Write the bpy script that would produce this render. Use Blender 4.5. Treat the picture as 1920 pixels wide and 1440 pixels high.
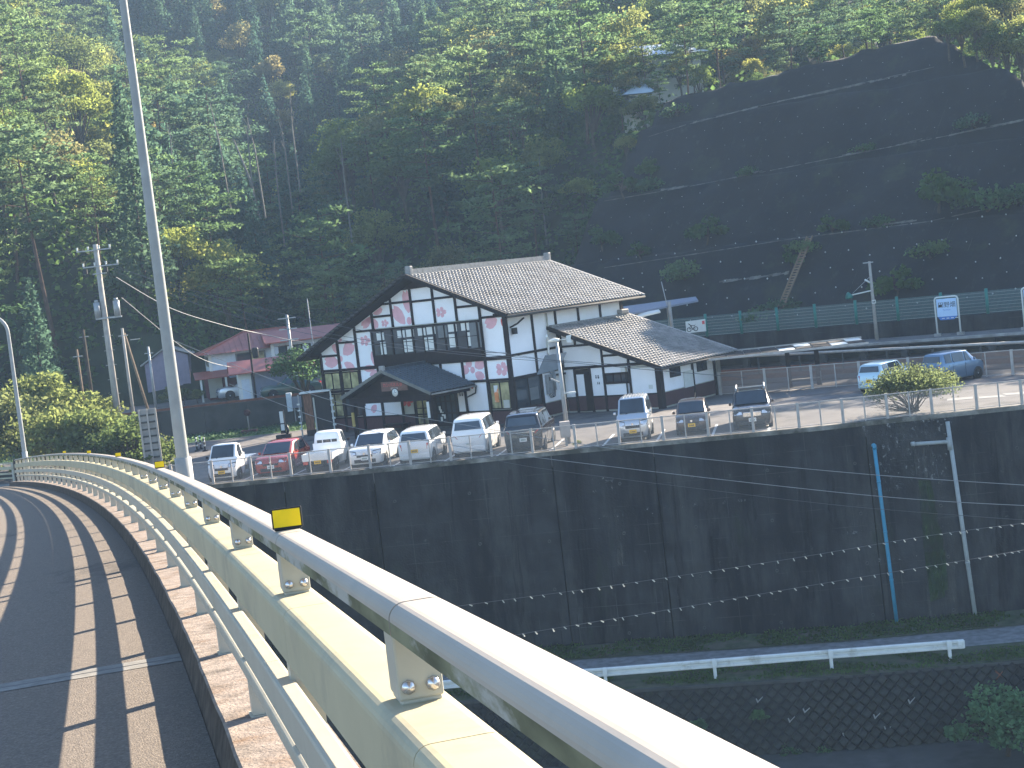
import bpy, math, random
import numpy as np
from mathutils import Vector, Matrix, noise
random.seed(7); rng = np.random.default_rng(7)
sc = bpy.context.scene
for o in list(bpy.data.objects): bpy.data.objects.remove(o)
col = sc.collection
PI = math.pi
# ---------------- camera ----------------
FPX = 2884.0; RHO = math.atan(.115); PIT = math.atan(200*math.cos(RHO)/FPX); ZC = 8.2
CAM = np.array([0, 0, ZC])
Fv = np.array([0, math.cos(PIT), -math.sin(PIT)]); R0 = np.array([1., 0, 0]); U0 = np.array([0, math.sin(PIT), math.cos(PIT)])
Rv = math.cos(RHO)*R0 - math.sin(RHO)*U0; Uv = math.sin(RHO)*R0 + math.cos(RHO)*U0
cam = bpy.data.cameras.new('camera'); camo = bpy.data.objects.new('camera', cam); col.objects.link(camo)
cam.sensor_width = 36; cam.lens = 36*FPX/1920; cam.clip_start = .05; cam.clip_end = 3000
m = Matrix((( Rv[0], Uv[0], -Fv[0], 0), (Rv[1], Uv[1], -Fv[1], 0), (Rv[2], Uv[2], -Fv[2], ZC), (0, 0, 0, 1)))
camo.matrix_world = m; sc.camera = camo
# ---------------- light ----------------
SUN_AZ, SUN_EL = 42, 25.5            # degrees clockwise from +Y, elevation
w = bpy.data.worlds.new('World'); sc.world = w; w.use_nodes = True
nt = w.node_tree; bg = nt.nodes['Background']; sky = nt.nodes.new('ShaderNodeTexSky')
sky.sky_type = 'NISHITA'; sky.sun_disc = False; sky.sun_elevation = math.radians(SUN_EL); sky.sun_rotation = math.radians(SUN_AZ)
sky.air_density = 1.0; sky.dust_density = .6; sky.ozone_density = 3.5
nt.links.new(sky.outputs[0], bg.inputs[0]); bg.inputs[1].default_value = .088
sl = bpy.data.lights.new('sun', 'SUN'); sl.energy = 5; sl.angle = math.radians(.5); sl.color = (1, .87, .70)
so = bpy.data.objects.new('sun', sl); col.objects.link(so)
a, e = math.radians(SUN_AZ), math.radians(SUN_EL)
sd = Vector((math.sin(a)*math.cos(e), math.cos(a)*math.cos(e), math.sin(e)))
so.rotation_euler = sd.to_track_quat('Z', 'Y').to_euler(); so.location = (40, 40, 80)
sc.view_settings.view_transform = 'Standard'; sc.view_settings.look = 'None'; sc.view_settings.gamma = 1
sc.view_settings.use_curve_mapping = False; sc.view_settings.exposure = 2.22
try:
    sc.cycles.volume_step_rate = 4; sc.cycles.volume_max_steps = 64; sc.cycles.max_bounces = 6; sc.cycles.volume_bounces = 0
    sc.cycles.transparent_max_bounces = 12; sc.cycles.use_denoising = True; sc.cycles.caustics_reflective = False
except Exception: pass
# ---------------- layout maths ----------------
def proj(P):
    P = np.asarray(P, float) - CAM; d = P @ Fv
    return np.stack([960 + FPX*(P @ Rv)/d, 720 - FPX*(P @ Uv)/d], -1)
def ray(px, py): return Fv + Rv*(px-960)/FPX - Uv*(py-720)/FPX
def onz(px, py, z=0.): r = ray(px, py); return CAM + r*(z-ZC)/r[2]
def at(px, py, y): r = ray(px, py); return CAM + r*y/r[1]
def onplane(px, py, P0, n):
    r = ray(px, py); return CAM + r*((np.asarray(P0, float)-CAM) @ n)/(r @ n)
def lerp(a, b, t): return a + (b-a)*t
# ---------------- scene helpers ----------------
def tag(o, label=None, cat=None, group=None, kind=None):
    if label: o['label'] = label
    if cat: o['category'] = cat
    if group: o['group'] = group
    if kind: o['kind'] = kind
    return o
def empty(name, loc=(0, 0, 0), rz=0., label=None, cat=None, group=None):
    o = bpy.data.objects.new(name, None); col.objects.link(o); o.empty_display_size = .3
    o.location = [float(v) for v in loc]; o.rotation_euler = (0, 0, rz); return tag(o, label, cat, group)
def link(name, me, parent=None):
    o = bpy.data.objects.new(name, me); col.objects.link(o)
    if parent is not None: o.parent = parent
    return o
kids = {}
def copy_tree(o, parent=None, children=None):
    c = o.copy(); col.objects.link(c)
    if parent is not None: c.parent = parent
    for ch in list(o.children): copy_tree(ch, c)
    return c
class MB:
    def __init__(s): s.v = []; s.f = []; s.mi = []; s.sm = []; s.cur = 0; s.smooth = False
    def add(s, vs, fs):
        n = len(s.v); s.v.extend([tuple(float(c) for c in p) for p in vs])
        for f in fs: s.f.append(tuple(i+n for i in f)); s.mi.append(s.cur); s.sm.append(s.smooth)
        return s
    def box(s, x0, x1, y0, y1, z0, z1):
        return s.add([(x0,y0,z0),(x1,y0,z0),(x1,y1,z0),(x0,y1,z0),(x0,y0,z1),(x1,y0,z1),(x1,y1,z1),(x0,y1,z1)],
            [(0,3,2,1),(4,5,6,7),(0,1,5,4),(1,2,6,5),(2,3,7,6),(3,0,4,7)])
    def cbox(s, c, d): return s.box(c[0]-d[0]/2, c[0]+d[0]/2, c[1]-d[1]/2, c[1]+d[1]/2, c[2]-d[2]/2, c[2]+d[2]/2)
    def poly(s, pts): return s.add(pts, [tuple(range(len(pts)))])
    def prism(s, pts, off):
        n = len(pts); off = Vector(off); q = [tuple(Vector(p)+off) for p in pts]
        return s.add(list(pts)+q, [tuple(range(n))[::-1], tuple(range(n, 2*n))] + [(i, (i+1) % n, (i+1) % n+n, i+n) for i in range(n)])
    def tube(s, pts, r, n=8, cap=True):
        pts = [Vector([float(c) for c in p]) for p in pts]; k = len(pts)
        rs = r if hasattr(r, '__len__') else [r]*k
        vs = []; up = None
        for i, p in enumerate(pts):
            t = (pts[min(i+1, k-1)] - pts[max(i-1, 0)]).normalized()
            if up is None: up = Vector((0, 0, 1)) if abs(t.z) < .9 else Vector((1, 0, 0))
            a_ = t.cross(up).normalized(); b_ = a_.cross(t).normalized(); up = b_
            for j in range(n):
                an = 2*PI*j/n; vs.append(p + a_*(math.cos(an)*rs[i]) + b_*(math.sin(an)*rs[i]))
        fs = [(i*n+j, i*n+(j+1) % n, (i+1)*n+(j+1) % n, (i+1)*n+j) for i in range(k-1) for j in range(n)]
        if cap: fs += [tuple(range(n))[::-1], tuple(range((k-1)*n, k*n))]
        sm = s.smooth; s.smooth = n > 5; s.add(vs, fs); s.smooth = sm; return s
    def beam(s, p, q, w_, h, up=(0, 0, 1)):
        p = Vector([float(c) for c in p]); q = Vector([float(c) for c in q]); t = (q-p).normalized(); up = Vector(up)
        a_ = t.cross(up).normalized()*(w_/2); b_ = a_.cross(t).normalized()*(h/2)
        vs = [p-a_-b_, p+a_-b_, p+a_+b_, p-a_+b_, q-a_-b_, q+a_-b_, q+a_+b_, q-a_+b_]
        return s.add(vs, [(0,3,2,1),(4,5,6,7),(0,1,5,4),(1,2,6,5),(2,3,7,6),(3,0,4,7)])
    def disc(s, c, r, n=16, nx=(1,0,0), ny=(0,0,1)):
        c = Vector(c); nx = Vector(nx); ny = Vector(ny)
        return s.poly([c + nx*(r*math.cos(2*PI*i/n)) + ny*(r*math.sin(2*PI*i/n)) for i in range(n)])
    def mesh(s, name, mats):
        me = bpy.data.meshes.new(name); me.from_pydata(s.v, [], s.f)
        for mt in (mats if isinstance(mats, (list, tuple)) else [mats]): me.materials.append(mt)
        me.polygons.foreach_set('material_index', s.mi); me.polygons.foreach_set('use_smooth', s.sm); me.update(); return me
    def build(s, name, mats, parent=None, bevel=0):
        o = link(name, s.mesh(name, mats), parent)
        if bevel:
            b = o.modifiers.new('bevel', 'BEVEL'); b.width = bevel; b.segments = 2; b.limit_method = 'ANGLE'
        return o
def npmesh(name, V, Fq, mats, smooth=False, mi=None):
    """V (n,3) array, Fq (m,k) int array"""
    me = bpy.data.meshes.new(name); V = np.asarray(V, np.float32); Fq = np.asarray(Fq, np.int32); k = Fq.shape[1]
    me.vertices.add(len(V)); me.vertices.foreach_set('co', V.ravel()); me.loops.add(Fq.size); me.loops.foreach_set('vertex_index', Fq.ravel())
    me.polygons.add(len(Fq)); me.polygons.foreach_set('loop_start', np.arange(0, Fq.size, k, dtype=np.int32))
    try: me.polygons.foreach_set('loop_total', np.full(len(Fq), k, dtype=np.int32))
    except Exception: pass
    for mt in (mats if isinstance(mats, (list, tuple)) else [mats]): me.materials.append(mt)
    if mi is not None: me.polygons.foreach_set('material_index', np.asarray(mi, np.int32))
    if smooth: me.polygons.foreach_set('use_smooth', np.ones(len(Fq), bool))
    me.update(calc_edges=True); me.validate(); return me
# ---------------- materials ----------------
def mat(name, c, rough=.7, metal=0., var=.15, scale=3., bump=0., bscale=40., c2=None, stretch=None, coord='Object', spec=.25, rnd=0., coat=0., streak=None, thr=(.4,.65)):
    mt = bpy.data.materials.new(name); mt.use_nodes = True; n = mt.node_tree.nodes; L = mt.node_tree.links; b = n['Principled BSDF']
    b.inputs['Roughness'].default_value = rough; b.inputs['Metallic'].default_value = metal
    b.inputs['Specular IOR Level'].default_value = spec
    if coat: b.inputs['Coat Weight'].default_value = coat; b.inputs['Coat Roughness'].default_value = .05
    tc = n.new('ShaderNodeTexCoord'); mp = n.new('ShaderNodeMapping'); L.new(tc.outputs[coord], mp.inputs[0])
    if stretch: mp.inputs['Scale'].default_value = stretch
    nz = n.new('ShaderNodeTexNoise'); nz.inputs['Scale'].default_value = scale; nz.inputs['Detail'].default_value = 6; L.new(mp.outputs[0], nz.inputs[0])
    rp = n.new('ShaderNodeValToRGB'); rp.color_ramp.elements[0].position = .32; rp.color_ramp.elements[1].position = .68
    lo = [max(0, x*(1-var)) for x in c]; hi = [min(1, x*(1+var)) for x in c]
    rp.color_ramp.elements[0].color = (*lo, 1); rp.color_ramp.elements[1].color = (*hi, 1); L.new(nz.outputs[0], rp.inputs[0]); out = rp.outputs[0]
    if c2:
        n2 = n.new('ShaderNodeTexNoise'); n2.inputs['Scale'].default_value = scale*.45; n2.inputs['Detail'].default_value = 8; n2.inputs['Roughness'].default_value = .65
        if streak:
            m2 = n.new('ShaderNodeMapping'); m2.inputs['Scale'].default_value = streak; L.new(tc.outputs[coord], m2.inputs[0]); L.new(m2.outputs[0], n2.inputs[0])
        else: L.new(mp.outputs[0], n2.inputs[0])
        r2 = n.new('ShaderNodeValToRGB'); r2.color_ramp.elements[0].position = thr[0]; r2.color_ramp.elements[1].position = thr[1]; L.new(n2.outputs[0], r2.inputs[0])
        mx = n.new('ShaderNodeMix'); mx.data_type = 'RGBA'; L.new(r2.outputs[0], mx.inputs[0]); L.new(out, mx.inputs[6]); mx.inputs[7].default_value = (*c2, 1); out = mx.outputs[2]
    if rnd:
        oi = n.new('ShaderNodeObjectInfo'); mr = n.new('ShaderNodeMapRange'); mr.inputs[3].default_value = 1-rnd; mr.inputs[4].default_value = 1+rnd; L.new(oi.outputs['Random'], mr.inputs[0])
        mm = n.new('ShaderNodeMix'); mm.data_type = 'RGBA'; mm.blend_type = 'MULTIPLY'; mm.inputs[0].default_value = 1; L.new(out, mm.inputs[6]); L.new(mr.outputs[0], mm.inputs[7]); out = mm.outputs[2]
    L.new(out, b.inputs['Base Color'])
    if bump:
        bz = n.new('ShaderNodeTexNoise'); bz.inputs['Scale'].default_value = bscale; bz.inputs['Detail'].default_value = 5; L.new(mp.outputs[0], bz.inputs[0])
        bp = n.new('ShaderNodeBump'); bp.inputs['Strength'].default_value = bump; bp.inputs['Distance'].default_value = .02; L.new(bz.outputs[0], bp.inputs['Height']); L.new(bp.outputs[0], b.inputs['Normal'])
    return mt
def leafmat(name, cols, trans=.5):
    mt = bpy.data.materials.new(name); mt.use_nodes = True; n = mt.node_tree.nodes; L = mt.node_tree.links; n.remove(n['Principled BSDF'])
    oi = n.new('ShaderNodeObjectInfo'); rp = n.new('ShaderNodeValToRGB'); el = rp.color_ramp.elements
    el[0].position = 0; el[0].color = (*cols[0], 1); el[1].position = 1; el[1].color = (*cols[-1], 1)
    for i, c in enumerate(cols[1:-1]): e_ = el.new((i+1)/(len(cols)-1)); e_.color = (*c, 1)
    L.new(oi.outputs['Random'], rp.inputs[0])
    tc = n.new('ShaderNodeTexCoord'); nz = n.new('ShaderNodeTexNoise'); nz.inputs['Scale'].default_value = .8; nz.inputs['Detail'].default_value = 5; L.new(tc.outputs['Object'], nz.inputs[0])
    mr = n.new('ShaderNodeMapRange'); mr.inputs[1].default_value = .3; mr.inputs[2].default_value = .7; mr.inputs[3].default_value = .7; mr.inputs[4].default_value = 1.6; L.new(nz.outputs[0], mr.inputs[0])
    mm = n.new('ShaderNodeMix'); mm.data_type = 'RGBA'; mm.blend_type = 'MULTIPLY'; mm.inputs[0].default_value = 1; L.new(rp.outputs[0], mm.inputs[6]); L.new(mr.outputs[0], mm.inputs[7])
    d = n.new('ShaderNodeBsdfDiffuse'); t = n.new('ShaderNodeBsdfTranslucent'); g = n.new('ShaderNodeBsdfGlossy'); g.inputs['Roughness'].default_value = .45
    mx = n.new('ShaderNodeMixShader'); mx.inputs[0].default_value = trans; L.new(mm.outputs[2], d.inputs[0])
    hs = n.new('ShaderNodeHueSaturation'); hs.inputs['Saturation'].default_value = 1.05; hs.inputs['Value'].default_value = 2.6; L.new(mm.outputs[2], hs.inputs['Color']); L.new(hs.outputs[0], t.inputs[0])
    L.new(d.outputs[0], mx.inputs[1]); L.new(t.outputs[0], mx.inputs[2])
    m2 = n.new('ShaderNodeMixShader'); m2.inputs[0].default_value = .0; g.inputs[0].default_value = (.8, .8, .8, 1); L.new(mx.outputs[0], m2.inputs[1]); L.new(g.outputs[0], m2.inputs[2])
    L.new(m2.outputs[0], n['Material Output'].inputs[0]); return mt
def meshmat(name, c, dens=.3, scale=60):
    """woven wire: the wires themselves, open between them"""
    mt = bpy.data.materials.new(name); mt.use_nodes = True; n = mt.node_tree.nodes; L = mt.node_tree.links; b = n['Principled BSDF']
    b.inputs['Base Color'].default_value = (*c, 1); b.inputs['Roughness'].default_value = .5
    tc = n.new('ShaderNodeTexCoord'); outs = []
    for dr in ('X', 'Z'):
        wv = n.new('ShaderNodeTexWave'); wv.bands_direction = dr; wv.inputs['Scale'].default_value = scale/6.28; L.new(tc.outputs['Object'], wv.inputs[0])
        gt = n.new('ShaderNodeMath'); gt.operation = 'GREATER_THAN'; gt.inputs[1].default_value = 1-dens*.55; L.new(wv.outputs['Fac'], gt.inputs[0]); outs.append(gt)
    mx = n.new('ShaderNodeMath'); mx.operation = 'MAXIMUM'; L.new(outs[0].outputs[0], mx.inputs[0]); L.new(outs[1].outputs[0], mx.inputs[1])
    L.new(mx.outputs[0], b.inputs['Alpha']); return mt
def glassmat(name, c=(.03, .04, .05), rough=.05): return mat(name, c, rough=rough, var=.2, scale=1.5, spec=.8)
M = {}
M['asphalt'] = mat('asphalt', (.13, .12, .115), .9, var=.2, scale=1.2, bump=.25, bscale=30, c2=(.17, .155, .14), thr=(.45, .7))
M['deck'] = mat('deck_asphalt', (.205, .17, .135), .92, var=.35, scale=60, bump=.8, bscale=90, c2=(.12, .10, .083), thr=(.35, .75))
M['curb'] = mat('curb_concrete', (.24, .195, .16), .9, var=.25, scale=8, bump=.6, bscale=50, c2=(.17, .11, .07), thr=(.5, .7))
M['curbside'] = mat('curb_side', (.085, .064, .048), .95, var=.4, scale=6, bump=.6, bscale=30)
M['rail'] = mat('cream_rail_paint', (.44, .395, .265), .5, var=.05, scale=3, bump=.08, bscale=8, c2=(.36, .34, .22), thr=(.56, .76))
M['railtop'] = mat('top_rail_paint', (.39, .34, .28), .5, var=.05, scale=3, bump=.06, bscale=8, c2=(.31, .29, .25), thr=(.55, .75))
M['railpost'] = mat('rail_post_paint', (.42, .395, .32), .42, var=.06, scale=4, c2=(.36, .33, .24), thr=(.58, .75))
M['dirt'] = mat('rail_grime', (.17, .165, .10), .9, var=.4, scale=7, stretch=(1, .45, 1.6), c2=(.38, .36, .31), thr=(.50, .58))
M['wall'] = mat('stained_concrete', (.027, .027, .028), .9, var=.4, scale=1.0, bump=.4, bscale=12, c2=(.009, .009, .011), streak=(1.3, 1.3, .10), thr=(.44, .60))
M['block'] = mat('dark_block', (.030, .030, .030), .92, var=.5, scale=5, bump=.6, bscale=20, rnd=.22)
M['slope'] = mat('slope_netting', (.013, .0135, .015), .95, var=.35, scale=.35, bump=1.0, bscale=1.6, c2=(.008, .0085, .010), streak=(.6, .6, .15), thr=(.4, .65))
M['dust'] = mat('pale_dust', (.11, .105, .09), .95, var=.4, scale=2)
M['conc'] = mat('concrete', (.30, .29, .27), .85, var=.2, scale=2, bump=.2, c2=(.2, .19, .17), thr=(.5, .7))
M['conc_d'] = mat('dark_concrete', (.06, .06, .058), .9, var=.3, scale=1.5, bump=.3, c2=(.06, .06, .055), streak=(1, 1, .2))
M['steel'] = mat('galvanised', (.30, .31, .31), .45, metal=.3, var=.1, scale=5)
M['lamp'] = mat('lamp_pole_paint', (.30, .305, .29), .55, metal=0, var=.08, scale=6)
M['fence'] = mat('fence_paint', (.42, .38, .34), .6, var=.15, scale=3)
M['fmesh'] = meshmat('fence_mesh', (.42, .37, .32), .09)
M['bmesh'] = meshmat('brown_mesh', (.22, .16, .13), .6)
M['gmesh'] = meshmat('green_mesh', (.10, .18, .17), .25, scale=30)
M['green'] = mat('green_paint', (.025, .17, .14), .5, var=.15)
M['white'] = mat('white_plaster', (.90, .90, .90), .8, var=.02, scale=1.5, c2=(.82, .81, .79), thr=(.55, .8))
M['beam'] = mat('dark_timber', (.014, .008, .008), .8, var=.3, scale=4)
M['dado'] = mat('brown_planks', (.075, .034, .036), .75, var=.2, scale=6, stretch=(8, 8, 1))
M['soffit'] = mat('soffit', (.014, .011, .011), .8, var=.3)
M['tile'] = mat('roof_tile', (.21, .195, .18), .5, var=.25, scale=2, c2=(.13, .12, .11), spec=.5, thr=(.45, .6))
M['tile_b'] = mat('porch_tile', (.035, .05, .065), .45, var=.3, scale=4, spec=.7)
M['ridge'] = mat('ridge_tile', (.26, .25, .235), .5, var=.2, scale=5)
M['pink'] = mat('pink_print', (.78, .44, .47), .8, var=.08)
M['red'] = mat('red_print', (.62, .10, .09), .8, var=.1)
M['glass'] = glassmat('dark_glass')
M['glassy'] = mat('tree_reflection_glass', (.36, .33, .17), .15, var=.5, scale=1.6, c2=(.09, .085, .05), spec=.6, thr=(.5, .66))  # golden reflection of sunlit trees is painted into the pane colour
M['shoji'] = mat('white_blind', (.66, .67, .62), .7, var=.05)
M['screen'] = mat('grey_insect_screen', (.16, .17, .17), .8, var=.1)
M['black'] = mat('black_plastic', (.02, .02, .022), .5, var=.2)
M['tyre'] = mat('tyre', (.025, .025, .025), .85, var=.2)
M['alloy'] = mat('alloy_wheel', (.45, .46, .47), .3, metal=.8, var=.1)
M['chrome'] = mat('chrome', (.75, .76, .78), .15, metal=1, var=.05)
M['lens'] = mat('clear_lens', (.72, .75, .78), .12, metal=.4, var=.1, spec=.9)
M['redlens'] = mat('red_lens', (.5, .02, .02), .15, var=.2, spec=.9)
M['amber'] = mat('amber_lens', (.7, .25, .02), .2, var=.1)
M['plate_w'] = mat('white_plate', (.75, .76, .74), .5, var=.03)
M['plate_y'] = mat('yellow_plate', (.85, .50, .02), .5, var=.05)
M['yellow'] = mat('yellow_reflector', (.90, .58, .0), .4, var=.06, scale=20)
M['line'] = mat('white_road_paint', (.70, .69, .66), .8, var=.15, scale=4, c2=(.35, .34, .32), thr=(.6, .75))
M['grass'] = mat('verge_soil', (.055, .07, .035), .95, var=.4, scale=2, bump=.8, bscale=12, c2=(.10, .09, .065), thr=(.45, .65))
M['lawn'] = mat('lawn', (.07, .14, .03), .95, var=.3, scale=2, bump=.8, bscale=12)
M['gravel'] = mat('gravel_road', (.19, .19, .19), .95, var=.25, scale=3, bump=.4)
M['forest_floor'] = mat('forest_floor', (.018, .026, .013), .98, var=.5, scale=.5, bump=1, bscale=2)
M['blue'] = mat('blue_pipe', (.045, .24, .36), .4, var=.08, c2=(.10, .28, .38), thr=(.55, .7))
M['grey_pipe'] = mat('grey_pipe', (.34, .36, .35), .5, var=.08, c2=(.26, .27, .26), thr=(.5, .7))
M['guard'] = mat('guardrail_white', (.66, .66, .62), .5, var=.05, c2=(.40, .37, .31), thr=(.54, .72))
M['pole'] = mat('concrete_pole', (.34, .31, .27), .85, var=.12, scale=4)
M['wood'] = mat('weathered_wood', (.20, .14, .09), .85, var=.3, scale=5, stretch=(6, 6, 1))
M['wire'] = mat('wire', (.10, .10, .105), .6, var=.1)
M['wire_l'] = mat('pale_wire', (.26, .26, .255), .5, var=.1)
M['redroof'] = mat('red_metal_roof', (.26, .07, .05), .5, var=.12, scale=2, spec=.5)
M['bluewall'] = mat('blue_grey_siding', (.60, .66, .70), .75, var=.06, c2=(.42, .47, .50), thr=(.5, .8))
M['mauve'] = mat('mauve_siding', (.24, .21, .26), .8, var=.08)
M['greysiding'] = mat('grey_corrugated', (.20, .22, .27), .7, var=.08)
M['cream'] = mat('cream_wall', (.50, .49, .42), .8, var=.05)
M['maroon'] = mat('maroon_wall', (.12, .03, .035), .8, var=.1)
M['bark'] = mat('bark', (.07, .055, .04), .95, var=.35, scale=3, bump=.5, rnd=.25)
M['redbark'] = mat('pine_bark', (.085, .05, .035), .95, var=.35, scale=3, bump=.5, rnd=.25)
M['palebark'] = mat('pale_bark', (.15, .14, .12), .9, var=.3, scale=3)
M['signblue'] = mat('sign_blue', (.05, .18, .50), .5, var=.05)
M['signpale'] = mat('sign_pale_blue', (.45, .62, .82), .5, var=.03)
M['ink'] = mat('ink', (.02, .02, .025), .6, var=.05)
M['bolt'] = mat('bolt_steel', (.62, .58, .55), .25, metal=.8, var=.1)
M['rust'] = mat('rust', (.16, .06, .035), .9, var=.3)
L_PINE = leafmat('pine_needles', [(.040, .070, .032), (.062, .098, .042), (.082, .112, .048), (.042, .072, .046), (.070, .10, .040)])
L_CEDAR = leafmat('cedar_needles', [(.026, .052, .036), (.046, .078, .046), (.028, .056, .042), (.060, .090, .050)])
L_BROAD = leafmat('broad_leaves', [(.048, .072, .026), (.080, .108, .030), (.13, .145, .040), (.095, .10, .045), (.12, .11, .050), (.060, .088, .030), (.155, .155, .045), (.07, .08, .04)])
L_AUT = leafmat('autumn_leaves', [(.15, .10, .045), (.15, .13, .045), (.11, .10, .05), (.18, .145, .05)])
L_BUSH = leafmat('bush_leaves', [(.055, .075, .028), (.085, .10, .035), (.11, .12, .045), (.07, .08, .035)])
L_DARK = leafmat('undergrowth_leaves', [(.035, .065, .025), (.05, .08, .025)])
def layer(mt, c, scale, thr, stretch=(1, 1, 1), detail=8):
    """one more weathering layer over the base colour"""
    n = mt.node_tree.nodes; L = mt.node_tree.links; b = n['Principled BSDF']; src = b.inputs['Base Color'].links[0].from_socket
    tc = n.new('ShaderNodeTexCoord'); mp = n.new('ShaderNodeMapping'); mp.inputs['Scale'].default_value = stretch; mp.inputs['Location'].default_value = (3.3, 7.1, 1.7); L.new(tc.outputs['Object'], mp.inputs[0])
    nz = n.new('ShaderNodeTexNoise'); nz.inputs['Scale'].default_value = scale; nz.inputs['Detail'].default_value = detail; nz.inputs['Roughness'].default_value = .7; L.new(mp.outputs[0], nz.inputs[0])
    r = n.new('ShaderNodeValToRGB'); r.color_ramp.elements[0].position = thr[0]; r.color_ramp.elements[1].position = thr[1]; L.new(nz.outputs[0], r.inputs[0])
    mx = n.new('ShaderNodeMix'); mx.data_type = 'RGBA'; L.new(r.outputs[0], mx.inputs[0]); L.new(src, mx.inputs[6]); mx.inputs[7].default_value = (*c, 1); L.new(mx.outputs[2], b.inputs['Base Color'])
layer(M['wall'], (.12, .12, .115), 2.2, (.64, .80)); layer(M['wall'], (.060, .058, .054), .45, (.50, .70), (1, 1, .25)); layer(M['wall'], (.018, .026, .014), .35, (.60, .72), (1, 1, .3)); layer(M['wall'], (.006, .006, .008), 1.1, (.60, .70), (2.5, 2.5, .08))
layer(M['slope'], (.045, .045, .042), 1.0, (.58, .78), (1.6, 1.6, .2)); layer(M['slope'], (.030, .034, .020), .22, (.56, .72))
layer(M['block'], (.045, .050, .032), .8, (.52, .7)); layer(M['asphalt'], (.07, .065, .062), .35, (.55, .62)); layer(M['deck'], (.075, .068, .060), .7, (.58, .74), (1, .4, 1))
layer(M['rail'], (.27, .25, .19), 1.3, (.50, .72)); layer(M['rail'], (.20, .18, .12), 5, (.62, .80), (1, 1, .5)); layer(M['railpost'], (.20, .17, .11), 6, (.62, .8), (1, 1, .3)); layer(M['railtop'], (.24, .23, .19), 3.5, (.62, .8)); layer(M['curb'], (.09, .075, .06), 2, (.54, .7)); layer(M['curb'], (.30, .20, .10), 3, (.66, .76))
def formwork(mt, c, w_, h_, fac=.6):
    n = mt.node_tree.nodes; L = mt.node_tree.links; b = n['Principled BSDF']; src = b.inputs['Base Color'].links[0].from_socket
    tc = n.new('ShaderNodeTexCoord'); sx = n.new('ShaderNodeSeparateXYZ'); cx = n.new('ShaderNodeCombineXYZ'); L.new(tc.outputs['Object'], sx.inputs[0]); L.new(sx.outputs[0], cx.inputs[0]); L.new(sx.outputs[2], cx.inputs[1])
    br = n.new('ShaderNodeTexBrick'); br.offset = 0; br.inputs['Scale'].default_value = 1; br.inputs['Brick Width'].default_value = w_; br.inputs['Row Height'].default_value = h_; br.inputs['Mortar Size'].default_value = .012; br.inputs['Mortar Smooth'].default_value = .3; L.new(cx.outputs[0], br.inputs[0])
    nz = n.new('ShaderNodeTexNoise'); nz.inputs['Scale'].default_value = .8; L.new(tc.outputs['Object'], nz.inputs[0]); mr = n.new('ShaderNodeMapRange'); mr.inputs[1].default_value = .45; mr.inputs[2].default_value = .65; mr.inputs[4].default_value = fac; L.new(nz.outputs[0], mr.inputs[0])
    mu = n.new('ShaderNodeMath'); mu.operation = 'MULTIPLY'; L.new(br.outputs['Fac'], mu.inputs[0]); L.new(mr.outputs[0], mu.inputs[1])
    mx = n.new('ShaderNodeMix'); mx.data_type = 'RGBA'; L.new(mu.outputs[0], mx.inputs[0]); L.new(src, mx.inputs[6]); mx.inputs[7].default_value = (*c, 1); L.new(mx.outputs[2], b.inputs['Base Color'])
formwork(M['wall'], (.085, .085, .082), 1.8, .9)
def stainmat(name, c, scale=1.2, thr=(.42, .62), stretch=(1, 1, .25)):
    mt = mat(name, c, .95, var=.4, scale=3); n = mt.node_tree.nodes; L = mt.node_tree.links; tc = n.new('ShaderNodeTexCoord'); mp = n.new('ShaderNodeMapping'); mp.inputs['Scale'].default_value = stretch; L.new(tc.outputs['Object'], mp.inputs[0])
    nz = n.new('ShaderNodeTexNoise'); nz.inputs['Scale'].default_value = scale; nz.inputs['Detail'].default_value = 9; nz.inputs['Roughness'].default_value = .75; L.new(mp.outputs[0], nz.inputs[0]); r = n.new('ShaderNodeValToRGB'); r.color_ramp.elements[0].position = thr[0]; r.color_ramp.elements[1].position = thr[1]; L.new(nz.outputs[0], r.inputs[0]); L.new(r.outputs[0], n['Principled BSDF'].inputs['Alpha']); return mt
CARP = {}
def paint(name, c, metal=0., rough=.25):
    if name not in CARP: CARP[name] = mat(name, c, rough=rough, metal=metal, var=.03, scale=2, coat=.8)
    return CARP[name]
def text_obj(name, s, size, matl, parent, mtx, extrude=.002):
    cu = bpy.data.curves.new(name, 'FONT'); cu.body = s; cu.size = size; cu.extrude = extrude; cu.align_x = 'CENTER'; cu.align_y = 'CENTER'; cu.resolution_u = 2
    to = bpy.data.objects.new('tmp', cu); col.objects.link(to); dg = bpy.context.evaluated_depsgraph_get(); dg.update()
    me = bpy.data.meshes.new_from_object(to.evaluated_get(dg)); bpy.data.objects.remove(to); me.materials.clear(); me.materials.append(matl)
    o = link(name, me, parent); o.matrix_local = mtx; return o
HAZE = .00042
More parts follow.
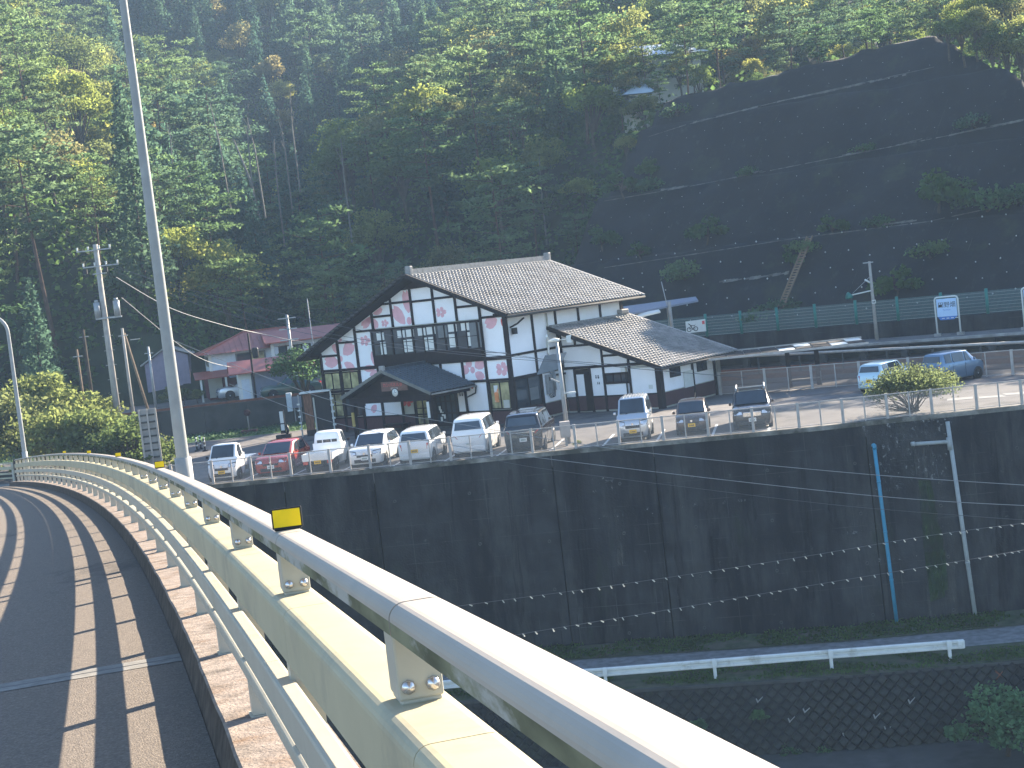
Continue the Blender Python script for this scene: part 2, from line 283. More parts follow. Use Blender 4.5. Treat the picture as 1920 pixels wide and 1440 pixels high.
# =============== BRIDGE ===============
RQ = (-.282310289, 3.30686036, .250211791, 1.64472498e-3, 1.74442065e-3, -1.58804570e-3, -.887373571, -.0738485223, 2.03078177e-4, -2.20734156e-6)
def rail_curve():
    x, y, th, k1, k2, k3, z0, a_, b_, c_ = RQ; ds = .12; pts = []
    S = 0; t = th; X, Y = x, y
    for i in range(int(96/ds)):
        pts.append((S, X, Y, 8.2+z0+a_*S+b_*S*S+c_*S**3, t))
        S += ds; t += ds*(k1+k2*S/50+k3*(S/50)**2); X -= math.sin(t)*ds; Y += math.cos(t)*ds
    pre = [(-i*ds, x+math.sin(th)*ds*i, y-math.cos(th)*ds*i, 8.2+z0-a_*ds*i, th) for i in range(90, 0, -1)]
    return np.array(pre+pts)
RC = rail_curve()
def rp(S, u=0., v=0.):
    """point at run S along the rail, u to the right of it, v above the top of the main beam"""
    r = [np.interp(S, RC[:, 0], RC[:, k]) for k in range(1, 5)]; t = r[3]
    return np.array([r[0]+math.cos(t)*u, r[1]+math.sin(t)*u, r[2]+v])
def sweep(prof, S0, S1, step=.6, mats=None, name='beam', parent=None, smooth=False, mi=None, cap=True, jit=0):
    n = max(1, int(math.ceil((S1-S0)/step))); Ss = [lerp(S0, S1, i/n) for i in range(n+1)]; k = len(prof); mb = MB(); mb.smooth = smooth
    vs = [tuple(rp(S, u+(jit*noise.noise(Vector((S*1.7, v*3, 4.)))*1.6+jit*.6*noise.noise(Vector((S*6., v*3, 8.))) if jit and u < 0 and v > CT-.1 else 0), v)) for S in Ss for u, v in prof]
    for i in range(n):
        for j in range(k):
            mb.cur = mi[j] if mi else 0
            mb.f.append((i*k+j, (i+1)*k+j, (i+1)*k+(j+1) % k, i*k+(j+1) % k)); mb.mi.append(mb.cur); mb.sm.append(smooth)
    mb.v = vs
    if cap:
        mb.f += [tuple(range(k)), tuple(range(n*k, n*k+k))[::-1]]; mb.mi += [0, 0]; mb.sm += [False, False]
    return mb.build(name, mats, parent)
CT = -.885      # kerb top below beam top
NP = 34; SP = 2.4
# deck, kerb, parapet edge
bridge = None
CL = -.27       # kerb road-side face
deck_prof = [(CL, CT-.20), (-9.5, CT-.20), (-9.5, CT-1.0), (CL, CT-1.0)]
o = sweep(deck_prof, -9, 88, 1.2, [M['deck']], 'bridge_deck'); tag(o, kind='structure')
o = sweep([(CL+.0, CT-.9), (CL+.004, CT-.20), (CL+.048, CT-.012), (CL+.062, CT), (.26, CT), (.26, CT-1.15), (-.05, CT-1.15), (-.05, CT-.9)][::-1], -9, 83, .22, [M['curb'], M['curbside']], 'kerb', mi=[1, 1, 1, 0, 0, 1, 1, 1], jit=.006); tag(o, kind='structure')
# expansion joint across the deck
nrm = None
def decklev(S, u): return rp(S, u, CT-.20)
jc = onplane(280, 1232, decklev(6.0, -1), np.array([0, .073, 1.]))
# find S of the joint near the kerb
Sj = min(np.arange(2, 20, .05), key=lambda s: np.hypot(*(proj(decklev(s, CL))-np.array([348, 1228]))))
mb = MB()
for s0, s1, h, c in ((Sj-.02, Sj+.16, .004, 0), (Sj-.055, Sj-.02, .003, 1), (Sj-.24, Sj-.055, .004, 0)):
    mb.cur = c; us = np.linspace(CL, -7, 12)
    for i in range(11): mb.poly([rp(s0, us[i], CT-.2+h), rp(s1, us[i], CT-.2+h), rp(s1, us[i+1], CT-.2+h), rp(s0, us[i+1], CT-.2+h)])
o = mb.build('expansion_joint', [mat('joint_concrete', (.20, .19, .17), .9, var=.2, scale=10), M['black']]); tag(o, kind='structure')
# railing
rail = empty('bridge_railing', rp(0, 0, CT), label='long cream painted metal railing curving along the kerb of the bridge', cat='railing')
def par(o, parent):  # keep world placement under an unrotated parent
    o.parent = parent; o.location = -np.array(parent.location) + np.array(o.location); return o
def rounded(u0, u1, v0, v1, r, n=4, bl=.01):
    p = [(u0+bl, v0), (u0, v0+bl)]
    for i in range(n+1): a_ = PI-PI/2*i/n; p.append((u0+r+r*math.cos(a_), v1-r+r*math.sin(a_)))
    for i in range(n+1): a_ = PI/2-PI/2*i/n; p.append((u1-r+r*math.cos(a_), v1-r+r*math.sin(a_)))
    p += [(u1, v0+bl), (u1-bl, v0)]; return p
TOPH = .235
prof_top = rounded(-.066, .064, .158, TOPH, .036, 7)
prof_main = rounded(-.10, .085, -.20, 0, .035, 5)
prof_r3 = rounded(-.122, -.046, -.452, -.312, .014, 2)
prof_r4 = rounded(-.085, .010, -.650, -.575, .014, 2)
kt = len(prof_top)
for i in range(-2, NP):
    S0, S1 = i*SP+.16, (i+1)*SP+.16
    for prof, nm, mt, off in ((prof_top, 'top_rail', 'railtop', -.31), (prof_main, 'main_beam', 'rail', -.62), (prof_r3, 'middle_rail', 'railpost', .3), (prof_r4, 'lower_rail', 'railpost', .55)):
        a0, a1 = S0+off, S1+off
        if i == NP-1: a1 = min(a1, (NP-1)*SP+.35)
        if a1 <= a0+.1: continue
        mi = None
        if nm == 'top_rail': mi = [1 if j in (0, 1) else 0 for j in range(len(prof))]
        o = sweep(prof, a0+(.006 if nm == 'top_rail' else .003), a1-(.006 if nm == 'top_rail' else .003), .6 if i < 16 else 1.2, [M[mt], M['dirt']], nm, smooth=False, mi=mi); par(o, rail)
        if nm in ('top_rail', 'main_beam') and i < 14:
            cu_, cv_ = (sum(p[0] for p in prof)/len(prof), sum(p[1] for p in prof)/len(prof)); o2 = sweep([((u-cu_)*.93+cu_, (v-cv_)*.93+cv_) for u, v in prof], a0-.05, a0+.05, .2, [M['black']], 'joint_sleeve'); par(o2, rail)
# post: two-stage plate, bolted
def post_mesh(lo):
    mb = MB(); w_ = .05
    mb.box(-w_, w_, -.055, .055, .012, .165) if not lo else mb.box(-.062, .048, -.05, .05, CT+.012, -.18)
    return mb
pm = post_mesh(False); pm.box(-.046, .046, -.051, .051, .0, .014); ptop = pm.mesh('upper_post', M['railpost'])
pl = post_mesh(True); pl.box(-.075, .06, -.065, .065, CT, CT+.010); plow = pl.mesh('lower_post', M['railpost'])
bm_ = MB()
for k in range(5):
    pass
def bolt_mesh():
    mb = MB(); mb.smooth = True; n = 8; rings = [(0, .0165), (.004, .0165), (.010, .013), (.014, .007), (.0155, .0)]
    vs = []; fs = []
    for y, r in rings:
        for j in range(n): vs.append((r*math.cos(2*PI*j/n), -y, r*math.sin(2*PI*j/n)))
    for i in range(len(rings)-1):
        for j in range(n): fs.append((i*n+j, i*n+(j+1) % n, (i+1)*n+(j+1) % n, (i+1)*n+j))
    mb.add(vs, fs); return mb.mesh('bolt', M['bolt'])
bolt = bolt_mesh()
for i in range(-1, NP):
    S = i*SP; p = rp(S); th = float(np.interp(S, RC[:, 0], RC[:, 4]))
    for me, nm in ((ptop, 'upper_post'), (plow, 'lower_post')):
        q = link(nm, me, rail); q.location = p-np.array(rail.location); q.rotation_euler = (0, 0, th)
        if nm == 'upper_post':
            b = q.modifiers.new('bevel', 'BEVEL'); b.width = .006; b.segments = 2
            if i < 9:
                for sx in (-.027, .027):
                    bo = link('bolt', bolt, q); bo.location = (sx, -.055, .042)
# yellow delineators on the top rail
refl_px = [541, 300, 222, 167, 121]
for px in refl_px:
    Ss = np.arange(1, 70, .05); P = proj(np.array([rp(s, .0, TOPH) for s in Ss])); S = Ss[np.argmin(abs(P[:, 0]-px))]; p = rp(S, 0, TOPH); th = float(np.interp(S, RC[:, 0], RC[:, 4]))
    mb = MB(); mb.box(-.056, .056, -.006, .008, .006, .082).box(-.05, .05, -.01, .03, 0, .01)
    q = mb.build('reflector', M['black'], rail, bevel=.003); q.location = p-np.array(rail.location); q.rotation_euler = (math.radians(-6), 0, th*.4)
    fb = MB(); fb.box(-.050, .050, -.009, -.0055, .012, .076); fb.build('reflector_face', M['yellow'], q)
# end post of the railing and the next rail run beyond the gap
Se = (NP-1)*SP+.45
mb = MB(); mb.box(-.12, .12, -.1, .1, CT, TOPH+.02); q = mb.build('end_post', M['black'], rail); q.location = rp(Se)-np.array(rail.location); q.rotation_euler = (0, 0, .42)
far = empty('approach_railing', (0, 0, 0), label='short cream railing on the road beyond the far end of the bridge railing', cat='railing')
pA = at(22, 868, 84.); pA = np.array([pA[0], 84., pA[2]]); dirv = np.array([-.93, .36, -.0]); far.location = pA; 
for k in range(5):
    P0 = dirv*k*1.2
    MB().box(-.05, .05, -.05, .05, -1.15, 0).build('post', M['railpost'], far).location = P0
for zz, h, w_ in ((0, .08, .12), (-.27, .16, .18), (-.58, .09, .07), (-.82, .08, .07)):
    MB().beam(dirv*-.1+np.array([0, 0, zz]), dirv*7+np.array([0, 0, zz]), w_, h).build('rail', M['rail'], far)
MB().box(-7, .1, -.3, .4, -1.5, -1.15).build('plinth', M['conc'], far)
# lamp posts on the outer edge of the bridge
def lamp_post(px, py, Y, H, r0, r1, label, arm, zbase_extra=0.):
    b = at(px, py, Y); b[2] -= 1.2
    t = empty('street_lamp', b, label=label, cat='street lamp', group='tapered lamp posts standing along the bridge')
    mb = MB(); n = 14; pts = [(0, 0, lerp(0, H, i/n)) for i in range(n+1)]; rs = [lerp(r0, r1, i/n) for i in range(n+1)]
    if arm:
        for i in range(1, 9):
            a_ = i/8*PI*.47; pts.append((-.9*(1-math.cos(a_)), 0, H+.9*math.sin(a_))); rs.append(r1)
        pts.append((-3.0, 0, H+1.05)); rs.append(r1*.8)
    mb.tube(pts, rs, 16); mb.build('pole', M['lamp'], t)
    mb = MB(); mb.tube([(0, 0, -.05), (0, 0, 1.45)], r0*1.18, 16); mb.build('base_sleeve', M['lamp'], t)
    mb = MB(); mb.cbox((0, 0, -.3), (.42, .42, .5)); mb.build('bracket', M['conc_d'], t, bevel=.02)
    mb = MB(); mb.box(-3.7, -2.95, -.14, .14, H+1.0, H+1.14); mb.build('lantern', M['steel'], t, bevel=.04)
    return t
lamp_post(347, 893, 20.5, 8.6, .096, .045, 'tall grey tapered lamp post rising in front of the parking lot fence beside the bridge', True)
lamp_post(47, 856, 75., 7.3, .115, .085, 'thin grey lamp post with curved arm at the far end of the bridge', True)
# =============== LARGE STRUCTURE ===============
WL = [np.array(p) for p in ((-60, 79.5), (-19, 73.1), (-14.6, 72.4), (.6, 70.2), (12.5, 67.95), (22.2, 67.1), (34, 66.2), (70, 64.5))]
def wy(x): return float(np.interp(x, [p[0] for p in WL], [p[1] for p in WL]))
ZL = -9.1
def sheet(name, pts, z, m_, kind='structure', sub=1):
    mb = MB(); mb.poly([(p[0], p[1], z) for p in pts]); return tag(mb.build(name, m_), kind=kind)
# broad ground sheet below everything, then the station yard plateau
sheet('ground', [(-900, -300), (900, -300), (900, 1400), (-900, 1400)], -12.0, M['conc_d'])
mb = MB(); top = [(p[0], p[1]+.02, 0) for p in WL]+[(70, 135, 0), (-90, 170, 0), (-90, 79, 0)]; mb.prism(top[::-1], (0, 0, -.6)); tag(mb.build('parking_lot', M['asphalt']), kind='structure')
# retaining wall, panel by panel (vertical joints)
rw = empty('retaining_wall', (0, 0, 0), label='high dark stained concrete retaining wall below the parking lot', cat='wall')
jx = [-60, -30, -15.0, -11.2, -6.9, 1.4, 6.0, 15.3, 24.6, 34, 50, 70]
for i in range(len(jx)-1):
    x0, x1 = jx[i]+.025, jx[i+1]-.025
    xs_ = sorted([x0, x1]+[p[0] for p in WL if x0 < p[0] < x1])
    mb = MB()
    n = len(xs_); vs = []
    for x in xs_: vs += [(x, wy(x)-.02, -.09), (x, wy(x)-.35, -9.3), (x, wy(x)+.6, -.09), (x, wy(x)+.3, -9.3)]
    fs = []
    for k in range(n-1): a_ = 4*k; b_ = a_+4; fs += [(a_, a_+1, b_+1, b_), (a_+2, b_+2, b_+3, a_+3), (a_, b_, b_+2, a_+2), (a_+1, a_+3, b_+3, b_+1)]
    fs += [(0, 2, 3, 1), (4*n-4, 4*n-3, 4*n-1, 4*n-2)]
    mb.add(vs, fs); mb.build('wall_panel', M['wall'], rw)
mb = MB()
for k in range(len(WL)-1): a_, b_ = WL[k], WL[k+1]; mb.prism([(a_[0], a_[1]-.06, -.10), (a_[0], a_[1]+.32, -.10), (a_[0], a_[1]+.32, .10), (a_[0], a_[1]-.06, .10)], (b_[0]-a_[0], b_[1]-a_[1], 0))
mb.build('coping', mat('worn_coping', (.30, .28, .24), .9, var=.35, scale=1.5, c2=(.07, .065, .05), thr=(.35, .6)), rw)
mb = MB()
for k in range(len(WL)-1): a_, b_ = WL[k], WL[k+1]; mb.prism([(a_[0], a_[1]+.30, -.7), (a_[0], a_[1]+.5, -.7), (a_[0], a_[1]+.5, -9.4), (a_[0], a_[1]+.30, -9.4)], (b_[0]-a_[0], b_[1]-a_[1], 0))
mb.build('joint_backing', M['black'], rw)
def wallpt(px, py):  # on the wall face
    P = at(px, py, 68)
    for _ in range(6): P = at(px, py, wy(P[0])-.05-.035*max(0, -P[2]))
    return P
# weep-hole rings
wr = [(1162, 907), (1298, 894), (1439, 882), (1170, 1000), (1305, 988), (1448, 976), (1174, 1092), (1313, 1080), (1457, 1070), (1180, 1187), (1321, 1177), (1465, 1167), (1752, 856), (1764, 948), (1778, 1044), (1788, 1144), (1907, 840), (1603, 869), (1614, 963), (1626, 1056), (1637, 1153), (740, 940), (880, 925), (900, 1020), (1020, 920), (1030, 1015), (1040, 1105)]
mb = MB(); n = 10; vs = []; fs = []
for r, y in ((.075, .02), (.075, -.02), (.05, -.02), (.05, .03)):
    for j in range(n): vs.append((r*math.cos(2*PI*j/n), y, r*math.sin(2*PI*j/n)))
for i in range(3):
    for j in range(n): fs.append((i*n+j, i*n+(j+1) % n, (i+1)*n+(j+1) % n, (i+1)*n+j))
mb.add(vs, fs); mb.cur = 1; mb.disc((0, .0, 0), .051, 10, (1, 0, 0), (0, 0, -1)); me = mb.mesh('weep_hole', [M['conc_d'], M['black']])
for px, py in wr:
    q = link('weep_hole', me, rw); q.location = wallpt(px, py); q.rotation_euler = (0, 0, -.12)
# stains with shapes of their own on the wall face
def stain(pts, m_, off=.012):
    P = [wallpt(x, y)+np.array([0, -off, 0]) for x, y in pts]; c_ = P[0]; MB().poly([tuple(p) for p in P]).build('stain', m_, rw)
ALG = stainmat('algae', (.022, .038, .014), 1.4, (.40, .58)); LIME = stainmat('lime_bloom', (.22, .22, .21), 5, (.55, .66), (1, 1, .7)); WET = stainmat('water_streak', (.009, .009, .011), 2.2, (.42, .78), (2.5, 2.5, .10)); PALE = stainmat('pale_run', (.085, .08, .07), 1.6, (.42, .68), (1.6, 1.6, .10))
stain([(1712, 842), (1748, 840), (1790, 1020), (1796, 1160), (1742, 1168), (1730, 1000)], PALE, .010); stain([(1722, 900), (1745, 900), (1768, 1010), (1772, 1120), (1745, 1128), (1728, 1000)], ALG, .016); stain([(1735, 1035), (1772, 1030), (1778, 1105), (1745, 1112)], ALG, .021)
stain([(1615, 795), (1790, 780), (1770, 905), (1640, 925)], LIME); stain([(1110, 898), (1150, 893), (1150, 920), (1112, 925)], LIME); stain([(1150, 955), (1168, 955), (1175, 1060), (1158, 1060)], PALE)
for x, y0, y1 in ((1233, 905, 1215), (1262, 890, 1170), (1335, 1005, 1095), (1555, 890, 985), (955, 880, 1180), (1080, 870, 1210), (1500, 860, 1150), (1860, 800, 1160), (700, 920, 1100), (1400, 850, 1000)): stain([(x-3, y0)]+[(x-3+k*(y1-y0)/9*.07-random.uniform(0, 6), lerp(y0, y1, k/9)) for k in range(1, 9)]+[(x+(y1-y0)*.07, y1)]+[(x+5+k*(y1-y0)/9*.07+random.uniform(0, 7), lerp(y0, y1, k/9)) for k in range(8, 0, -1)]+[(x+4, y0)], WET)
for x0, y0, x1, y1 in ((1205, 952, 1480, 928), (1085, 970, 1230, 958), (1560, 1000, 1650, 990), (1640, 1048, 1780, 1035)): stain([(x0, y0), (x1, y1), (x1, y1+5), (x0, y0+6)], LIME)
# pipes on the wall
b = wallpt(1681, 1170); t_ = wallpt(1638, 836)
t = empty('blue_drain_pipe', b, label='blue drain pipe running down the dark retaining wall', cat='pipe')
d = t_-b; MB().tube([(0, -.1, 0), (d[0]*.33, d[1]*.33-.1, d[2]*.33), (d[0]*.66, d[1]*.66-.1, d[2]*.66), (d[0], d[1]-.1, d[2])], .085, 12).build('pipe', M['blue'], t)
MB().tube([(d[0], d[1]+.25, d[2]+.02), (d[0], d[1]-.1, d[2]+.02), (d[0]+.01, d[1]-.1, d[2]-.14)], .10, 12).build('elbow', M['blue'], t)
for f_ in (.25, .52, .8): MB().tube([(d[0]*f_, d[1]*f_-.1, d[2]*f_-.04), (d[0]*f_, d[1]*f_-.1, d[2]*f_+.04)], .094, 12).build('collar', M['blue'], t)
b = wallpt(1829, 1167); t_ = wallpt(1775, 790); d = t_-b
t = empty('grey_drain_pipe', b, label='grey drain pipe with a side branch on the dark retaining wall', cat='pipe')
MB().tube([(0, -.12, 0), (d[0]*.5, d[1]*.5-.12, d[2]*.5), (d[0], d[1]-.12, d[2])], .095, 12).build('pipe', M['grey_pipe'], t)
j1 = wallpt(1779, 828)-b; j0 = wallpt(1712, 832)-b; MB().tube([(j1[0], j1[1]-.13, j1[2]-.12), (j1[0]-.05, j1[1]-.13, j1[2]), (j1[0]-.2, j1[1]-.13, j1[2]+.02), (j0[0], j0[1]-.13, j0[2])], .085, 12).build('branch', M['grey_pipe'], t)
MB().tube([(j1[0], j1[1]-.13, j1[2]-.35), (j1[0]-.03, j1[1]-.13, j1[2]+.2)], .118, 12).build('tee', M['grey_pipe'], t)
MB().tube([(j0[0]-.12, j0[1]-.13, j0[2]), (j0[0]+.04, j0[1]-.13, j0[2])], .11, 12).build('cap', M['grey_pipe'], t)
for f_ in (.3, .45): MB().tube([(d[0]*f_, d[1]*f_-.12, d[2]*f_-.05), (d[0]*f_, d[1]*f_-.12, d[2]*f_+.05)], .106, 12).build('collar', M['grey_pipe'], t)
# lower road: verge, road, verge, block wall
def band(name, d0, d1, z0, z1, m_, x0=-60, x1=70, nz_=.0):
    xs_ = np.linspace(x0, x1, 90); vs = []; n = len(xs_); rows = 6
    for r in range(rows+1):
        for x in xs_:
            dd = lerp(d0, d1, r/rows); h = nz_*noise.noise(Vector((x*.7, dd*1.3, 1.))) if 0 < r < rows or nz_ < .05 else 0
            e_ = nz_*1.5*noise.noise(Vector((x*.5, 7.7+r, 2.))) if 0 < r < rows else 0
            vs.append((x, wy(x)-dd+e_, lerp(z0, z1, r/rows)+h))
    fs = [(r*n+i, r*n+i+1, (r+1)*n+i+1, (r+1)*n+i) for r in range(rows) for i in range(n-1)]
    return tag(npmesh_obj(name, vs, fs, m_), kind='structure')
def npmesh_obj(name, vs, fs, m_, smooth=True): return link(name, npmesh(name, vs, fs, m_, smooth))
band('verge', 0, 2.3, ZL+.22, ZL+.03, M['grass'], nz_=.12)
band('lower_road', 2.1, 5.6, ZL, ZL, M['gravel'])
band('road_shoulder', 4.9, 7.6, ZL+.012, ZL+.012, M['grass'], nz_=.04)
mb = MB(); xs_ = [p[0] for p in WL]; tag(mb.prism([(p[0], p[1]-.2, ZL-.03) for p in WL]+[(p[0], p[1]-7.35, ZL-.03) for p in WL[::-1]], (0, 0, -2.8)).build('road_embankment', M['conc_d']), kind='structure')
# block wall under the lower road: diagonal courses of square concrete blocks
BWX0, BWX1 = -3.0, 27.0
def bwp(x, h): return np.array([x, wy(x)-7.62-.30*(2.9-h)/2.9*1.6, -12.0+h])    # battered face, h above foot
bw = empty('block_wall', (0, 0, 0), label='battered wall of dark concrete blocks laid on the diagonal below the lower road', cat='wall')
mb = MB(); s = .36; cell = s*math.sqrt(2); k_ = 0
def blockmesh():
    mb = MB(); r = s/math.sqrt(2)-.012; o_ = [(r, 0), (0, r), (-r, 0), (0, -r)]; i_ = [(a_*.8, b_*.8) for a_, b_ in o_]
    mb.add([(a_, 0.03, b_) for a_, b_ in o_]+[(a_, -.035, b_) for a_, b_ in i_], [(3, 2, 1, 0)[::-1], (4, 5, 6, 7)[::-1]]+[(j, (j+1) % 4, 4+(j+1) % 4, 4+j) for j in range(4)]); return mb.mesh('block', M['block'])
bme = blockmesh(); blocks = []
nx_ = int((BWX1-BWX0)/cell)
for r in range(0, int(2.7/(cell/2))+1):
    for c_ in range(nx_):
        x = BWX0+c_*cell+(cell/2 if r % 2 else 0); h = .12+r*cell/2
        if h > 2.72: continue
        P = bwp(x, h); blocks.append(P)
vis = []
for P in blocks:
    q = proj(P); vis.append(1500-abs(q[0]-1560) if 1000 < q[0] < 1930 and q[1] < 1445 else -1)
order = np.argsort(-np.array(vis)); single = set(order[:300].tolist()); mbs = MB(); rb = random.Random(3)
bv = [tuple(v.co) for v in bme.vertices]; bf = [tuple(p_.vertices) for p_ in bme.polygons]
for i, P in enumerate(blocks):
    dy = rb.uniform(-.012, .012)
    if i in single:
        q = link('block', bme, bw); q.location = P+np.array([0, dy, 0]); q.rotation_euler = (math.radians(-9.2), rb.uniform(-.03, .03), 0)
    else: mbs.add([(P[0]+v[0], P[1]+v[1]+dy, P[2]+v[2]) for v in bv], bf)
tag(mbs.build('block_field', M['block'], bw), kind='stuff')
mb = MB(); pts = [bwp(x, 2.9)+np.array([0, .03, 0]) for x in np.linspace(-20, 60, 9)]; ptb = [bwp(x, 0)+np.array([0, .03, 0]) for x in np.linspace(-20, 60, 9)]
for i in range(8): mb.poly([ptb[i], ptb[i+1], pts[i+1], pts[i]])
mb.build('mortar_bed', mat('mortar', (.03, .03, .031), .95, var=.3), bw)
mb = MB()
for i in range(8): mb.poly([pts[i]+[0, -.12, 0], pts[i+1]+[0, -.12, 0], pts[i+1]+[0, .3, .0], pts[i]+[0, .3, .0]]).poly([pts[i]+[0, -.12, -.12], pts[i+1]+[0, -.12, -.12], pts[i+1]+[0, -.12, 0], pts[i]+[0, -.12, 0]])
mb.build('capping', M['conc_d'], bw)
# chips where pale concrete shows
for px, py in ((1705, 1320), (1640, 1348), (1660, 1370), (1582, 1382), (1590, 1405), (1480, 1355), (1508, 1337), (1420, 1318)):
    P = bwp(0, 1); q = at(px, py, wy(10)-8); q = at(px, py, wy(q[0])-7.95)
    a_ = random.uniform(-.8, .8)
    mb = MB(); mb.prism([(0, -.05, 0), (.22, -.05, .16+a_*.1), (.24, -.05, .20+a_*.1), (.0, -.05, .05)], (0, .05, 0)).prism([(0, -.05, 0), (-.05, -.05, .18), (-.01, -.05, .2), (.05, -.05, .03)], (0, .05, 0))
    o = mb.build('chipped_edge', M['conc'], bw); o.location = q
# lower guardrail
P0 = onz(1160, 1290, ZL+.0); PR = onz(1800, 1243, ZL+.0)
gr = empty('guardrail', (0, 0, 0), label='white steel guardrail along the lower road under the retaining wall', cat='guardrail')
pxs = [(700, 1325), (930, 1302), (1137, 1288), (1342, 1272), (1560, 1255), (1782, 1238)]
gp = [onz(x, y, ZL) for x, y in pxs]
for p in gp:
    mb = MB(); mb.box(-.065, .065, -.06, .06, -.3, .82).box(-.10, .10, -.12, .0, .50, .80); q = mb.build('post', M['guard'], gr, bevel=.01); q.location = p
for i in range(len(gp)-1):
    a_, b_ = gp[i].copy(), gp[i+1].copy()
    if i == len(gp)-2: b_ = b_+(b_-a_)/np.linalg.norm(b_-a_)*.45
    d = (b_-a_); d /= np.linalg.norm(d); nn = np.array([-d[1], d[0], 0])   # road side is beyond
    prof = [(.0, .42), (-.05, .45), (-.05, .53), (.05, .58), (.05, .63), (-.05, .68), (-.05, .76), (0, .79), (.07, .79), (.07, .42)]
    vs = [tuple(e_+nn*(u+.07)+np.array([0, 0, v])) for e_ in (a_+d*.01, b_-d*.01) for u, v in prof]; k = len(prof)
    MB().add(vs, [(j, (j+1) % k, k+(j+1) % k, k+j) for j in range(k)]+[tuple(range(k))[::-1], tuple(range(k, 2*k))]).build('beam_section', M['guard'], gr)
e_ = b_; mb = MB(); mb.cbox((0, 0, 0), (.28, .22, .36)); q = mb.build('end_cap', M['guard'], gr, bevel=.05); q.location = e_+np.array([.05, .1, .60])
# ---- parking lot paint, fence, kerbs ----
wd = WL[4]-WL[3]; wd = wd/np.linalg.norm(wd); wn = np.array([-wd[1], wd[0]])     # along the wall / into the lot
def lotp(s, d):   # s metres along from x=.6, d metres into the lot
    p = WL[3]+wd*s+wn*d; return p
mb = MB()
for s in [-14.4, -11.9, -9.4, -6.9, -4.4, -1.9, .6, 3.1, 5.6, 8.15, 10.7]:
    a_, b_ = lotp(s-.06, .8), lotp(s+.06, .8); c_, d_ = lotp(s+.06, 5.6), lotp(s-.06, 5.6)
    mb.poly([(a_[0], a_[1], .004), (b_[0], b_[1], .004), (c_[0], c_[1], .004), (d_[0], d_[1], .004)])
tag(mb.build('parking_lines', M['line']), kind='structure')
for i, (px, py) in enumerate(((1860, 744), (1800, 748), (1905, 738))):
    P = onz(px, py); mb = MB(); mb.box(-.6, .6, -.45, .45, 0, .006); o = mb.build('pavement_patch', M['conc']); o.location = (P[0], P[1], 0.004); o.rotation_euler = (0, 0, -.3); tag(o, kind='structure')
# front fence
pf = empty('parking_fence', (0, 0, 0), label='low wire mesh fence on top of the retaining wall in front of the parked cars', cat='fence')
def fence_run(parent, P, Q, n, H, z0, zend0, mpost, mrail, mmesh, thick=.075, thin=.035, post='post', rails=(1.,), seg=None):
    P = np.array(P, float); Q = np.array(Q, float); L_ = np.linalg.norm(Q-P); d = (Q-P)/L_; an = math.atan2(d[1], d[0])
    for i in range(n+1):
        for hk in (0, .5):
            if i == n and hk: continue
            p = P+d*L_*(i+hk)/n; r = thick if hk == 0 else thin; z = lerp(z0, zend0, (i+hk)/n)
            mb = MB(); mb.box(-r*.8, r*.8, -r*.5, r*.5, 0, H+(.02 if hk == 0 else 0)); q = mb.build(post if hk == 0 else 'intermediate_post', mpost, parent); q.location = (p[0], p[1], z); q.rotation_euler = (0, 0, an)
        if i < n:
            p = P+d*L_*i/n; q_ = P+d*L_*(i+1)/n; za, zb = lerp(z0, zend0, i/n), lerp(z0, zend0, (i+1)/n); w_ = L_/n
            for nm_, h0, h1 in (('top_rail', H-.045, H-.005), ('bottom_rail', .06, .09)):
                q = MB().box(.03, w_-.03, -.018, .018, h0, h1).build(nm_, mrail, parent); q.location = (p[0], p[1], za); q.rotation_euler = (0, 0, an)
            mb = MB(); mb.poly([(.05, 0, .08), (w_-.05, 0, .08), (w_-.05, 0, H-.04), (.05, 0, H-.04)]); q = mb.build('mesh_panel', mmesh, parent); q.location = (p[0], p[1], za); q.rotation_euler = (0, 0, an)
def xw(x, o=.18): return (x, wy(x)+o)
segs = [(-16.6, -14.6), (-14.6, .6), (.6, 12.5), (12.5, 22.2), (22.2, 34)]
for (a_, b_), n in zip(segs, (1, 8, 6, 5, 6)): fence_run(pf, xw(a_), xw(b_), n, 1.12, .08, .08, M['fence'], M['fence'], M['fmesh'])
# back fence of the lot, brown mesh
bf_ = empty('track_fence', (0, 0, 0), label='grey framed brown mesh fence between the parking lot and the railway', cat='fence')
BA, BB = onz(1352, 741)[:2], onz(1560, 716)[:2]; BC = onz(1900, 703)[:2]; BD = BC+(BC-BB)/np.linalg.norm(BC-BB)*14
for a_, b_, n in ((BA, BC, 6), (BC, BD, 6)): fence_run(bf_, a_, b_, n, 1.35, 0, 0, M['fence'], M['fence'], M['bmesh'], thick=.09)
# =============== RAILWAY ===============
U2 = np.array([.568, .823]); U2 /= np.linalg.norm(U2); A2 = np.array([U2[1], -U2[0]])   # up-slope and along-track
O2 = np.array([34., 102.])
def ts(a_, s_): return O2+A2*a_+U2*s_
def tbox(name, a0, a1, s0, s1, z0, z1, m_, parent=None, kind=None, bevel=0):
    mb = MB(); c_ = [ts(a0, s0), ts(a1, s0), ts(a1, s1), ts(a0, s1)]; mb.prism([(p[0], p[1], z0) for p in c_], (0, 0, z1-z0)); return tag(mb.build(name, m_, parent, bevel), kind=kind)
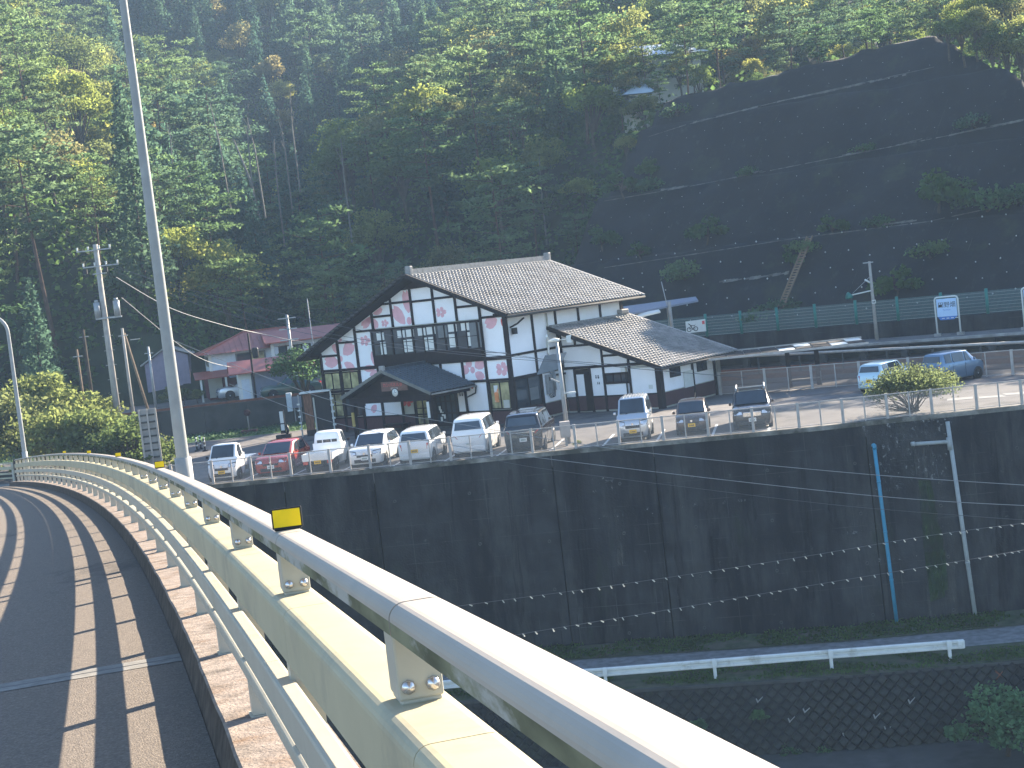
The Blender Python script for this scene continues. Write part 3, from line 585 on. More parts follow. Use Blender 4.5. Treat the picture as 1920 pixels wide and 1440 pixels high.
# s of platform edges found from the photograph: front about -5.5, back -1.2
tbox('track_bed', -60, 40, -17.5, -5.2, .0, .06, mat('ballast', (.07, .055, .048), .95, var=.5, scale=6, bump=1), kind='structure')
for s_ in (-9.6, -8.53, -14.6, -13.53): tbox('rail_track', -60, 40, s_, s_+.07, .06, .26, M['rust'], kind='structure')
tbox('platform', -60, 40, -4.9, -1.0, .85, 1.1, M['asphalt'], kind='structure')
tbox('platform_edge', -60, 40, -5.25, -4.9, .95, 1.12, M['conc'], kind='structure')
for a_ in np.arange(-24, 22, 2.9): tbox('platform_support', a_, a_+.45, -4.7, -4.3, .0, .85, M['conc_d'], kind='structure')
tbox('platform_back', -60, 40, -2.0, -1.0, 0, .85, M['conc_d'], kind='structure')
# low wall and green fence at the foot of the cut slope
lw = tbox('toe_wall', -40, 40, -.55, -.05, 0, 2.15, M['wall']); tag(lw, 'low dark concrete wall behind the far platform under the green fence', 'wall')
gf = empty('green_fence', (0, 0, 0), label='green posted wire fence along the foot of the netted slope', cat='fence')
gposts = [(1395, 628), (1463, 622), (1534, 615), (1610, 607), (1688, 601), (1770, 593), (1855, 585), (1330, 634), (1940, 577)]
nU = np.array([U2[0], U2[1], 0.])
ga = sorted([float((onplane(x, y, [O2[0], O2[1], 2.15], nU)[:2]-O2) @ A2) for x, y in gposts]); ga = [ga[0]-3.0*k for k in (3, 2, 1)]+ga+[ga[-1]+3*k for k in (1, 2)]
for a_ in ga:
    p = ts(a_, -.3); MB().tube([(0, 0, 0), (0, 0, 1.75)], .11, 10).build('post', M['green'], gf).location = (p[0], p[1], 2.1)
for a_, b_ in zip(ga[:-1], ga[1:]):
    p, q = ts(a_, -.3), ts(b_, -.3)
    mb = MB()
    for z in np.arange(2.25, 3.75, .22): mb.beam((p[0], p[1], z), (q[0], q[1], z), .018, .018)
    mb.build('wire', M['steel'], gf)
    MB().poly([(p[0], p[1], 2.2), (q[0], q[1], 2.2), (q[0], q[1], 3.7), (p[0], p[1], 3.7)]).build('mesh_panel', M['gmesh'], gf)
# cut slope with benches
nrm2 = lambda a_, s_: noise.noise(Vector((a_*.25, s_*.25, 3.)))*.6+noise.noise(Vector((a_*.9, s_*.9, 9.)))*.28
def crest(a_): return float(np.interp(a_, [-45, -38, -27, -11.4, -3.7, 2, 8, 15], [19.5, 20.5, 21.5, 22.5, 17.5, 12, 8, 6]))
bench = [(0, 2.0), (6.4, 8.6), (7.2, 8.75), (12.3, 14.1), (13.1, 14.25), (18.0, 19.9), (18.7, 20.05), (23.5, 25.2), (26, 26.2)]
def sz(s_): return float(np.interp(s_, [b[0] for b in bench], [b[1] for b in bench]))
def left_lim(s_): return float(np.interp(s_, [0, 6.5, 12, 19, 24], [-37.5, -39, -39, -36.5, -35]))
na, ns = 150, 80; vs = []
sv = sorted(list(np.linspace(0, 25, 62))+[6.41, 7.19, 12.31, 13.09, 18.01, 18.69]); ns = len(sv)
av = np.linspace(-48, 45, na)
for s_ in sv:
    for a_ in av:
        p = ts(a_, s_); lim = crest(a_); z = sz(min(s_, lim))-max(0, s_-lim)*1.3
        z -= max(0, left_lim(min(s_, 24))-a_)*1.6+(2.5 if a_ < left_lim(min(s_, 24)) else 0)
        onb = any(abs(s_-c_) < .5 for c_ in (6.8, 12.7, 18.35)); z += nrm2(a_, s_)*(.35 if onb else 1)*min(1, s_)
        vs.append((p[0], p[1], z))
fs = [(i*na+j, i*na+j+1, (i+1)*na+j+1, (i+1)*na+j) for i in range(ns-1) for j in range(na-1)]
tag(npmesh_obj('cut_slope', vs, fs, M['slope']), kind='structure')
SV, AV = np.array(sv), av; SZ = np.array(vs)[:, 2].reshape(ns, na)
def slopept(px, py):
    r = ray(px, py); t0 = 95.; P = CAM+r*t0
    for k in range(300):
        P = CAM+r*t0; v = P[:2]-O2; s_ = v @ U2; a_ = v @ A2
        if s_ > 0:
            i = min(ns-1, np.searchsorted(SV, s_)); j = min(na-1, np.searchsorted(AV, a_))
            if P[2] <= SZ[i, j]: break
        t0 += .2
    return P
# ledge dust, pale scars and anchor caps
sc_ = empty('slope_ledge_dust', (0, 0, 0)); col.objects.unlink(sc_); bpy.data.objects.remove(sc_)
mb = MB()
def scar(pts, w_, dz=.09):
    for (x0, y0), (x1, y1) in zip(pts[:-1], pts[1:]):
        n = max(2, int(math.hypot(x1-x0, y1-y0)/7))
        for k in range(n):
            if random.random() < .04: continue
            P = slopept(lerp(x0, x1, k/n), lerp(y0, y1, k/n)); Q = slopept(lerp(x0, x1, (k+1)/n), lerp(y0, y1, (k+1)/n))
            w1 = w_*random.uniform(.4, 1.3); o_ = np.array([-U2[0], -U2[1], .9])*dz; h_ = np.array([U2[0], U2[1], 1])*w1*.5
            mb.poly([P-h_+o_, Q-h_*.8+o_, Q+h_+o_, P+h_*.8+o_])
scar([(1350, 530), (1420, 522), (1480, 513)], .22); scar([(1240, 358), (1290, 351)], .2)
scar([(1300, 232), (1380, 212), (1470, 190), (1560, 172), (1640, 154), (1700, 142)], .16)
scar([(1580, 293), (1640, 283)], .14); scar([(1680, 275), (1730, 262)], .14); scar([(1780, 256), (1850, 240), (1920, 227)], .16)
scar([(1390, 330), (1430, 322)], .1); scar([(1655, 423), (1720, 415)], .16)
scar([(1466, 205), (1458, 222), (1452, 232)], .22); scar([(1440, 250), (1425, 290)], .09)
for _ in range(26):
    x = random.uniform(1230, 1890); y = random.uniform(190, 440); l = random.uniform(20, 60); scar([(x, y), (x-l*.35, y+l)], .05, .07)
for pts in ([(1134, 503), (1300, 478), (1479, 450), (1738, 417), (1915, 380)], [(1134, 378), (1287, 352), (1460, 318), (1637, 283), (1915, 229)], [(1215, 258), (1287, 235), (1470, 189), (1752, 127)]): scar(pts, .07, .06)
for _ in range(40):
    x = random.uniform(1200, 1890); y = random.uniform(170, 520); l = random.uniform(15, 70); scar([(x, y), (x-l*.15, y+l*.5), (x-l*.35, y+l)], random.choice((.03, .05, .08)), .06)
o = mb.build('slope_scars', M['dust']); tag(o, kind='stuff')
mb = MB(); ra = random.Random(5)
for row in range(0, 17):
    s_ = .9+row*1.32
    if any(abs(s_-c_) < .35 for c_ in (6.8, 12.7, 18.35)): continue
    for a_ in np.arange(-37, 10, 1.75):
        aa = a_+(.87 if row % 2 else 0)+ra.uniform(-.15, .15)
        if s_ > crest(aa)-1 or aa < left_lim(s_)+2: continue
        i = np.searchsorted(SV, s_); j = np.searchsorted(AV, aa); z = SZ[i, j]; p = ts(aa, s_); r = ra.uniform(.05, .075) if row < 5 else ra.uniform(.02, .035)
        mb.add([(p[0]+r*x-U2[0]*.1, p[1]-U2[1]*.1+r*y, z+.1+r*w_) for x, y, w_ in ((1, 0, 0), (-1, 0, 0), (0, -1.2, 0), (0, 1, 0), (0, 0, 1.2), (0, 0, -1))], [(0, 2, 4), (2, 1, 4), (1, 3, 4), (3, 0, 4), (2, 0, 5), (1, 2, 5)])
tag(mb.build('anchor_caps', mat('anchor_cap', (.48, .48, .46), .6, var=.1)), kind='stuff')
# ladder stair on the slope
t = empty('slope_ladder', slopept(1470, 590), label='long pale ladder stair climbing the dark netted slope', cat='ladder')
A_ = slopept(1468, 583); B_ = slopept(1522, 450); base = np.array(t.location); off = np.array([-U2[0], -U2[1], 1])*.3
A_ = A_+off-base; B_ = B_+off-base; side = np.array([A2[0], A2[1], 0])*.22
for sg in (-1, 1): MB().beam(A_+side*sg, B_+side*sg, .07, .12).build('stringer', M['wood'], t)
rm = MB().beam(-side, side, .06, .10).mesh('rung', M['wood'])
for k in range(1, 26): q = link('rung', rm, t); q.location = A_+(B_-A_)*k/26
# =============== HILLS AND FOREST ===============
def far_hill(x, y): return .50*(y-200)-.26*x*min(1, max(0, (y-190)/60))+2
def hz(x, y):
    """height of the natural hills"""
    v = np.array([x, y])-O2; s_ = v @ U2; a_ = v @ A2
    xv = -.146*y-1.5
    zM = far_hill(x, y)
    # left hill, rising mainly to the left
    zL = min(.80*(xv-x)+.20*(y-122)+1.0, 1.0*(y-116)+.5)
    # right spur: follows the strike of the cut slope, flat-topped
    lim = crest(a_)
    if a_ < -40: sl_ = s_-3.5-min(6, (-40-a_)*.12)
    else: sl_ = s_
    zR = .95*min(sl_, lim)+.5+max(0, sl_-lim)*(.34 if a_ < -42 else .10 if a_ < -14 else -.1)
    zR = min(zR, 1.35*(x-xv)+1.0)
    if a_ > -42 and s_ < lim+1: zR = min(zR, sz(max(0, min(s_, lim)))-1.8)
    z = max(zM, zL, zR, -.4)
    return z+1.3*noise.noise(Vector((x*.05, y*.05, 0)))*min(1, max(0, z)/6)
gx = np.arange(-110, 112, 3.); gy = np.arange(104, 441, 3.)
HZ = np.array([[hz(x, y) for x in gx] for y in gy])
vs = np.array([(x, y, HZ[j, i]) for j, y in enumerate(gy) for i, x in enumerate(gx)]); n = len(gx)
fs = [(j*n+i, j*n+i+1, (j+1)*n+i+1, (j+1)*n+i) for j in range(len(gy)-1) for i in range(n-1)]
tag(npmesh_obj('hillside', vs, fs, M['forest_floor']), kind='structure')
def hgt(x, y):
    i = np.clip((x-gx[0])/3, 0, len(gx)-1.001); j = np.clip((y-gy[0])/3, 0, len(gy)-1.001); a_, b_ = int(i), int(j); u, v = i-a_, j-b_
    return HZ[b_, a_]*(1-u)*(1-v)+HZ[b_, a_+1]*u*(1-v)+HZ[b_+1, a_]*(1-u)*v+HZ[b_+1, a_+1]*u*v
# ---- tree prototypes ----
def leafquads(C, size, r_, flat=.0, aspect=1.7):
    """C (n,3) centres -> quads of irregular rhombs"""
    n = len(C); a_ = r_.normal(size=(n, 3)); a_[:, 2] *= (1-flat); a_ /= np.linalg.norm(a_, axis=1)[:, None]+1e-9
    b_ = r_.normal(size=(n, 3)); b_[:, 2] *= (1-flat); b_ -= a_*(a_*b_).sum(1)[:, None]; b_ /= np.linalg.norm(b_, axis=1)[:, None]+1e-9
    s_ = size*r_.uniform(.6, 1.4, size=(n, 1)); L_ = a_*s_*aspect*.5; W_ = b_*s_*.5
    V = np.stack([C-L_, C-W_*.9+L_*.1, C+L_, C+W_*1.1], 1).reshape(-1, 3); F = np.arange(4*n).reshape(-1, 4); return V, F
def trunk(pts, rs, m_, n=6, branches=()):
    mb = MB(); mb.tube(pts, rs, n, cap=False)
    for bp_, br in branches: mb.tube(bp_, br, 4, cap=False)
    return mb.mesh('trunk', m_)
def make_pine(seed, H=13, low=.42, leaves=3200, lm=None):
    r_ = np.random.default_rng(seed); bend = r_.uniform(-.8, .8, 2)
    tp = [(bend[0]*math.sin(k/8*2.2)*.7, bend[1]*math.sin(k/8*1.7)*.7, H*.97*k/8) for k in range(9)]; tr = [lerp(.17, .03, k/8) for k in range(9)]
    C = []; br = []; nb = 22
    for k in range(nb):
        f_ = low+(1-low)*(k+.5)/nb; f_ = min(f_, .99); z = H*f_; i = min(7, int(f_*8)); base = np.array(tp[i])*(1-(f_*8-i))+np.array(tp[i+1])*(f_*8-i) if i < 8 else np.array(tp[8])
        an = k*2.4+r_.uniform(-.4, .4); ln = (1.1+3.0*math.sin(PI*min(1, (1-f_)/(1-low)*.85+.12)))*r_.uniform(.6, 1.1); d = np.array([math.cos(an), math.sin(an), r_.uniform(-.05, .28)])
        tip = base+d*ln; br.append(([base, base+d*ln*.55+np.array([0, 0, -.08]), tip], [.035, .02, .01]))
        m_ = int(leaves/nb)
        t_ = r_.uniform(.3, 1.05, m_)**.8; side = np.array([-d[1], d[0], 0]); w_ = r_.normal(0, .30, m_)*(.5+t_)*ln*.42
        # clumped pads
        nc = max(3, int(ln*3)); cc = r_.uniform(0, 1, (nc, 3)); cp = np.array([base+d*ln*lerp(.4, 1.0, c_[0])+side*(c_[1]-.5)*ln*.7+np.array([0, 0, (c_[2]-.3)*.35]) for c_ in cc])
        pick = r_.integers(0, nc, m_); P = cp[pick]+r_.normal(0, 1, (m_, 3))*np.array([.34, .34, .10]); C.append(P)
    C = np.concatenate(C); V, F = leafquads(C, .17, r_, .55, 2.4)
    return npmesh('crown', V, F, lm or L_PINE), trunk(tp, tr, M['redbark'], 6, br)
def make_cedar(seed, H=15, leaves=2600):
    r_ = np.random.default_rng(seed); f_ = 1-np.sqrt(r_.uniform(0, 1, leaves))*.88; an = r_.uniform(0, 2*PI, leaves)
    R_ = 2.5*(1-f_)**.8*(1+.25*np.sin(an*5+f_*40)+.18*np.sin(f_*70+an*2)); R_ *= r_.uniform(.55, 1.05, leaves)
    C = np.stack([np.cos(an)*R_, np.sin(an)*R_, f_*H-.18*R_+.3*np.sin(an*3)], 1); V, F = leafquads(C, .26, r_, .2, 1.8)
    return npmesh('crown', V, F, L_CEDAR), trunk([(0, 0, 0), (.1, 0, H*.5), (0, 0, H*.97)], [.2, .12, .02], M['bark'])
def make_broad(seed, H=10, W_=6., leaves=3600, lm=None, low=.35, size=.20, bark='bark', lobes=16):
    r_ = np.random.default_rng(seed); C = []; br = []; cz = H*(low+1)/2
    tp = [(0, 0, 0), (r_.uniform(-.3, .3), r_.uniform(-.3, .3), H*.3), (r_.uniform(-.5, .5), r_.uniform(-.5, .5), H*.62)]
    for k in range(lobes):
        d = r_.normal(size=3); d /= np.linalg.norm(d); d[2] = abs(d[2])*1.1-.35; rr = r_.uniform(.45, 1.)
        c_ = np.array([d[0]*W_*.42*rr, d[1]*W_*.42*rr, cz+d[2]*H*(1-low)*.46*rr]); lr = r_.uniform(.5, 1.0)*W_*.20
        m_ = int(leaves/lobes); v = r_.normal(size=(m_, 3)); v /= np.linalg.norm(v, axis=1)[:, None]; q = c_+v*(lr*r_.uniform(.45, 1.12, (m_, 1)))*np.array([1.15, 1.15, .7]); C.append(q)
        br.append(([tp[1], lerp(np.array(tp[2]), c_, .5), c_], [.07, .045, .015]))
    C = np.concatenate(C); V, F = leafquads(C, size, r_, .25, 1.35)
    return npmesh('crown', V, F, lm or L_BROAD), trunk(tp, [W_*.028, W_*.022, W_*.012], M[bark], 6, br)
PINES = [make_pine(i, H=13+i % 3, low=(.35, .5, .42, .55)[i % 4]) for i in range(5)]
CEDARS = [make_cedar(i+20) for i in range(4)]
BROADS = [make_broad(i+40, H=8.5+i % 3, W_=6.8+.6*(i % 2), lobes=14+3*i) for i in range(6)]
AUTS = [make_broad(i+60, H=8, W_=5.2, lm=L_AUT) for i in range(2)]
BUSHY = [make_broad(i+80, H=5.0, W_=5.0, lm=L_BUSH, low=.05, leaves=4200, size=.15, lobes=26) for i in range(3)]
def place_tree(kind, protos, P, s_, rz, label, group, k, tilt=0., cat='tree', sz_=1.):
    cr, tr = protos[k % len(protos)]
    t = empty(kind, P, rz, label, cat, group); t.scale = (s_, s_, s_*sz_); t.rotation_euler = (tilt, tilt*.5, rz)
    link('trunk', tr, t); link('crown', cr, t); return t
LBL = {('pine', 'L'): ('red pine among the trees of the left hillside', 'pines on the left hillside'),
       ('pine', 'R'): ('red pine standing above and beside the dark netted slope', 'pines above the netted slope'),
       ('pine', 'M'): ('pine standing on the far wooded hill behind the station', 'pines on the far hill'),
       ('cedar', 'M'): ('pointed cedar in the dense stand on the far hill', 'cedars on the far hill'),
       ('cedar', 'L'): ('pointed cedar among the trees of the left hillside', 'cedars on the left hillside'),
       ('cedar', 'R'): ('pointed cedar on the wooded spur behind the station roof', 'cedars on the right spur'),
       ('broad', 'L'): ('leafy green broadleaf tree on the left hillside', 'broadleaf trees on the left hillside'),
       ('broad', 'R'): ('leafy broadleaf tree on the spur behind the station roof', 'broadleaf trees on the right spur'),
       ('broad', 'M'): ('leafy broadleaf tree on the far hill', 'broadleaf trees on the far hill'),
       ('autumn', 'L'): ('orange tinted autumn tree on the left hillside', 'autumn trees on the left hillside'),
       ('autumn', 'R'): ('yellow brown tree on the spur behind the station', 'autumn trees on the right spur'),
       ('autumn', 'M'): ('yellow brown autumn tree on the far hill', 'autumn trees on the far hill')}
RL = {('pine', True): ('red pine above the crest of the dark netted slope', 'pines above the netted slope'), ('pine', False): ('pine on the wooded spur behind the station roof', 'pines on the right spur'),
      ('broad', True): ('leafy broadleaf tree among the pines above the netted slope', 'broadleaf trees above the netted slope'), ('broad', False): ('leafy broadleaf tree on the spur behind the station roof', 'broadleaf trees on the right spur')}
cand = []; rt = random.Random(11); grid = {}
def ok_(x, y, r):
    k = (int(x//6), int(y//6))
    for i in (-1, 0, 1):
        for j in (-1, 0, 1):
            for q in grid.get((k[0]+i, k[1]+j), ()):
                if (q[0]-x)**2+(q[1]-y)**2 < r*r: return False
    grid.setdefault(k, []).append((x, y)); return True
tries = 0
while tries < 34000:
    tries += 1; y = 112+ (rt.random()**.85)*290; x = lerp(-.40, .40, rt.random())*y
    v = np.array([x, y])-O2; s_ = v @ U2; a_ = v @ A2
    if s_ > -6 and a_ > left_lim(max(0, min(24, s_)))-1.0 and s_ < crest(a_)+.8: continue
    if s_ < 1 and a_ > -44: continue
    if -34 < x < -9 and y < 125: continue       # houses
    z = hgt(x, y)
    if z < .6 and y < 140 and x > -8: continue
    P = np.array([x, y, z]); q = proj(P+[0, 0, 4.]); q2 = proj(P+[0, 0, 14.])
    if q[0] < -130 or q[0] > 2050 or q[1] < -70 or q2[1] > 760: continue
    r = (4.3 if y < 170 else 5.0 if y < 240 else 5.6)
    if not ok_(x, y, r): continue
    xv = -.146*y-1.5
    reg = 'M' if far_hill(x, y) > z-2.5 else ('L' if x < xv else 'R')
    u = rt.random()
    if reg == 'M': kd = 'cedar' if u < .62 else 'pine' if u < .78 else 'broad' if u < .96 else 'autumn'
    elif reg == 'L' and z > 12 and 7 < xv-x < 26: kd = 'broad' if u < .62 else 'pine' if u < .90 else 'autumn'  # more pale broadleaf: the ridge's sunlight is put into the leaf colour
    elif reg == 'L': kd = 'pine' if u < (.62 if z > 9 else .40) else 'broad' if u < .93 else 'autumn' if u < .955 else 'cedar'
    elif False: pass
    else:
        top_ = s_ > crest(a_)-1 and a_ > -43
        if a_ > -14 and s_ < crest(a_)+10: kd = 'pine' if u < .5 else 'broad' if u < .96 else 'autumn'
        else: kd = ('pine' if u < .55 else 'broad' if u < .92 else 'autumn') if top_ else ('pine' if u < .28 else 'broad' if u < .88 else 'autumn' if u < .91 else 'cedar')
    if reg != 'M' and -13 < x-xv < 9 and z < 26: kd = 'cedar' if u < .5 else 'pine'  # darker kinds put the valley's shade into the leaf colour
    if reg == 'L' and z < 9 and x > -38: kd = 'cedar' if u < .4 else 'pine' if u < .8 else 'broad'  # shade at the hill foot, likewise put in by darker kinds
    cand.append((y, x, z, reg, kd, s_, a_, q))
cand.sort(key=lambda c: c[0]); cnt = {}; rest = []
PR = dict(pine=PINES, cedar=CEDARS, broad=BROADS, autumn=AUTS); NM = dict(pine='pine_tree', cedar='cedar_tree', broad='broadleaf_tree', autumn='autumn_tree')
for i, (y, x, z, reg, kd, s_, a_, q) in enumerate(cand):
    near_cut = a_ > -43 and s_ < crest(a_)+26
    sc1 = rt.choice([rt.uniform(.6, .9), rt.uniform(.85, 1.2), rt.uniform(.9, 1.35)])
    if near_cut: sc1 *= .72 if kd == 'pine' else .55
    if near_cut and -32 < a_ < 0: sc1 *= (.55 if s_ < crest(a_)+9 else .7)
    if reg == 'R' and not near_cut: sc1 *= .9
    cnt[kd] = cnt.get(kd, 0)+1
    rz = rt.uniform(0, 6.28); kk = rt.randrange(100)
    if cnt[kd] <= 300:
        lb, gp_ = LBL[(kd, reg)] if not (reg == 'R' and kd in ('pine', 'broad')) else RL[(kd, bool(near_cut))]; lb, gp_ = (('small ' if sc1 < .8 else 'tall ' if sc1 > 1.1 else '')+lb+(' low down' if z < 10 else ' high up' if z > 30 else ''), gp_); place_tree(NM[kd], PR[kd], (x, y, z-.3), sc1, rz, lb, gp_, kk, tilt=rt.uniform(-.05, .05))
    else: rest.append((kd, x, y, z, sc1, rz, kk))
# the farther trees past the limit: one object, real leaf geometry
if rest:
    VV, FF, off = [], [], 0
    for kd, x, y, z, s_, rz, kk in rest:
        cr = PR[kd][kk % len(PR[kd])][0]; nv = len(cr.vertices)
        if not hasattr(place_tree, 'c'): place_tree.c = {}
        key = cr.name
        if key not in place_tree.c:
            a_ = np.empty(nv*3, np.float32); cr.vertices.foreach_get('co', a_); q4 = a_.reshape(-1, 4, 3); keep = q4[::4]; cen = keep.mean(1, keepdims=True); place_tree.c[key] = (cen+(keep-cen)*1.75).reshape(-1, 3)
        a_ = place_tree.c[key]*s_; c_, n_ = math.cos(rz), math.sin(rz)
        VV.append(np.stack([a_[:, 0]*c_-a_[:, 1]*n_+x, a_[:, 0]*n_+a_[:, 1]*c_+y, a_[:, 2]+z-.3], 1))
    V = np.concatenate(VV); F = np.arange(len(V)).reshape(-1, 4); tag(link('distant_woods', npmesh('distant_woods', V, F, L_CEDAR)), kind='stuff')
print('TREES', len(cand), cnt)
# undergrowth over the hills: one mass
N_ = 75000; ux = rng.uniform(-.42, .42, N_); uy = 106+rng.uniform(0, 1, N_)**1.15*290; ux = ux*uy
C = []
for x, y in zip(ux, uy):
    v = np.array([x, y])-O2; s_ = v @ U2; a_ = v @ A2
    if s_ > -8 and a_ > left_lim(max(0, min(24, s_)))-.5 and s_ < crest(a_)+.3: continue
    if s_ < 0 and a_ > -44: continue
    if -32 < x < -9 and y < 121: continue
    z = hgt(x, y)
    if z < .7 and x > -6: continue
    C.append((x, y, z+abs(rng.normal(0, .8))))
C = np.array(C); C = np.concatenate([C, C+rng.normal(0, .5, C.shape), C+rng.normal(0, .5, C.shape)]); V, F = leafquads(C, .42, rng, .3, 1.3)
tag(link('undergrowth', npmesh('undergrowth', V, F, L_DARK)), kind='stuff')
# plants growing on the netted slope
SL = make_broad(200, H=1.6, W_=2.2, lm=L_DARK, low=0, leaves=900, size=.16, lobes=9); SG = make_broad(201, H=.7, W_=2.6, lm=L_PINE, low=0, leaves=600, size=.12, lobes=10)
for i, (px, py, s_, g, lb) in enumerate([(1760, 400, 2.2, 0, 'tall dark shrub on the third ledge of the netted slope'), (1563, 440, 1.1, 0, 'dark round shrub on the ledge above the ladder'), (1202, 484, 1.0, 0, 'dark shrub on the ledge above the station roof'),
        (1405, 327, 1.1, 1, 'pale tuft on the middle ledge of the slope'), (1325, 455, 1.5, 0, 'spreading shrub above the pale streak'), (1645, 425, 1.3, 1, 'straggly green shrub right of the ladder top'), (1745, 480, 1.6, 1, 'hanging green creeper below the third ledge'),
        (1795, 360, 1.6, 1, 'light green shrub growing up the slope above the tall dark shrub'), (1285, 520, 2.0, 1, 'yellow green creeper beside the station roof'), (1505, 470, 1.3, 1, 'creeper growing around the top of the ladder'), (1483, 500, .9, 0, 'small dark bush left of the ladder'),
        (1620, 285, 1.1, 1, 'small tuft on the second ledge near the middle'), (1275, 215, 1.5, 1, 'green bush on the highest ledge at the left'), (1220, 355, 1.6, 1, 'low bush at the left end of the middle ledge'), (1850, 392, 2.2, 1, 'long strip of weeds on the ledge at far right'), (1905, 383, 2.0, 1, 'weeds on the ledge at the right edge of the view'),
        (1170, 370, 1.6, 0, 'dark bush at the left border of the slope'), (1830, 235, 1.4, 1, 'tuft on the upper ledge at far right'), (1905, 120, 2.6, 0, 'dark bush hanging over the right end of the crest'), (1215, 335, 1.3, 0, 'dark bush under the hill house'),
        (1130, 470, 1.5, 0, 'dark bush behind the station ridge'), (1460, 588, 1.6, 1, 'weeds at the foot of the ladder'), (1420, 600, 1.3, 1, 'weeds behind the green fence left of the ladder'), (1680, 560, 1.6, 0, 'ivy mass behind the green fence near the platform pole')]):
    P = slopept(px, py); cr, tr = (SG if g else SL)
    t = empty('slope_shrub', P-np.array([0, 0, .2]), i*1.3, lb, 'shrub', 'plants rooted on the netted slope'); t.scale = (s_, s_, s_); link('crown', cr, t); link('stem', tr, t)
# roadside trees left of the station, sunlit
for i, (px, Y, zb, s_, lb) in enumerate([(35, 92, -1, 1.35, 'sunlit bushy tree at the left edge behind the bridge railing'), (110, 88, -1.2, 1.25, 'sunlit bushy tree right of the thin lamp post'), (175, 86, -1.4, 1.15, 'sunlit bushy tree in front of the tall utility pole'), (240, 84.5, -1.5, 1.05, 'sunlit bushy tree beside the slotted grey panel'),
        (-20, 90, -1, 1.3, 'sunlit bushy tree cut by the left edge of the view'), (75, 97, 0, 1.3, 'sunlit bushy tree behind the others near the thin lamp post'), (150, 95, -.5, 1.15, 'sunlit bushy tree behind the others left of the utility pole'), (262, 86.5, -1.6, .8, 'small leafy bush next to the dark parked car')]):
    p = at(px, 800, Y); place_tree('roadside_tree', BUSHY, (p[0], p[1], zb), s_, i*1.1, lb, 'sunlit bushy trees behind the bridge railing', i)
# trees along the right end of the crest
for i, (px, py, s_) in enumerate(((1775, 62, .45), (1805, 74, .5), (1832, 88, .55), (1862, 108, .6), (1890, 128, .6), (1918, 140, .7), (1940, 120, .8), (1850, 60, .7), (1900, 80, .75), (1800, 40, .5))):
    p = at(px, py, 122+(i > 6)*5); place_tree('broadleaf_tree', BROADS, (p[0], p[1], p[2]-2.2), s_, i*1.7, 'dark leafy tree overhanging the right end of the slope crest', 'trees over the right end of the slope crest', i)
# unseen pines added to shade the lot; trees in front of the hill houses
for i, (a_, s_) in enumerate(((1, 14), (4, 12), (7, 11), (3, 16), (9, 13), (6, 15), (12, 10))):
    p = ts(a_, s_); place_tree('pine_tree', PINES, (p[0], p[1], hgt(p[0], p[1])-.3), .78, i*2.1, 'unseen pine added past the right end of the netted slope to shade the lot', 'unseen pines added to shade the lot', i)
for i, (px, py, Y, s_) in enumerate(((1165, 215, 146, .5), (1195, 165, 150, .5), (1278, 165, 149, .5), (1300, 150, 150, .55), (1210, 215, 145, .35), (1180, 190, 146, .45), (1240, 190, 144, .35), (1150, 180, 150, .6))):
    p = at(px, py, Y); pr_ = BROADS if i % 3 else PINES; place_tree('broadleaf_tree' if i % 3 else 'pine_tree', pr_, (p[0], p[1], p[2]-1.5), s_*(1 if i % 3 else .9), i*1.3, 'sunlit tree in front of the pale roofed hill house', 'trees around the hill houses', i)
# the leaning bare trunk
b = at(492, 415, 150.); tp = at(438, 262, 150.); t = empty('leaning_dead_tree', b, label='bare pale trunk leaning left on the edge of the left hillside', cat='tree')
d = tp-b; MB().tube([(0, 0, -2), tuple(d*.5+[.2, 0, 0]), tuple(d)], [.19, .14, .07], 6).build('trunk', M['palebark'], t)
mb = MB()
for k in range(5): c_ = d*(.45+.12*k); mb.tube([tuple(c_), tuple(c_+[(-1)**k*.9, .3, .5])], [.04, .015], 4)
mb.build('branch', M['palebark'], t)
# pale thin stems in the dark valley
for i in range(9):
    px, py = rt.choice([(540, 400), (620, 380), (330, 330), (590, 300), (1080, 440), (500, 350), (430, 340)]); Y = rt.uniform(140, 152); b = at(px+rt.uniform(-55, 55), py+rt.uniform(-20, 20), Y); H_ = rt.uniform(5, 9)
    t = empty('bare_tree', b, rt.uniform(0, 6), 'thin pale bare stem in the shaded gap between the hillsides', 'tree', 'bare pale stems in the shaded gap'); a_ = rt.uniform(-.12, .12)
    MB().tube([(0, 0, -3), (a_*3, 0, H_*.5), (a_*H_, .2, H_)], [.09, .07, .03], 5).build('trunk', M['palebark'], t)
    mb = MB()
    for k in range(4): z = H_*(.5+.1*k); mb.tube([(a_*z, 0, z), (a_*z+rt.uniform(-1, 1), .3, z+1.3)], [.03, .012], 4)
    mb.build('branch', M['palebark'], t)
# houses on the hill above the cut
def hill_house(px, py, Y, wd_, dp, hh, roofm, wallm, label, rz):
    b = at(px, py, Y); t = empty('hill_house', b, rz, label, 'house')
    MB().box(-wd_/2, wd_/2, -dp/2, dp/2, -4, hh).build('wall', wallm, t)
    e_ = .7; r = hh+1.5
    mb = MB(); mb.add([(-wd_/2-e_, -dp/2-e_, hh), (wd_/2+e_, -dp/2-e_, hh), (wd_/2+e_, dp/2+e_, hh), (-wd_/2-e_, dp/2+e_, hh), (-wd_/2+1.5, 0, r), (wd_/2-1.5, 0, r)], [(0, 1, 5, 4), (1, 2, 5), (2, 3, 4, 5), (3, 0, 4), (3, 2, 1, 0)]); mb.build('roof', roofm, t)
    for k in (-1, 1): MB().box(k*wd_*.25-.6, k*wd_*.25+.6, -dp/2-.04, -dp/2+.03, hh-1.6, hh-.5).build('window', M['glass'], t)
    return t
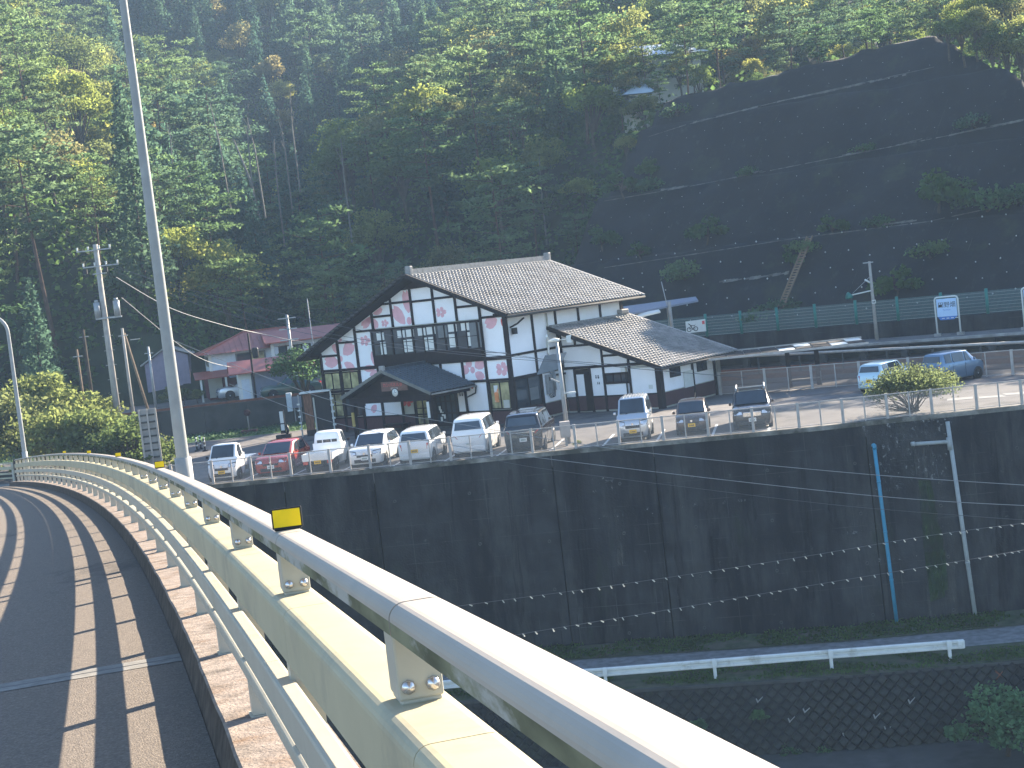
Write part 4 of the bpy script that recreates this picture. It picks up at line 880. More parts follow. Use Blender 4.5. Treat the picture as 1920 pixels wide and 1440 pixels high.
hill_house(1228, 124, 156, 7.4, 6, .6, mat('pale_metal_roof', (.60, .63, .68), .4, var=.05), M['cream'], 'house with pale blue metal roof among the pines above the slope', .25)
hill_house(1190, 186, 147, 1.8, 2.5, .3, mat('pale_blue_roof', (.45, .55, .68), .5, var=.05), M['cream'], 'small pale roofed shed at the upper left corner of the slope', .2)
# =============== STATION ===============
PHI = .666552688; SA = np.array([.0185518305, 85.3546282, 0]); SB = math.pi/2-PHI
LD = np.array([math.sin(PHI), math.cos(PHI), 0]); GD = np.array([-math.cos(PHI), math.sin(PHI), 0])
st = empty('station_building', SA, SB, 'half timbered white station building with grey tiled roofs and pink blossom prints', 'station')
def onlong0(px, py, x=0.):   # a pixel on the plane long = x -> (gab, z)
    P = onplane(px, py, SA+LD*x, LD)-SA; return float(P @ GD), float(P[2])
def ongab(px, py, g=0.):
    P = onplane(px, py, SA+GD*g, GD)-SA; return float(P @ LD), float(P[2])
def z1(x, y): return 560+x/4.114, 470+y/4.114
def z2(x, y): return 930+x/4.085, 470+y/4.085
def z3(x, y): return 640+x/6.4, 640+y/6.4
def roofz(g): return (9.0-(6.1-g)*.40 if g < 6.1 else 9.0-(g-6.1)*.457)-.22
VG = [0, 1.72, 3.42, 5.05, 6.75, 8.35, 9.95, 11.5, 13.07, 14.6]
# core (sits inside the plaster)
mb = MB(); gs = [0.04, 6.1, 14.56]; mb.prism([(.04, .04, 0), (.04, 14.56, 0), (.04, 14.56, roofz(14.56)-.03), (.04, 6.1, roofz(6.1)-.03), (.04, .04, roofz(.04)-.03)], (11.42, 0, 0))
mb.build('wall_core', M['cream'], st)
def gpanel(g0, g1, za, zb, m_='white', x=0., d=.03, name='plaster_panel', clip=True):
    g0, g1 = g0+.0, g1-.0
    tops = [(g0, min(zb, roofz(g0)) if clip else zb), (g1, min(zb, roofz(g1)) if clip else zb)]
    pts = [(x, g0, za), (x, g1, za), (x, g1, tops[1][1])]
    if clip:
        for gg in np.linspace(g1, g0, 7)[1:-1]: pts.append((x, float(gg), min(zb, roofz(gg))))
    pts.append((x, g0, tops[0][1]))
    if min(tops[0][1], tops[1][1]) <= za+.01: pts = [p for p in pts if p[2] > za-.001]
    if len(pts) < 3: return
    return MB().prism(pts, (d, 0, 0)).build(name, M[m_], st)
cells = {0: [(.87, 2.6, 'w'), (2.6, 3.87), (3.87, 6.15), (6.15, 9)], 1: [(.87, 2.6), (2.6, 3.87), (6.1, 6.87), (6.87, 9)], 2: [(.87, 2.6), (2.6, 3.85), (6.1, 7.5), (7.5, 9)],
         3: [(2.6, 3.85), (6.1, 7.46), (7.46, 9)], 4: [(2.6, 3.85), (6.1, 7.5), (7.5, 9)], 5: [(.87, 2.6), (2.6, 3.85), (6.1, 6.8), (6.8, 7.5), (7.5, 9)],
         6: [(.87, 2.6), (2.6, 3.85), (3.85, 6.03), (6.03, 9)], 7: [(3.8, 5.45), (5.45, 9)], 8: [(3.75, 4.71), (4.71, 9)]}
def gbeam(g0, g1, z, h=.13, d=.07, x=0.): MB().box(x-d, x+.02, g0, g1, z-h/2, z+h/2).build('timber_beam', M['beam'], st)
def gpost(g, za, zb, w_=.14, d=.08, x=0.): MB().box(x-d, x+.015, g-w_/2, g+w_/2, za, zb).build('timber_post', M['beam'], st)
for b_, cs in cells.items():
    g0, g1 = VG[b_], VG[b_+1]
    for c_ in cs:
        if len(c_) > 2: continue
        za, zb = c_
        if b_ == 2 and za == .87: gpanel(3.42, 4.12, za, zb); continue
        gpanel(g0+.012, g1-.012, za+.01, zb-.01)
        if zb < 9 and zb not in (2.6,): gbeam(g0+.07, g1-.07, zb)
for i, g in enumerate(VG):
    if g == 0: gpost(.0, 0, roofz(0)-.0, .30, .10)
    elif g in (1.72, 9.95): gpost(g, 0, roofz(g), .16)
    elif g < 9.9: gpost(g, 6.1, roofz(g)); gpost(g, 2.6, 3.85) if g != 6.75 or 1 else None
    else: gpost(g, .0, roofz(g), .17)
for g in (3.42, 4.12, 7.35, 8.35): gpost(g, 0, 2.53)
gbeam(.15, 14.67, 3.80, .15, .10); gbeam(.15, 3.4, 2.6, .14, .10); gbeam(3.4, 9.9, 2.6, .14, .09); gbeam(9.9, 14.67, 2.50, .14, .09)
gbeam(.2, 14.6, .87, .08, .085)
# dado
for g0, g1 in ((.15, 1.64), (1.80, 3.35), (3.49, 4.05), (7.42, 8.28), (8.42, 9.87), (10.03, 11.41), (11.59, 12.98), (13.16, 14.51)):
    MB().box(-.035, .02, g0, g1, .12, .83).build('dado_panel', M['dado'], st)
MB().box(-.06, .03, -.1, 14.7, 0, .12).build('plinth', M['conc_d'], st)
# upper ribbon window, set on a boxed sill
MB().box(-.34, .02, 1.74, 9.93, 3.90, 4.44).build('window_apron', M['beam'], st)
rb_ = empty('ribbon_window', (0, 0, 0)); rb_.parent = st
MB().box(-.36, .0, 1.74, 9.93, 5.96, 6.06).box(-.36, .0, 1.74, 9.93, 4.44, 4.50).build('frame', M['beam'], rb_)
gg = np.linspace(1.78, 9.89, 11)
for i, g in enumerate(gg): MB().box(-.35, 0, g-(.06 if i % 2 == 0 else .03), g+(.06 if i % 2 == 0 else .03), 4.50, 5.96).build('mullion', M['beam'], rb_)
for i in range(10):
    MB().box(-.29, -.27, gg[i]+.06, gg[i+1]-.06, 4.5, 5.96).build('pane', M['glass'], rb_)
    MB().box(-.325, -.27, gg[i]+.05, gg[i+1]-.05, 5.17, 5.21).build('transom', M['beam'], rb_)
for x0, y0, x1, y1 in ((600, 632, 660, 692), (760, 615, 820, 672), (828, 607, 888, 665), (918, 597, 978, 655), (987, 588, 1054, 645), (1153, 567, 1218, 625), (1253, 555, 1315, 615), (632, 702, 676, 802), (806, 688, 832, 785), (838, 682, 884, 780), (965, 670, 994, 770), (1003, 665, 1048, 765), (1163, 643, 1212, 745), (1300, 630, 1325, 735)):
    a_ = onlong0(*z1((x0+x1)/2, (y0+y1)/2), -.3); wg = (x1-x0)*.0098/2; hz_ = (y1-y0)*.0074/2
    MB().box(-.305, -.292, a_[0]-wg, a_[0]+wg, a_[1]-hz_, a_[1]+hz_).build('blind', M['shoji'], rb_)
a_ = onlong0(*z1(1362, 645), -.3); MB().box(-.31, -.293, a_[0]-.38, a_[0]+.38, 4.52, 5.93).build('screen', M['screen'], rb_)
a_ = onlong0(*z1(1108, 610), -.3); MB().box(-.31, -.293, a_[0]-.34, a_[0]+.34, 5.24, 5.93).build('screen', M['screen'], rb_)
def gwin(g0, g1, za, zb, nx_=2, nz_=1, gm='glassy', x=0., parent=None, name='window', bars=.035):
    f_ = MB(); f_.box(x-.05, x+.02, g0, g0+.06, za, zb).box(x-.05, x+.02, g1-.06, g1, za, zb).box(x-.05, x+.02, g0+.06, g1-.06, za, za+.06).box(x-.05, x+.02, g0+.06, g1-.06, zb-.06, zb)
    for i in range(1, nx_): g = lerp(g0, g1, i/nx_); f_.box(x-.045, x+.01, g-bars, g+bars, za+.06, zb-.06)
    for i in range(1, nz_): z = lerp(za, zb, i/nz_); f_.box(x-.04, x+.01, g0+.06, g1-.06, z-bars*.7, z+bars*.7)
    f_ = f_.build(name, M['beam'], parent or st)
    for i in range(nx_):
        ga_, gb = lerp(g0, g1, i/nx_)+.05, lerp(g0, g1, (i+1)/nx_)-.05
        MB().box(x-.022, x-.010, ga_, gb, za+.05, zb-.05).build('pane', M[gm], f_)
    return f_
for g0, g1 in ((13.16, 14.50), (11.60, 12.98)): gwin(g0, g1, 2.62, 3.68); 
gwin(13.16, 14.50, .95, 2.38, 2, 2); gwin(11.60, 12.98, .95, 2.12, 3, 2, 'glass')
gwin(.18, 1.62, .95, 2.50, 2, 1, 'glassy')
a_ = onlong0(*z1(1545, 1110)); MB().box(-.07, -.045, 1.02, 1.30, 1.35, 2.30).build('poster', mat('orange_poster', (.75, .28, .10), .7, c2=(.7, .7, .66), thr=(.5, .55), scale=3), st)
MB().box(-.07, -.045, .30, .72, 1.0, 1.45).build('notice_board', M['cream'], st)
# entrance doors under the porch
for g0, g1, nx_, nz_, gm in ((6.25, 7.28, 2, 4, 'glassy'), (5.0, 5.75, 2, 3, 'glass'), (4.22, 5.0, 2, 3, 'glass')):
    gwin(g0, g1, .25, 2.2, nx_, nz_, gm, name='door')
MB().box(-.03, .01, 4.15, 7.3, .12, .25).box(-.03, .01, 5.75, 6.25, .2, 2.53).box(-.03, .01, 4.15, 7.3, 2.2, 2.53).build('door_surround', M['beam'], st)
for px, py in ((1190, 800), (1205, 840), (1225, 870), (1250, 900), (1215, 930)):
    a_ = onlong0(*z3(px, py)); MB().box(-.07, -.055, a_[0]-.07, a_[0]+.07, a_[1]-.12, a_[1]+.12).build('paper_notice', M['shoji'], st)
# ---- tile roof builder ----
def tileroof(name, o_, e1, e2, n1, n2, m_, parent, cw=.30, ch=.30, amp=.075, lip=.045):
    """o_ top corner, e1 along the ridge, e2 down the slope (unit vectors); n1 columns, n2 courses"""
    o_ = np.array(o_, float); e1 = np.array(e1, float); e2 = np.array(e2, float); nn = np.cross(e1, e2); nn *= (1 if nn[2] > 0 else -1)/np.linalg.norm(nn)
    prof = [(0, .55), (.16, .95), (.30, 1.0), (.44, .7), (.60, .12), (.80, 0), (.97, .25)]
    k = len(prof); U_ = []; Hh = []
    for c_ in range(n1):
        for u, h in prof: U_.append((c_+u)*cw); Hh.append(h*amp)
    U_.append(n1*cw); Hh.append(prof[0][1]*amp); U_ = np.array(U_); Hh = np.array(Hh); m2 = len(U_); V = []; r3 = np.random.default_rng(4)
    for r in range(n2):
        jit = np.repeat(r3.normal(0, .002, n1+1), k)[:m2]
        for d, l in ((r*ch, 0.), ((r+1)*ch+.012, lip)):
            V.append(o_+e1*U_[:, None]+e2*d+nn*((Hh+l+jit)[:, None]))
        V.append(o_+e1*U_[:, None]+e2*((r+1)*ch+.012)+nn*((Hh*.4)[:, None]))
    V = np.concatenate(V); F = []
    idx = np.arange(m2-1)
    for r in range(n2):
        for q in (0, 1): a_ = (r*3+q)*m2+idx; F.append(np.stack([a_, a_+m2, a_+m2+1, a_+1], 1))
    F = np.concatenate(F); return tag(link(name, npmesh(name, V, F, m_), parent), kind='stuff')
# main roof: right slope, left slope
n_r = np.array([0, -.40, 0]); x0, x1 = -1.05, 12.75
def slopev(dy, dz): v = np.array([0, dy, dz], float); return v/np.linalg.norm(v)
roof = MB().prism([(x0+.03, -.95, 6.02), (x0+.03, 6.1, 8.84), (x0+.03, 15.5, 4.54), (x0+.03, 15.5, 4.66), (x0+.03, 6.1, 8.98), (x0+.03, -.95, 6.16)], (x1-x0-.06, 0, 0)).build('roof', M['soffit'], st)
e2 = slopev(-7.05, -2.82); L_ = math.hypot(7.05, 2.82)
tileroof('roof_tiles', (x0, 6.1, 9.0), (1, 0, 0), e2, 46, 25, M['tile'], roof)
e2l = slopev(9.4, -4.30); tileroof('roof_tiles', (x0, 6.1, 9.0), (1, 0, 0), e2l, 46, 34, M['tile'], roof)
rt_ = MB()
for k in range(30): rt_.box(-.45+k*.44, -.45+k*.44+.43, 5.94, 6.26, 9.0, 9.24).box(-.45+k*.44, -.45+k*.44+.43, 5.99, 6.21, 9.24, 9.34)
rt_.build('ridge_cap', M['ridge'], roof)
for x in (-.62, 12.85): MB().box(x-.12, x+.16, 5.9, 6.3, 8.98, 9.52).build('ridge_end_ornament', M['ridge'], roof, bevel=.05)
MB().beam((x0-.02, 6.1, 9.03), (x0-.02, -1.0, 6.19), .16, .20).build('verge_board', M['soffit'], roof); MB().beam((x0-.02, 6.1, 9.03), (x0-.02, 15.6, 4.68), .16, .20).build('verge_board', M['soffit'], roof)
MB().beam((x1+.02, 6.1, 9.05), (x1+.02, -1.0, 6.21), .20, .14).build('verge_tiles', M['ridge'], roof)
MB().tube([(x0, -1.06, 6.10), (x1, -1.06, 6.10)], .06, 8).build('gutter', M['conc_d'], roof)
vt = MB()
for k in range(26): t0 = k/26; p = (x0-.03, lerp(6.1, 15.5, t0), lerp(9.02, 4.72, t0)+.02); vt.cbox(p, (.2, .30, .1))
vt.build('verge_tiles', M['conc_d'], roof)
# dark triangular gable boards under the eave
MB().prism([(-.12, 6.1, 8.75), (-.12, 7.4, 8.18), (-.12, 4.8, 8.22)], (.09, 0, 0)).build('gable_board', M['beam'], st)
for g in (.0, 14.6): MB().box(-.95, -.05, g-.07, g+.07, roofz(g)-.16, roofz(g)+.0).build('purlin_end', M['beam'], st)
# ---- long wall ----
def lpanel(a0, a1, za, zb, m_='white', y=0., name='plaster_panel', d=.03): return MB().box(a0+.012, a1-.012, y, y+d, za+.01, zb-.01).build(name, M[m_], st)
def lbeam(a0, a1, z, h=.13, y=0., d=.07): MB().box(a0, a1, y-d, y+.02, z-h/2, z+h/2).build('timber_beam', M['beam'], st)
def lpost(a_, za, zb, w_=.14, y=0., d=.08): MB().box(a_-w_/2, a_+w_/2, y-d, y+.015, za, zb).build('timber_post', M['beam'], st)
VL = [.1, 2.40, 4.65, 6.95, 9.25, 11.5]
for a0, a1 in zip(VL[:2], VL[1:3]): lpanel(a0, a1, 3.9, 6.05); lpanel(a0, a1, 2.65, 3.9)
for a0, a1 in zip(VL[2:5], VL[3:6]): lpanel(a0, a1, 4.9, 6.05)
for a_ in VL[1:]: lpost(a_, 2.6 if a_ < 3 else (.1 if a_ < 5 else 4.9), 6.05)
lbeam(.1, 4.6, 3.9); lbeam(.1, 4.95, 2.62); lbeam(.1, 11.6, 6.08, .14)
lpanel(2.7, 4.65, .87, 2.6); lpost(2.68, 0, 2.6)
MB().box(.2, 2.6, -.035, .03, .12, .85).build('dado_panel', M['dado'], st); MB().box(2.76, 4.9, -.035, .03, .12, .83).build('dado_panel', M['dado'], st)
f_ = MB(); f_.box(.16, .24, -.05, .02, .86, 2.55).box(2.54, 2.62, -.05, .02, .86, 2.55).box(1.36, 1.42, -.05, .02, .92, 2.5).box(.24, 2.54, -.05, .02, .86, .93).box(.24, 2.54, -.05, .02, 2.48, 2.55); f_ = f_.build('window', M['beam'], st)
for a0, a1 in ((.24, 1.37), (1.41, 2.54)): MB().box(a0, a1, -.02, -.008, .92, 2.49).build('pane', M['glass'], f_)
MB().box(1.5, 2.3, -.028, -.021, 1.2, 1.9).build('blind', M['screen'], f_)
MB().box(11.42, 11.62, -.1, .05, 0, 6.1).build('timber_post', M['beam'], st)
# wall fittings on the long wall
MB().tube([(3.77, -.08, 5.95), (3.77, -.08, 4.75), (3.55, -.08, 4.4), (3.55, -.08, 2.7)], .045, 8).build('conduit', M['cream'], st)
eb = MB().box(3.0, 3.42, -.25, -.03, 1.35, 2.45).build('switch_box', M['steel'], st, bevel=.02); MB().box(3.12, 3.22, -.262, -.249, 2.1, 2.3).build('meter_glass', M['black'], eb)
for a_ in (3.55, 3.72, 3.86): MB().tube([(a_, -.1, 2.6), (a_, -.1, 1.5)], .045, 8).build('conduit', M['steel'], st)
for k in range(3): MB().tube([(3.1+.13*k, -.12, 1.38), (3.2+.13*k, -.16, 1.12), (3.5+.1*k, -.12, 1.15), (3.60+.1*k, -.1, 1.5)], .02, 6).build('hose', M['black'], st)
MB().cbox((4.3, -.25, 2.35), (.5, .35, .12)).build('canopy_light', M['black'], st)
MB().tube([(.95, -.6, 5.9), (.62, -.35, 5.62), (.2, -.15, 5.45)], .05, 8).build('downpipe', M['soffit'], st)
MB().box(.35, .62, -.3, -.1, 5.05, 5.4).build('speaker_box', M['black'], st)
# ---- annex ----
AX, AY = 4.95, -6.5; ar = lambda g: 5.11-(-g)*.37-.2
mb = MB(); mb.prism([(AX+.05, -.03, 0), (AX+.05, AY+.05, 0), (AX+.05, AY+.05, ar(AY)-.02), (AX+.05, -.03, ar(0)-.02)], (5.9, 0, 0)); mb.build('annex_core', M['cream'], st)
def apanel(g0, g1, za, zb):
    zt0, zt1 = min(zb, ar(g0)), min(zb, ar(g1)); pts = [(AX, g0, za), (AX, g1, za)]
    if zt1 > za: pts.append((AX, g1, zt1))
    for gq in np.linspace(g1, g0, 6)[1:-1]:
        if min(zb, ar(gq)) > za+.005: pts.append((AX, float(gq), min(zb, ar(gq))))
    if zt0 > za: pts.append((AX, g0, zt0))
    if len(pts) > 2: MB().prism(pts, (.03, 0, 0)).build('plaster_panel', M['white'], st)
for g0, g1, za, zb in ((-.02, -1.0, 3.9, 6), (-1.06, -2.75, 3.9, 6), (-.02, -2.75, 2.65, 3.85), (-2.85, -4.5, 3.2, 6), (-2.85, -4.5, 2.65, 3.15), (-4.62, -6.3, 2.65, 6), (-.02, -.72, .9, 2.57), (-1.9, -2.76, .9, 2.57), (-2.86, -4.5, 2.15, 2.57), (-2.86, -4.5, .9, 1.58), (-4.62, -6.34, .9, 2.35)): apanel(g0, g1, za, zb)
abeam = lambda g0, g1, z, h=.12: MB().box(AX-.07, AX+.02, min(g0, g1), max(g0, g1), z-h/2, z+h/2).build('timber_beam', M['beam'], st)
apost = lambda g, za, zb, w_=.12: MB().box(AX-.08, AX+.015, g-w_/2, g+w_/2, za, zb).build('timber_post', M['beam'], st)
abeam(0, -2.75, 3.88); abeam(-2.85, -4.6, 3.18); abeam(0, -6.4, 2.60, .15); abeam(-2.85, -4.5, 2.14, .08); abeam(-2.85, -4.5, 1.58, .08); abeam(-1.9, -6.4, .87, .08); abeam(-.05, -.75, .87, .08)
for g, za, zb in ((-1.03, 3.9, ar(-1.03)), (-2.80, 0, ar(-2.8)), (-4.56, 0, ar(-4.56)), (-1.85, 0, 2.55), (-.77, 0, 2.55), (-.02, 2.6, 4.8)): apost(g, za, zb)
MB().box(AX-.12, AX+.22, AY-.12, AY+.2, 0, 2.32).build('corner_post', M['beam'], st)
for g0, g1 in ((-.1, -.7), (-1.92, -2.73), (-2.87, -4.49), (-4.63, -6.28)): MB().box(AX-.035, AX+.02, g1, g0, .1, .82).build('dado_panel', M['dado'], st)
dr = MB().box(AX-.01, AX+.02, -1.78, -.84, .05, 2.5).build('toilet_doorway', M['beam'], st); MB().box(AX-.02, AX-.012, -1.38, -.86, .95, 2.2).build('side_wall', M['white'], dr); MB().box(AX-.02, AX-.012, -1.38, -.86, .1, .95).build('dado_panel', M['dado'], dr)
aw = gwin(-4.48, -2.88, 1.62, 2.10, 3, 1, 'glass', x=AX)
# wall light, notices and little pictograms by the toilets
MB().box(AX-.3, AX-.08, -4.45, -4.15, 2.2, 2.5).build('wall_lantern', M['shoji'], st, bevel=.03)
MB().box(AX-.05, AX-.032, -6.0, -5.75, 1.15, 1.38).build('wall_notice', M['shoji'], st)
MB().tube([(AX-.12, -4.36, 2.1), (AX-.12, -4.36, .9)], .05, 6).build('downpipe', M['soffit'], st)
def pictogram(x, g, z, s_=.1):
    pg = empty('toilet_pictogram', (0, 0, 0)); pg.parent = st
    for k, gg_ in enumerate((g+s_*.8, g-s_*.8)):
        MB().disc((x-.045, gg_, z+s_*1.2), s_*.38, 8, (0, 1, 0), (0, 0, 1)).add([(x-.045, gg_-s_*.4, z+s_*.7), (x-.045, gg_+s_*.4, z+s_*.7), (x-.045, gg_+s_*(.5 if k else .3), z-s_*.4), (x-.045, gg_-s_*(.5 if k else .3), z-s_*.4)], [(0, 1, 2, 3)]).build('figure', M['ink'], pg)
pictogram(AX, -2.33, 1.95); pictogram(AX, -2.38, 1.6, .07); pictogram(0, 3.75, 1.85)
# annex right side
for a0, a1, za, zb in ((5.15, 8.38, 2.2, 2.35), (5.15, 6.03, .9, 2.2), (7.15, 8.38, .9, 2.2), (6.03, 7.15, .9, 1.6), (8.52, 10.8, .9, 1.6), (8.52, 8.98, 1.6, 2.3), (10.08, 10.8, 1.6, 2.3), (8.98, 10.08, 2.15, 2.3)): lpanel(a0, a1, za, zb, y=AY)
lpost(8.45, 0, 2.3, y=AY); lpost(10.88, 0, 2.3, .16, y=AY); lbeam(5.1, 10.95, 2.38, .1, y=AY)
for a0, a1 in ((5.2, 8.38), (8.52, 10.8)): MB().box(a0, a1, AY-.035, AY+.02, .1, .86).build('dado_panel', M['dado'], st)
for a0, a1, za, zb in ((6.05, 7.13, 1.60, 2.18), (9.0, 10.06, 1.58, 2.13)):
    f_ = MB().box(a0, a1, AY-.05, AY+.02, za, za+.05).box(a0, a1, AY-.05, AY+.02, zb-.05, zb).box(a0, a0+.05, AY-.05, AY+.02, za+.05, zb-.05).box(a1-.05, a1, AY-.05, AY+.02, za+.05, zb-.05).box((a0+a1)/2-.02, (a0+a1)/2+.02, AY-.05, AY+.02, za+.05, zb-.05).build('window', M['beam'], st)
    MB().box(a0+.05, a1-.05, AY-.02, AY-.01, za+.05, zb-.05).build('pane', M['glass'], f_)
MB().box(7.4, 8.36, AY-.08, AY-.03, .85, 1.78).build('service_door', M['shoji'], st)
MB().box(11.0, 11.5, AY-.1, AY+.6, 0, 2.1).build('locker', M['conc'], st)
ro = MB().prism([(3.82, -.03, 4.90), (3.82, -7.3, 2.22), (3.82, -7.3, 2.36), (3.82, -.03, 5.05)], (8.45, 0, 0)).build('annex_roof', M['soffit'], st)
e2 = slopev(-7.25, -2.69); tileroof('roof_tiles', (3.8, -.05, 5.10), (1, 0, 0), e2, 28, 26, M['tile'], ro)
MB().beam((3.78, 0, 5.10), (3.78, -7.35, 2.40), .14, .2).build('verge_board', M['soffit'], ro); MB().tube([(3.82, -7.42, 2.3), (12.3, -7.42, 2.3)], .05, 8).build('gutter', M['conc_d'], ro)
for k in range(16): pass
mb = MB()
for k in range(18): mb.box(4.0+k*.45, 4.0+k*.45+.43, -.2, .06, 5.08, 5.22)
mb.build('ridge_cap', M['ridge'], ro); MB().cbox((11.5, -.15, 5.35), (.8, .4, .3)).build('ridge_end_ornament', M['ridge'], ro, bevel=.06)
MB().beam((12.3, -.02, 5.13), (12.3, -7.35, 2.43), .18, .12).build('verge_tiles', M['ridge'], ro)
# ---- entrance porch ----
PX = -4.0; pr = MB().prism([(PX, 2.62, 2.30), (PX, 6.0, 3.66), (PX, 9.30, 2.30), (PX, 9.30, 2.42), (PX, 6.0, 3.80), (PX, 2.62, 2.42)], (3.97, 0, 0)).build('porch_roof', M['soffit'], st)
ea, eb_ = slopev(-3.4, -1.38), slopev(3.4, -1.38)
tileroof('roof_tiles', (PX-.02, 6.0, 3.82), (1, 0, 0), ea, 14, 13, M['tile_b'], pr, cw=.28, ch=.28); tileroof('roof_tiles', (PX-.02, 6.0, 3.82), (1, 0, 0), eb_, 14, 13, M['tile_b'], pr, cw=.28, ch=.28)
mb = MB()
for k in range(9): mb.box(PX+.1+k*.42, PX+.1+k*.42+.41, 5.88, 6.12, 3.80, 4.0)
mb.build('ridge_cap', M['tile_b'], pr); MB().cbox((PX+.05, 6, 3.95), (.2, .34, .34)).build('ridge_end_ornament', M['conc'], pr, bevel=.04)
for a_, b_ in (((PX-.03, 6, 3.82), (PX-.03, 2.55, 2.42)), ((PX-.03, 6, 3.82), (PX-.03, 9.37, 2.42))): MB().beam(a_, b_, .08, .16).build('verge_board', mat('verge_grey', (.16, .16, .14), .7) if 'verge_grey' not in bpy.data.materials else bpy.data.materials['verge_grey'], pr)
MB().prism([(PX+.45, 3.0, 2.36), (PX+.45, 9.0, 2.36), (PX+.45, 6.0, 3.62)], (.06, 0, 0)).build('gable_board', M['beam'], st)
MB().box(PX+.3, PX+.48, 2.9, 9.05, 2.02, 2.36).build('porch_beam', M['beam'], st)
for g in (3.1, 8.85): MB().box(PX+.3, PX+.5, g-.1, g+.1, 0, 2.02).build('porch_post', M['beam'], st); MB().box(PX+.5, -.05, g-.06, g+.06, 2.1, 2.3).build('porch_side_beam', M['beam'], st)
MB().tube([(PX+.1, 2.58, 2.36), (-.1, 2.50, 2.34)], .05, 8).build('gutter', M['conc'], pr); MB().tube([(-.15, 2.5, 2.32), (-.12, 2.62, 1.95), (-.12, 3.35, 1.7), (-.12, 3.35, .3)], .045, 8).build('downpipe', M['soffit'], st)
MB().prism([(PX+.30, 8.8, 1.98), (PX+.30, 7.9, 2.02), (PX+.30, 7.9, 1.9)], (.1, 0, 0)).build('brace', M['beam'], st)
MB().box(PX+.24, PX+.29, 3.02, 3.18, 1.05, 1.95).build('post_sign', M['shoji'], st)
MB().box(PX+.22, PX+.29, 8.78, 8.95, .75, 1.55).build('post_sign', mat('ochre_board', (.45, .33, .10), .7), st)
# station name board and clock
g_, zz_ = onlong0(*z3(638, 538), PX+.22)
sgn = MB().box(PX+.18, PX+.24, g_-.98, g_+.98, zz_-.26, zz_+.26).build('name_board', mat('name_board_wood', (.16, .09, .07), .7), st)
def facing(x, g, z): return Matrix(((0, 0, -1, x), (-1, 0, 0, g), (0, 1, 0, z), (0, 0, 0, 1)))
text_obj('lettering', 'カンパネルダ', .25, M['red'], sgn, facing(PX+.175, g_+.1, zz_+.07)); text_obj('lettering', '田野畑駅', .14, mat('pale_letter', (.55, .5, .46), .7), sgn, facing(PX+.175, g_, zz_-.14))
g_, zz_ = onlong0(*z3(650, 615), PX+.2); ck = MB(); ck.smooth = False; ck.tube([(PX+.16, g_, zz_), (PX+.26, g_, zz_)], .26, 20); ck = ck.build('clock', M['beam'], st)
MB().tube([(PX+.15, g_, zz_), (PX+.165, g_, zz_)], .215, 20).build('clock_face', M['shoji'], ck)
MB().box(PX+.14, PX+.149, g_-.01, g_+.01, zz_, zz_+.14).box(PX+.14, PX+.149, g_-.1, g_, zz_-.012, zz_+.012).build('clock_hands', M['ink'], ck)
MB().box(-.9, -.3, 7.6, 9.3, .38, .45).box(-.85, -.35, 7.8, 7.9, 0, .38).box(-.85, -.35, 9.0, 9.1, 0, .38).build('porch_bench', M['beam'], st)
# ---- blossom prints on the plaster ----
def petal(b_, t_, w_, m_='pink', x=-.0035):
    """from base to tip, both in close-up pixels on the gable"""
    B_ = np.array(onlong0(*z1(*b_))); T_ = np.array(onlong0(*z1(*t_))); d = T_-B_; L_ = np.linalg.norm(d); d /= L_; n_ = np.array([-d[1], d[0]]); W_ = w_*.0088
    sh = [(0, .06), (.2, .34), (.5, .5), (.78, .44), (1.0, .18), (.88, 0), (1.0, -.18), (.78, -.44), (.5, -.5), (.2, -.34), (0, -.06)]
    pts = []
    for u, v in sh: q = B_+d*u*L_+n_*v*W_; pts.append((x, float(q[0]), float(min(q[1], roofz(q[0])-.03))))
    MB().poly(pts).build('petal_print', M[m_], st)
def ell(cg, cz, r): MB().poly([(-.0035, cg+r*math.cos(t)*.9, cz+r*math.sin(t)) for t in np.linspace(0, 2*PI, 13)[:-1]]).build('petal_print', M['pink'], st)
for b_, t_, w_, m_ in [((850, 480), (820, 305), 78, 'pink'), ((822, 565), (722, 435), 88, 'pink'), ((345, 800), (422, 712), 92, 'pink'), ((303, 795), (262, 715), 52, 'pink'), ((308, 858), (200, 855), 88, 'pink'), ((352, 866), (432, 915), 60, 'pink'), ((322, 868), (318, 915), 40, 'pink'),
        ((575, 487), (642, 437), 62, 'pink'), ((552, 512), (490, 590), 70, 'pink'), ((572, 525), (605, 602), 58, 'pink'), ((560, 520), (530, 560), 40, 'pink'), ((592, 905), (505, 912), 50, 'pink'), ((592, 890), (570, 772), 56, 'pink'), ((606, 925), (552, 975), 48, 'pink'),
        ((1328, 900), (1300, 848), 55, 'pink'), ((1362, 902), (1428, 845), 78, 'pink'), ((1318, 925), (1255, 915), 62, 'pink'), ((1362, 943), (1432, 992), 66, 'pink'), ((1530, 530), (1440, 575), 80, 'pink'), ((1560, 525), (1590, 600), 26, 'red'), ((600, 1190), (565, 1245), 50, 'pink'), ((1345, 1040), (1330, 1060), 26, 'red')]: petal(b_, t_, w_, m_)
for px, py, r in ((853, 541, 26), (326, 834, 20), (1342, 921, 22)): g, z = onlong0(*z1(px, py)); ell(g, z, r*.0088)
for px, py, r, m_ in ((1098, 475, 42, 'pink'), (665, 560, 30, 'pink'), (512, 695, 42, 'pink'), (1572, 913, 56, 'pink'), (838, 1158, 48, 'red'), (310, 690, 26, 'pink')):
    for k in range(5): a_ = -PI/2+.2+k*2*PI/5; petal((px+math.cos(a_)*r*.12, py+math.sin(a_)*r*.12), (px+math.cos(a_)*r, py+math.sin(a_)*r), r*.72, m_)
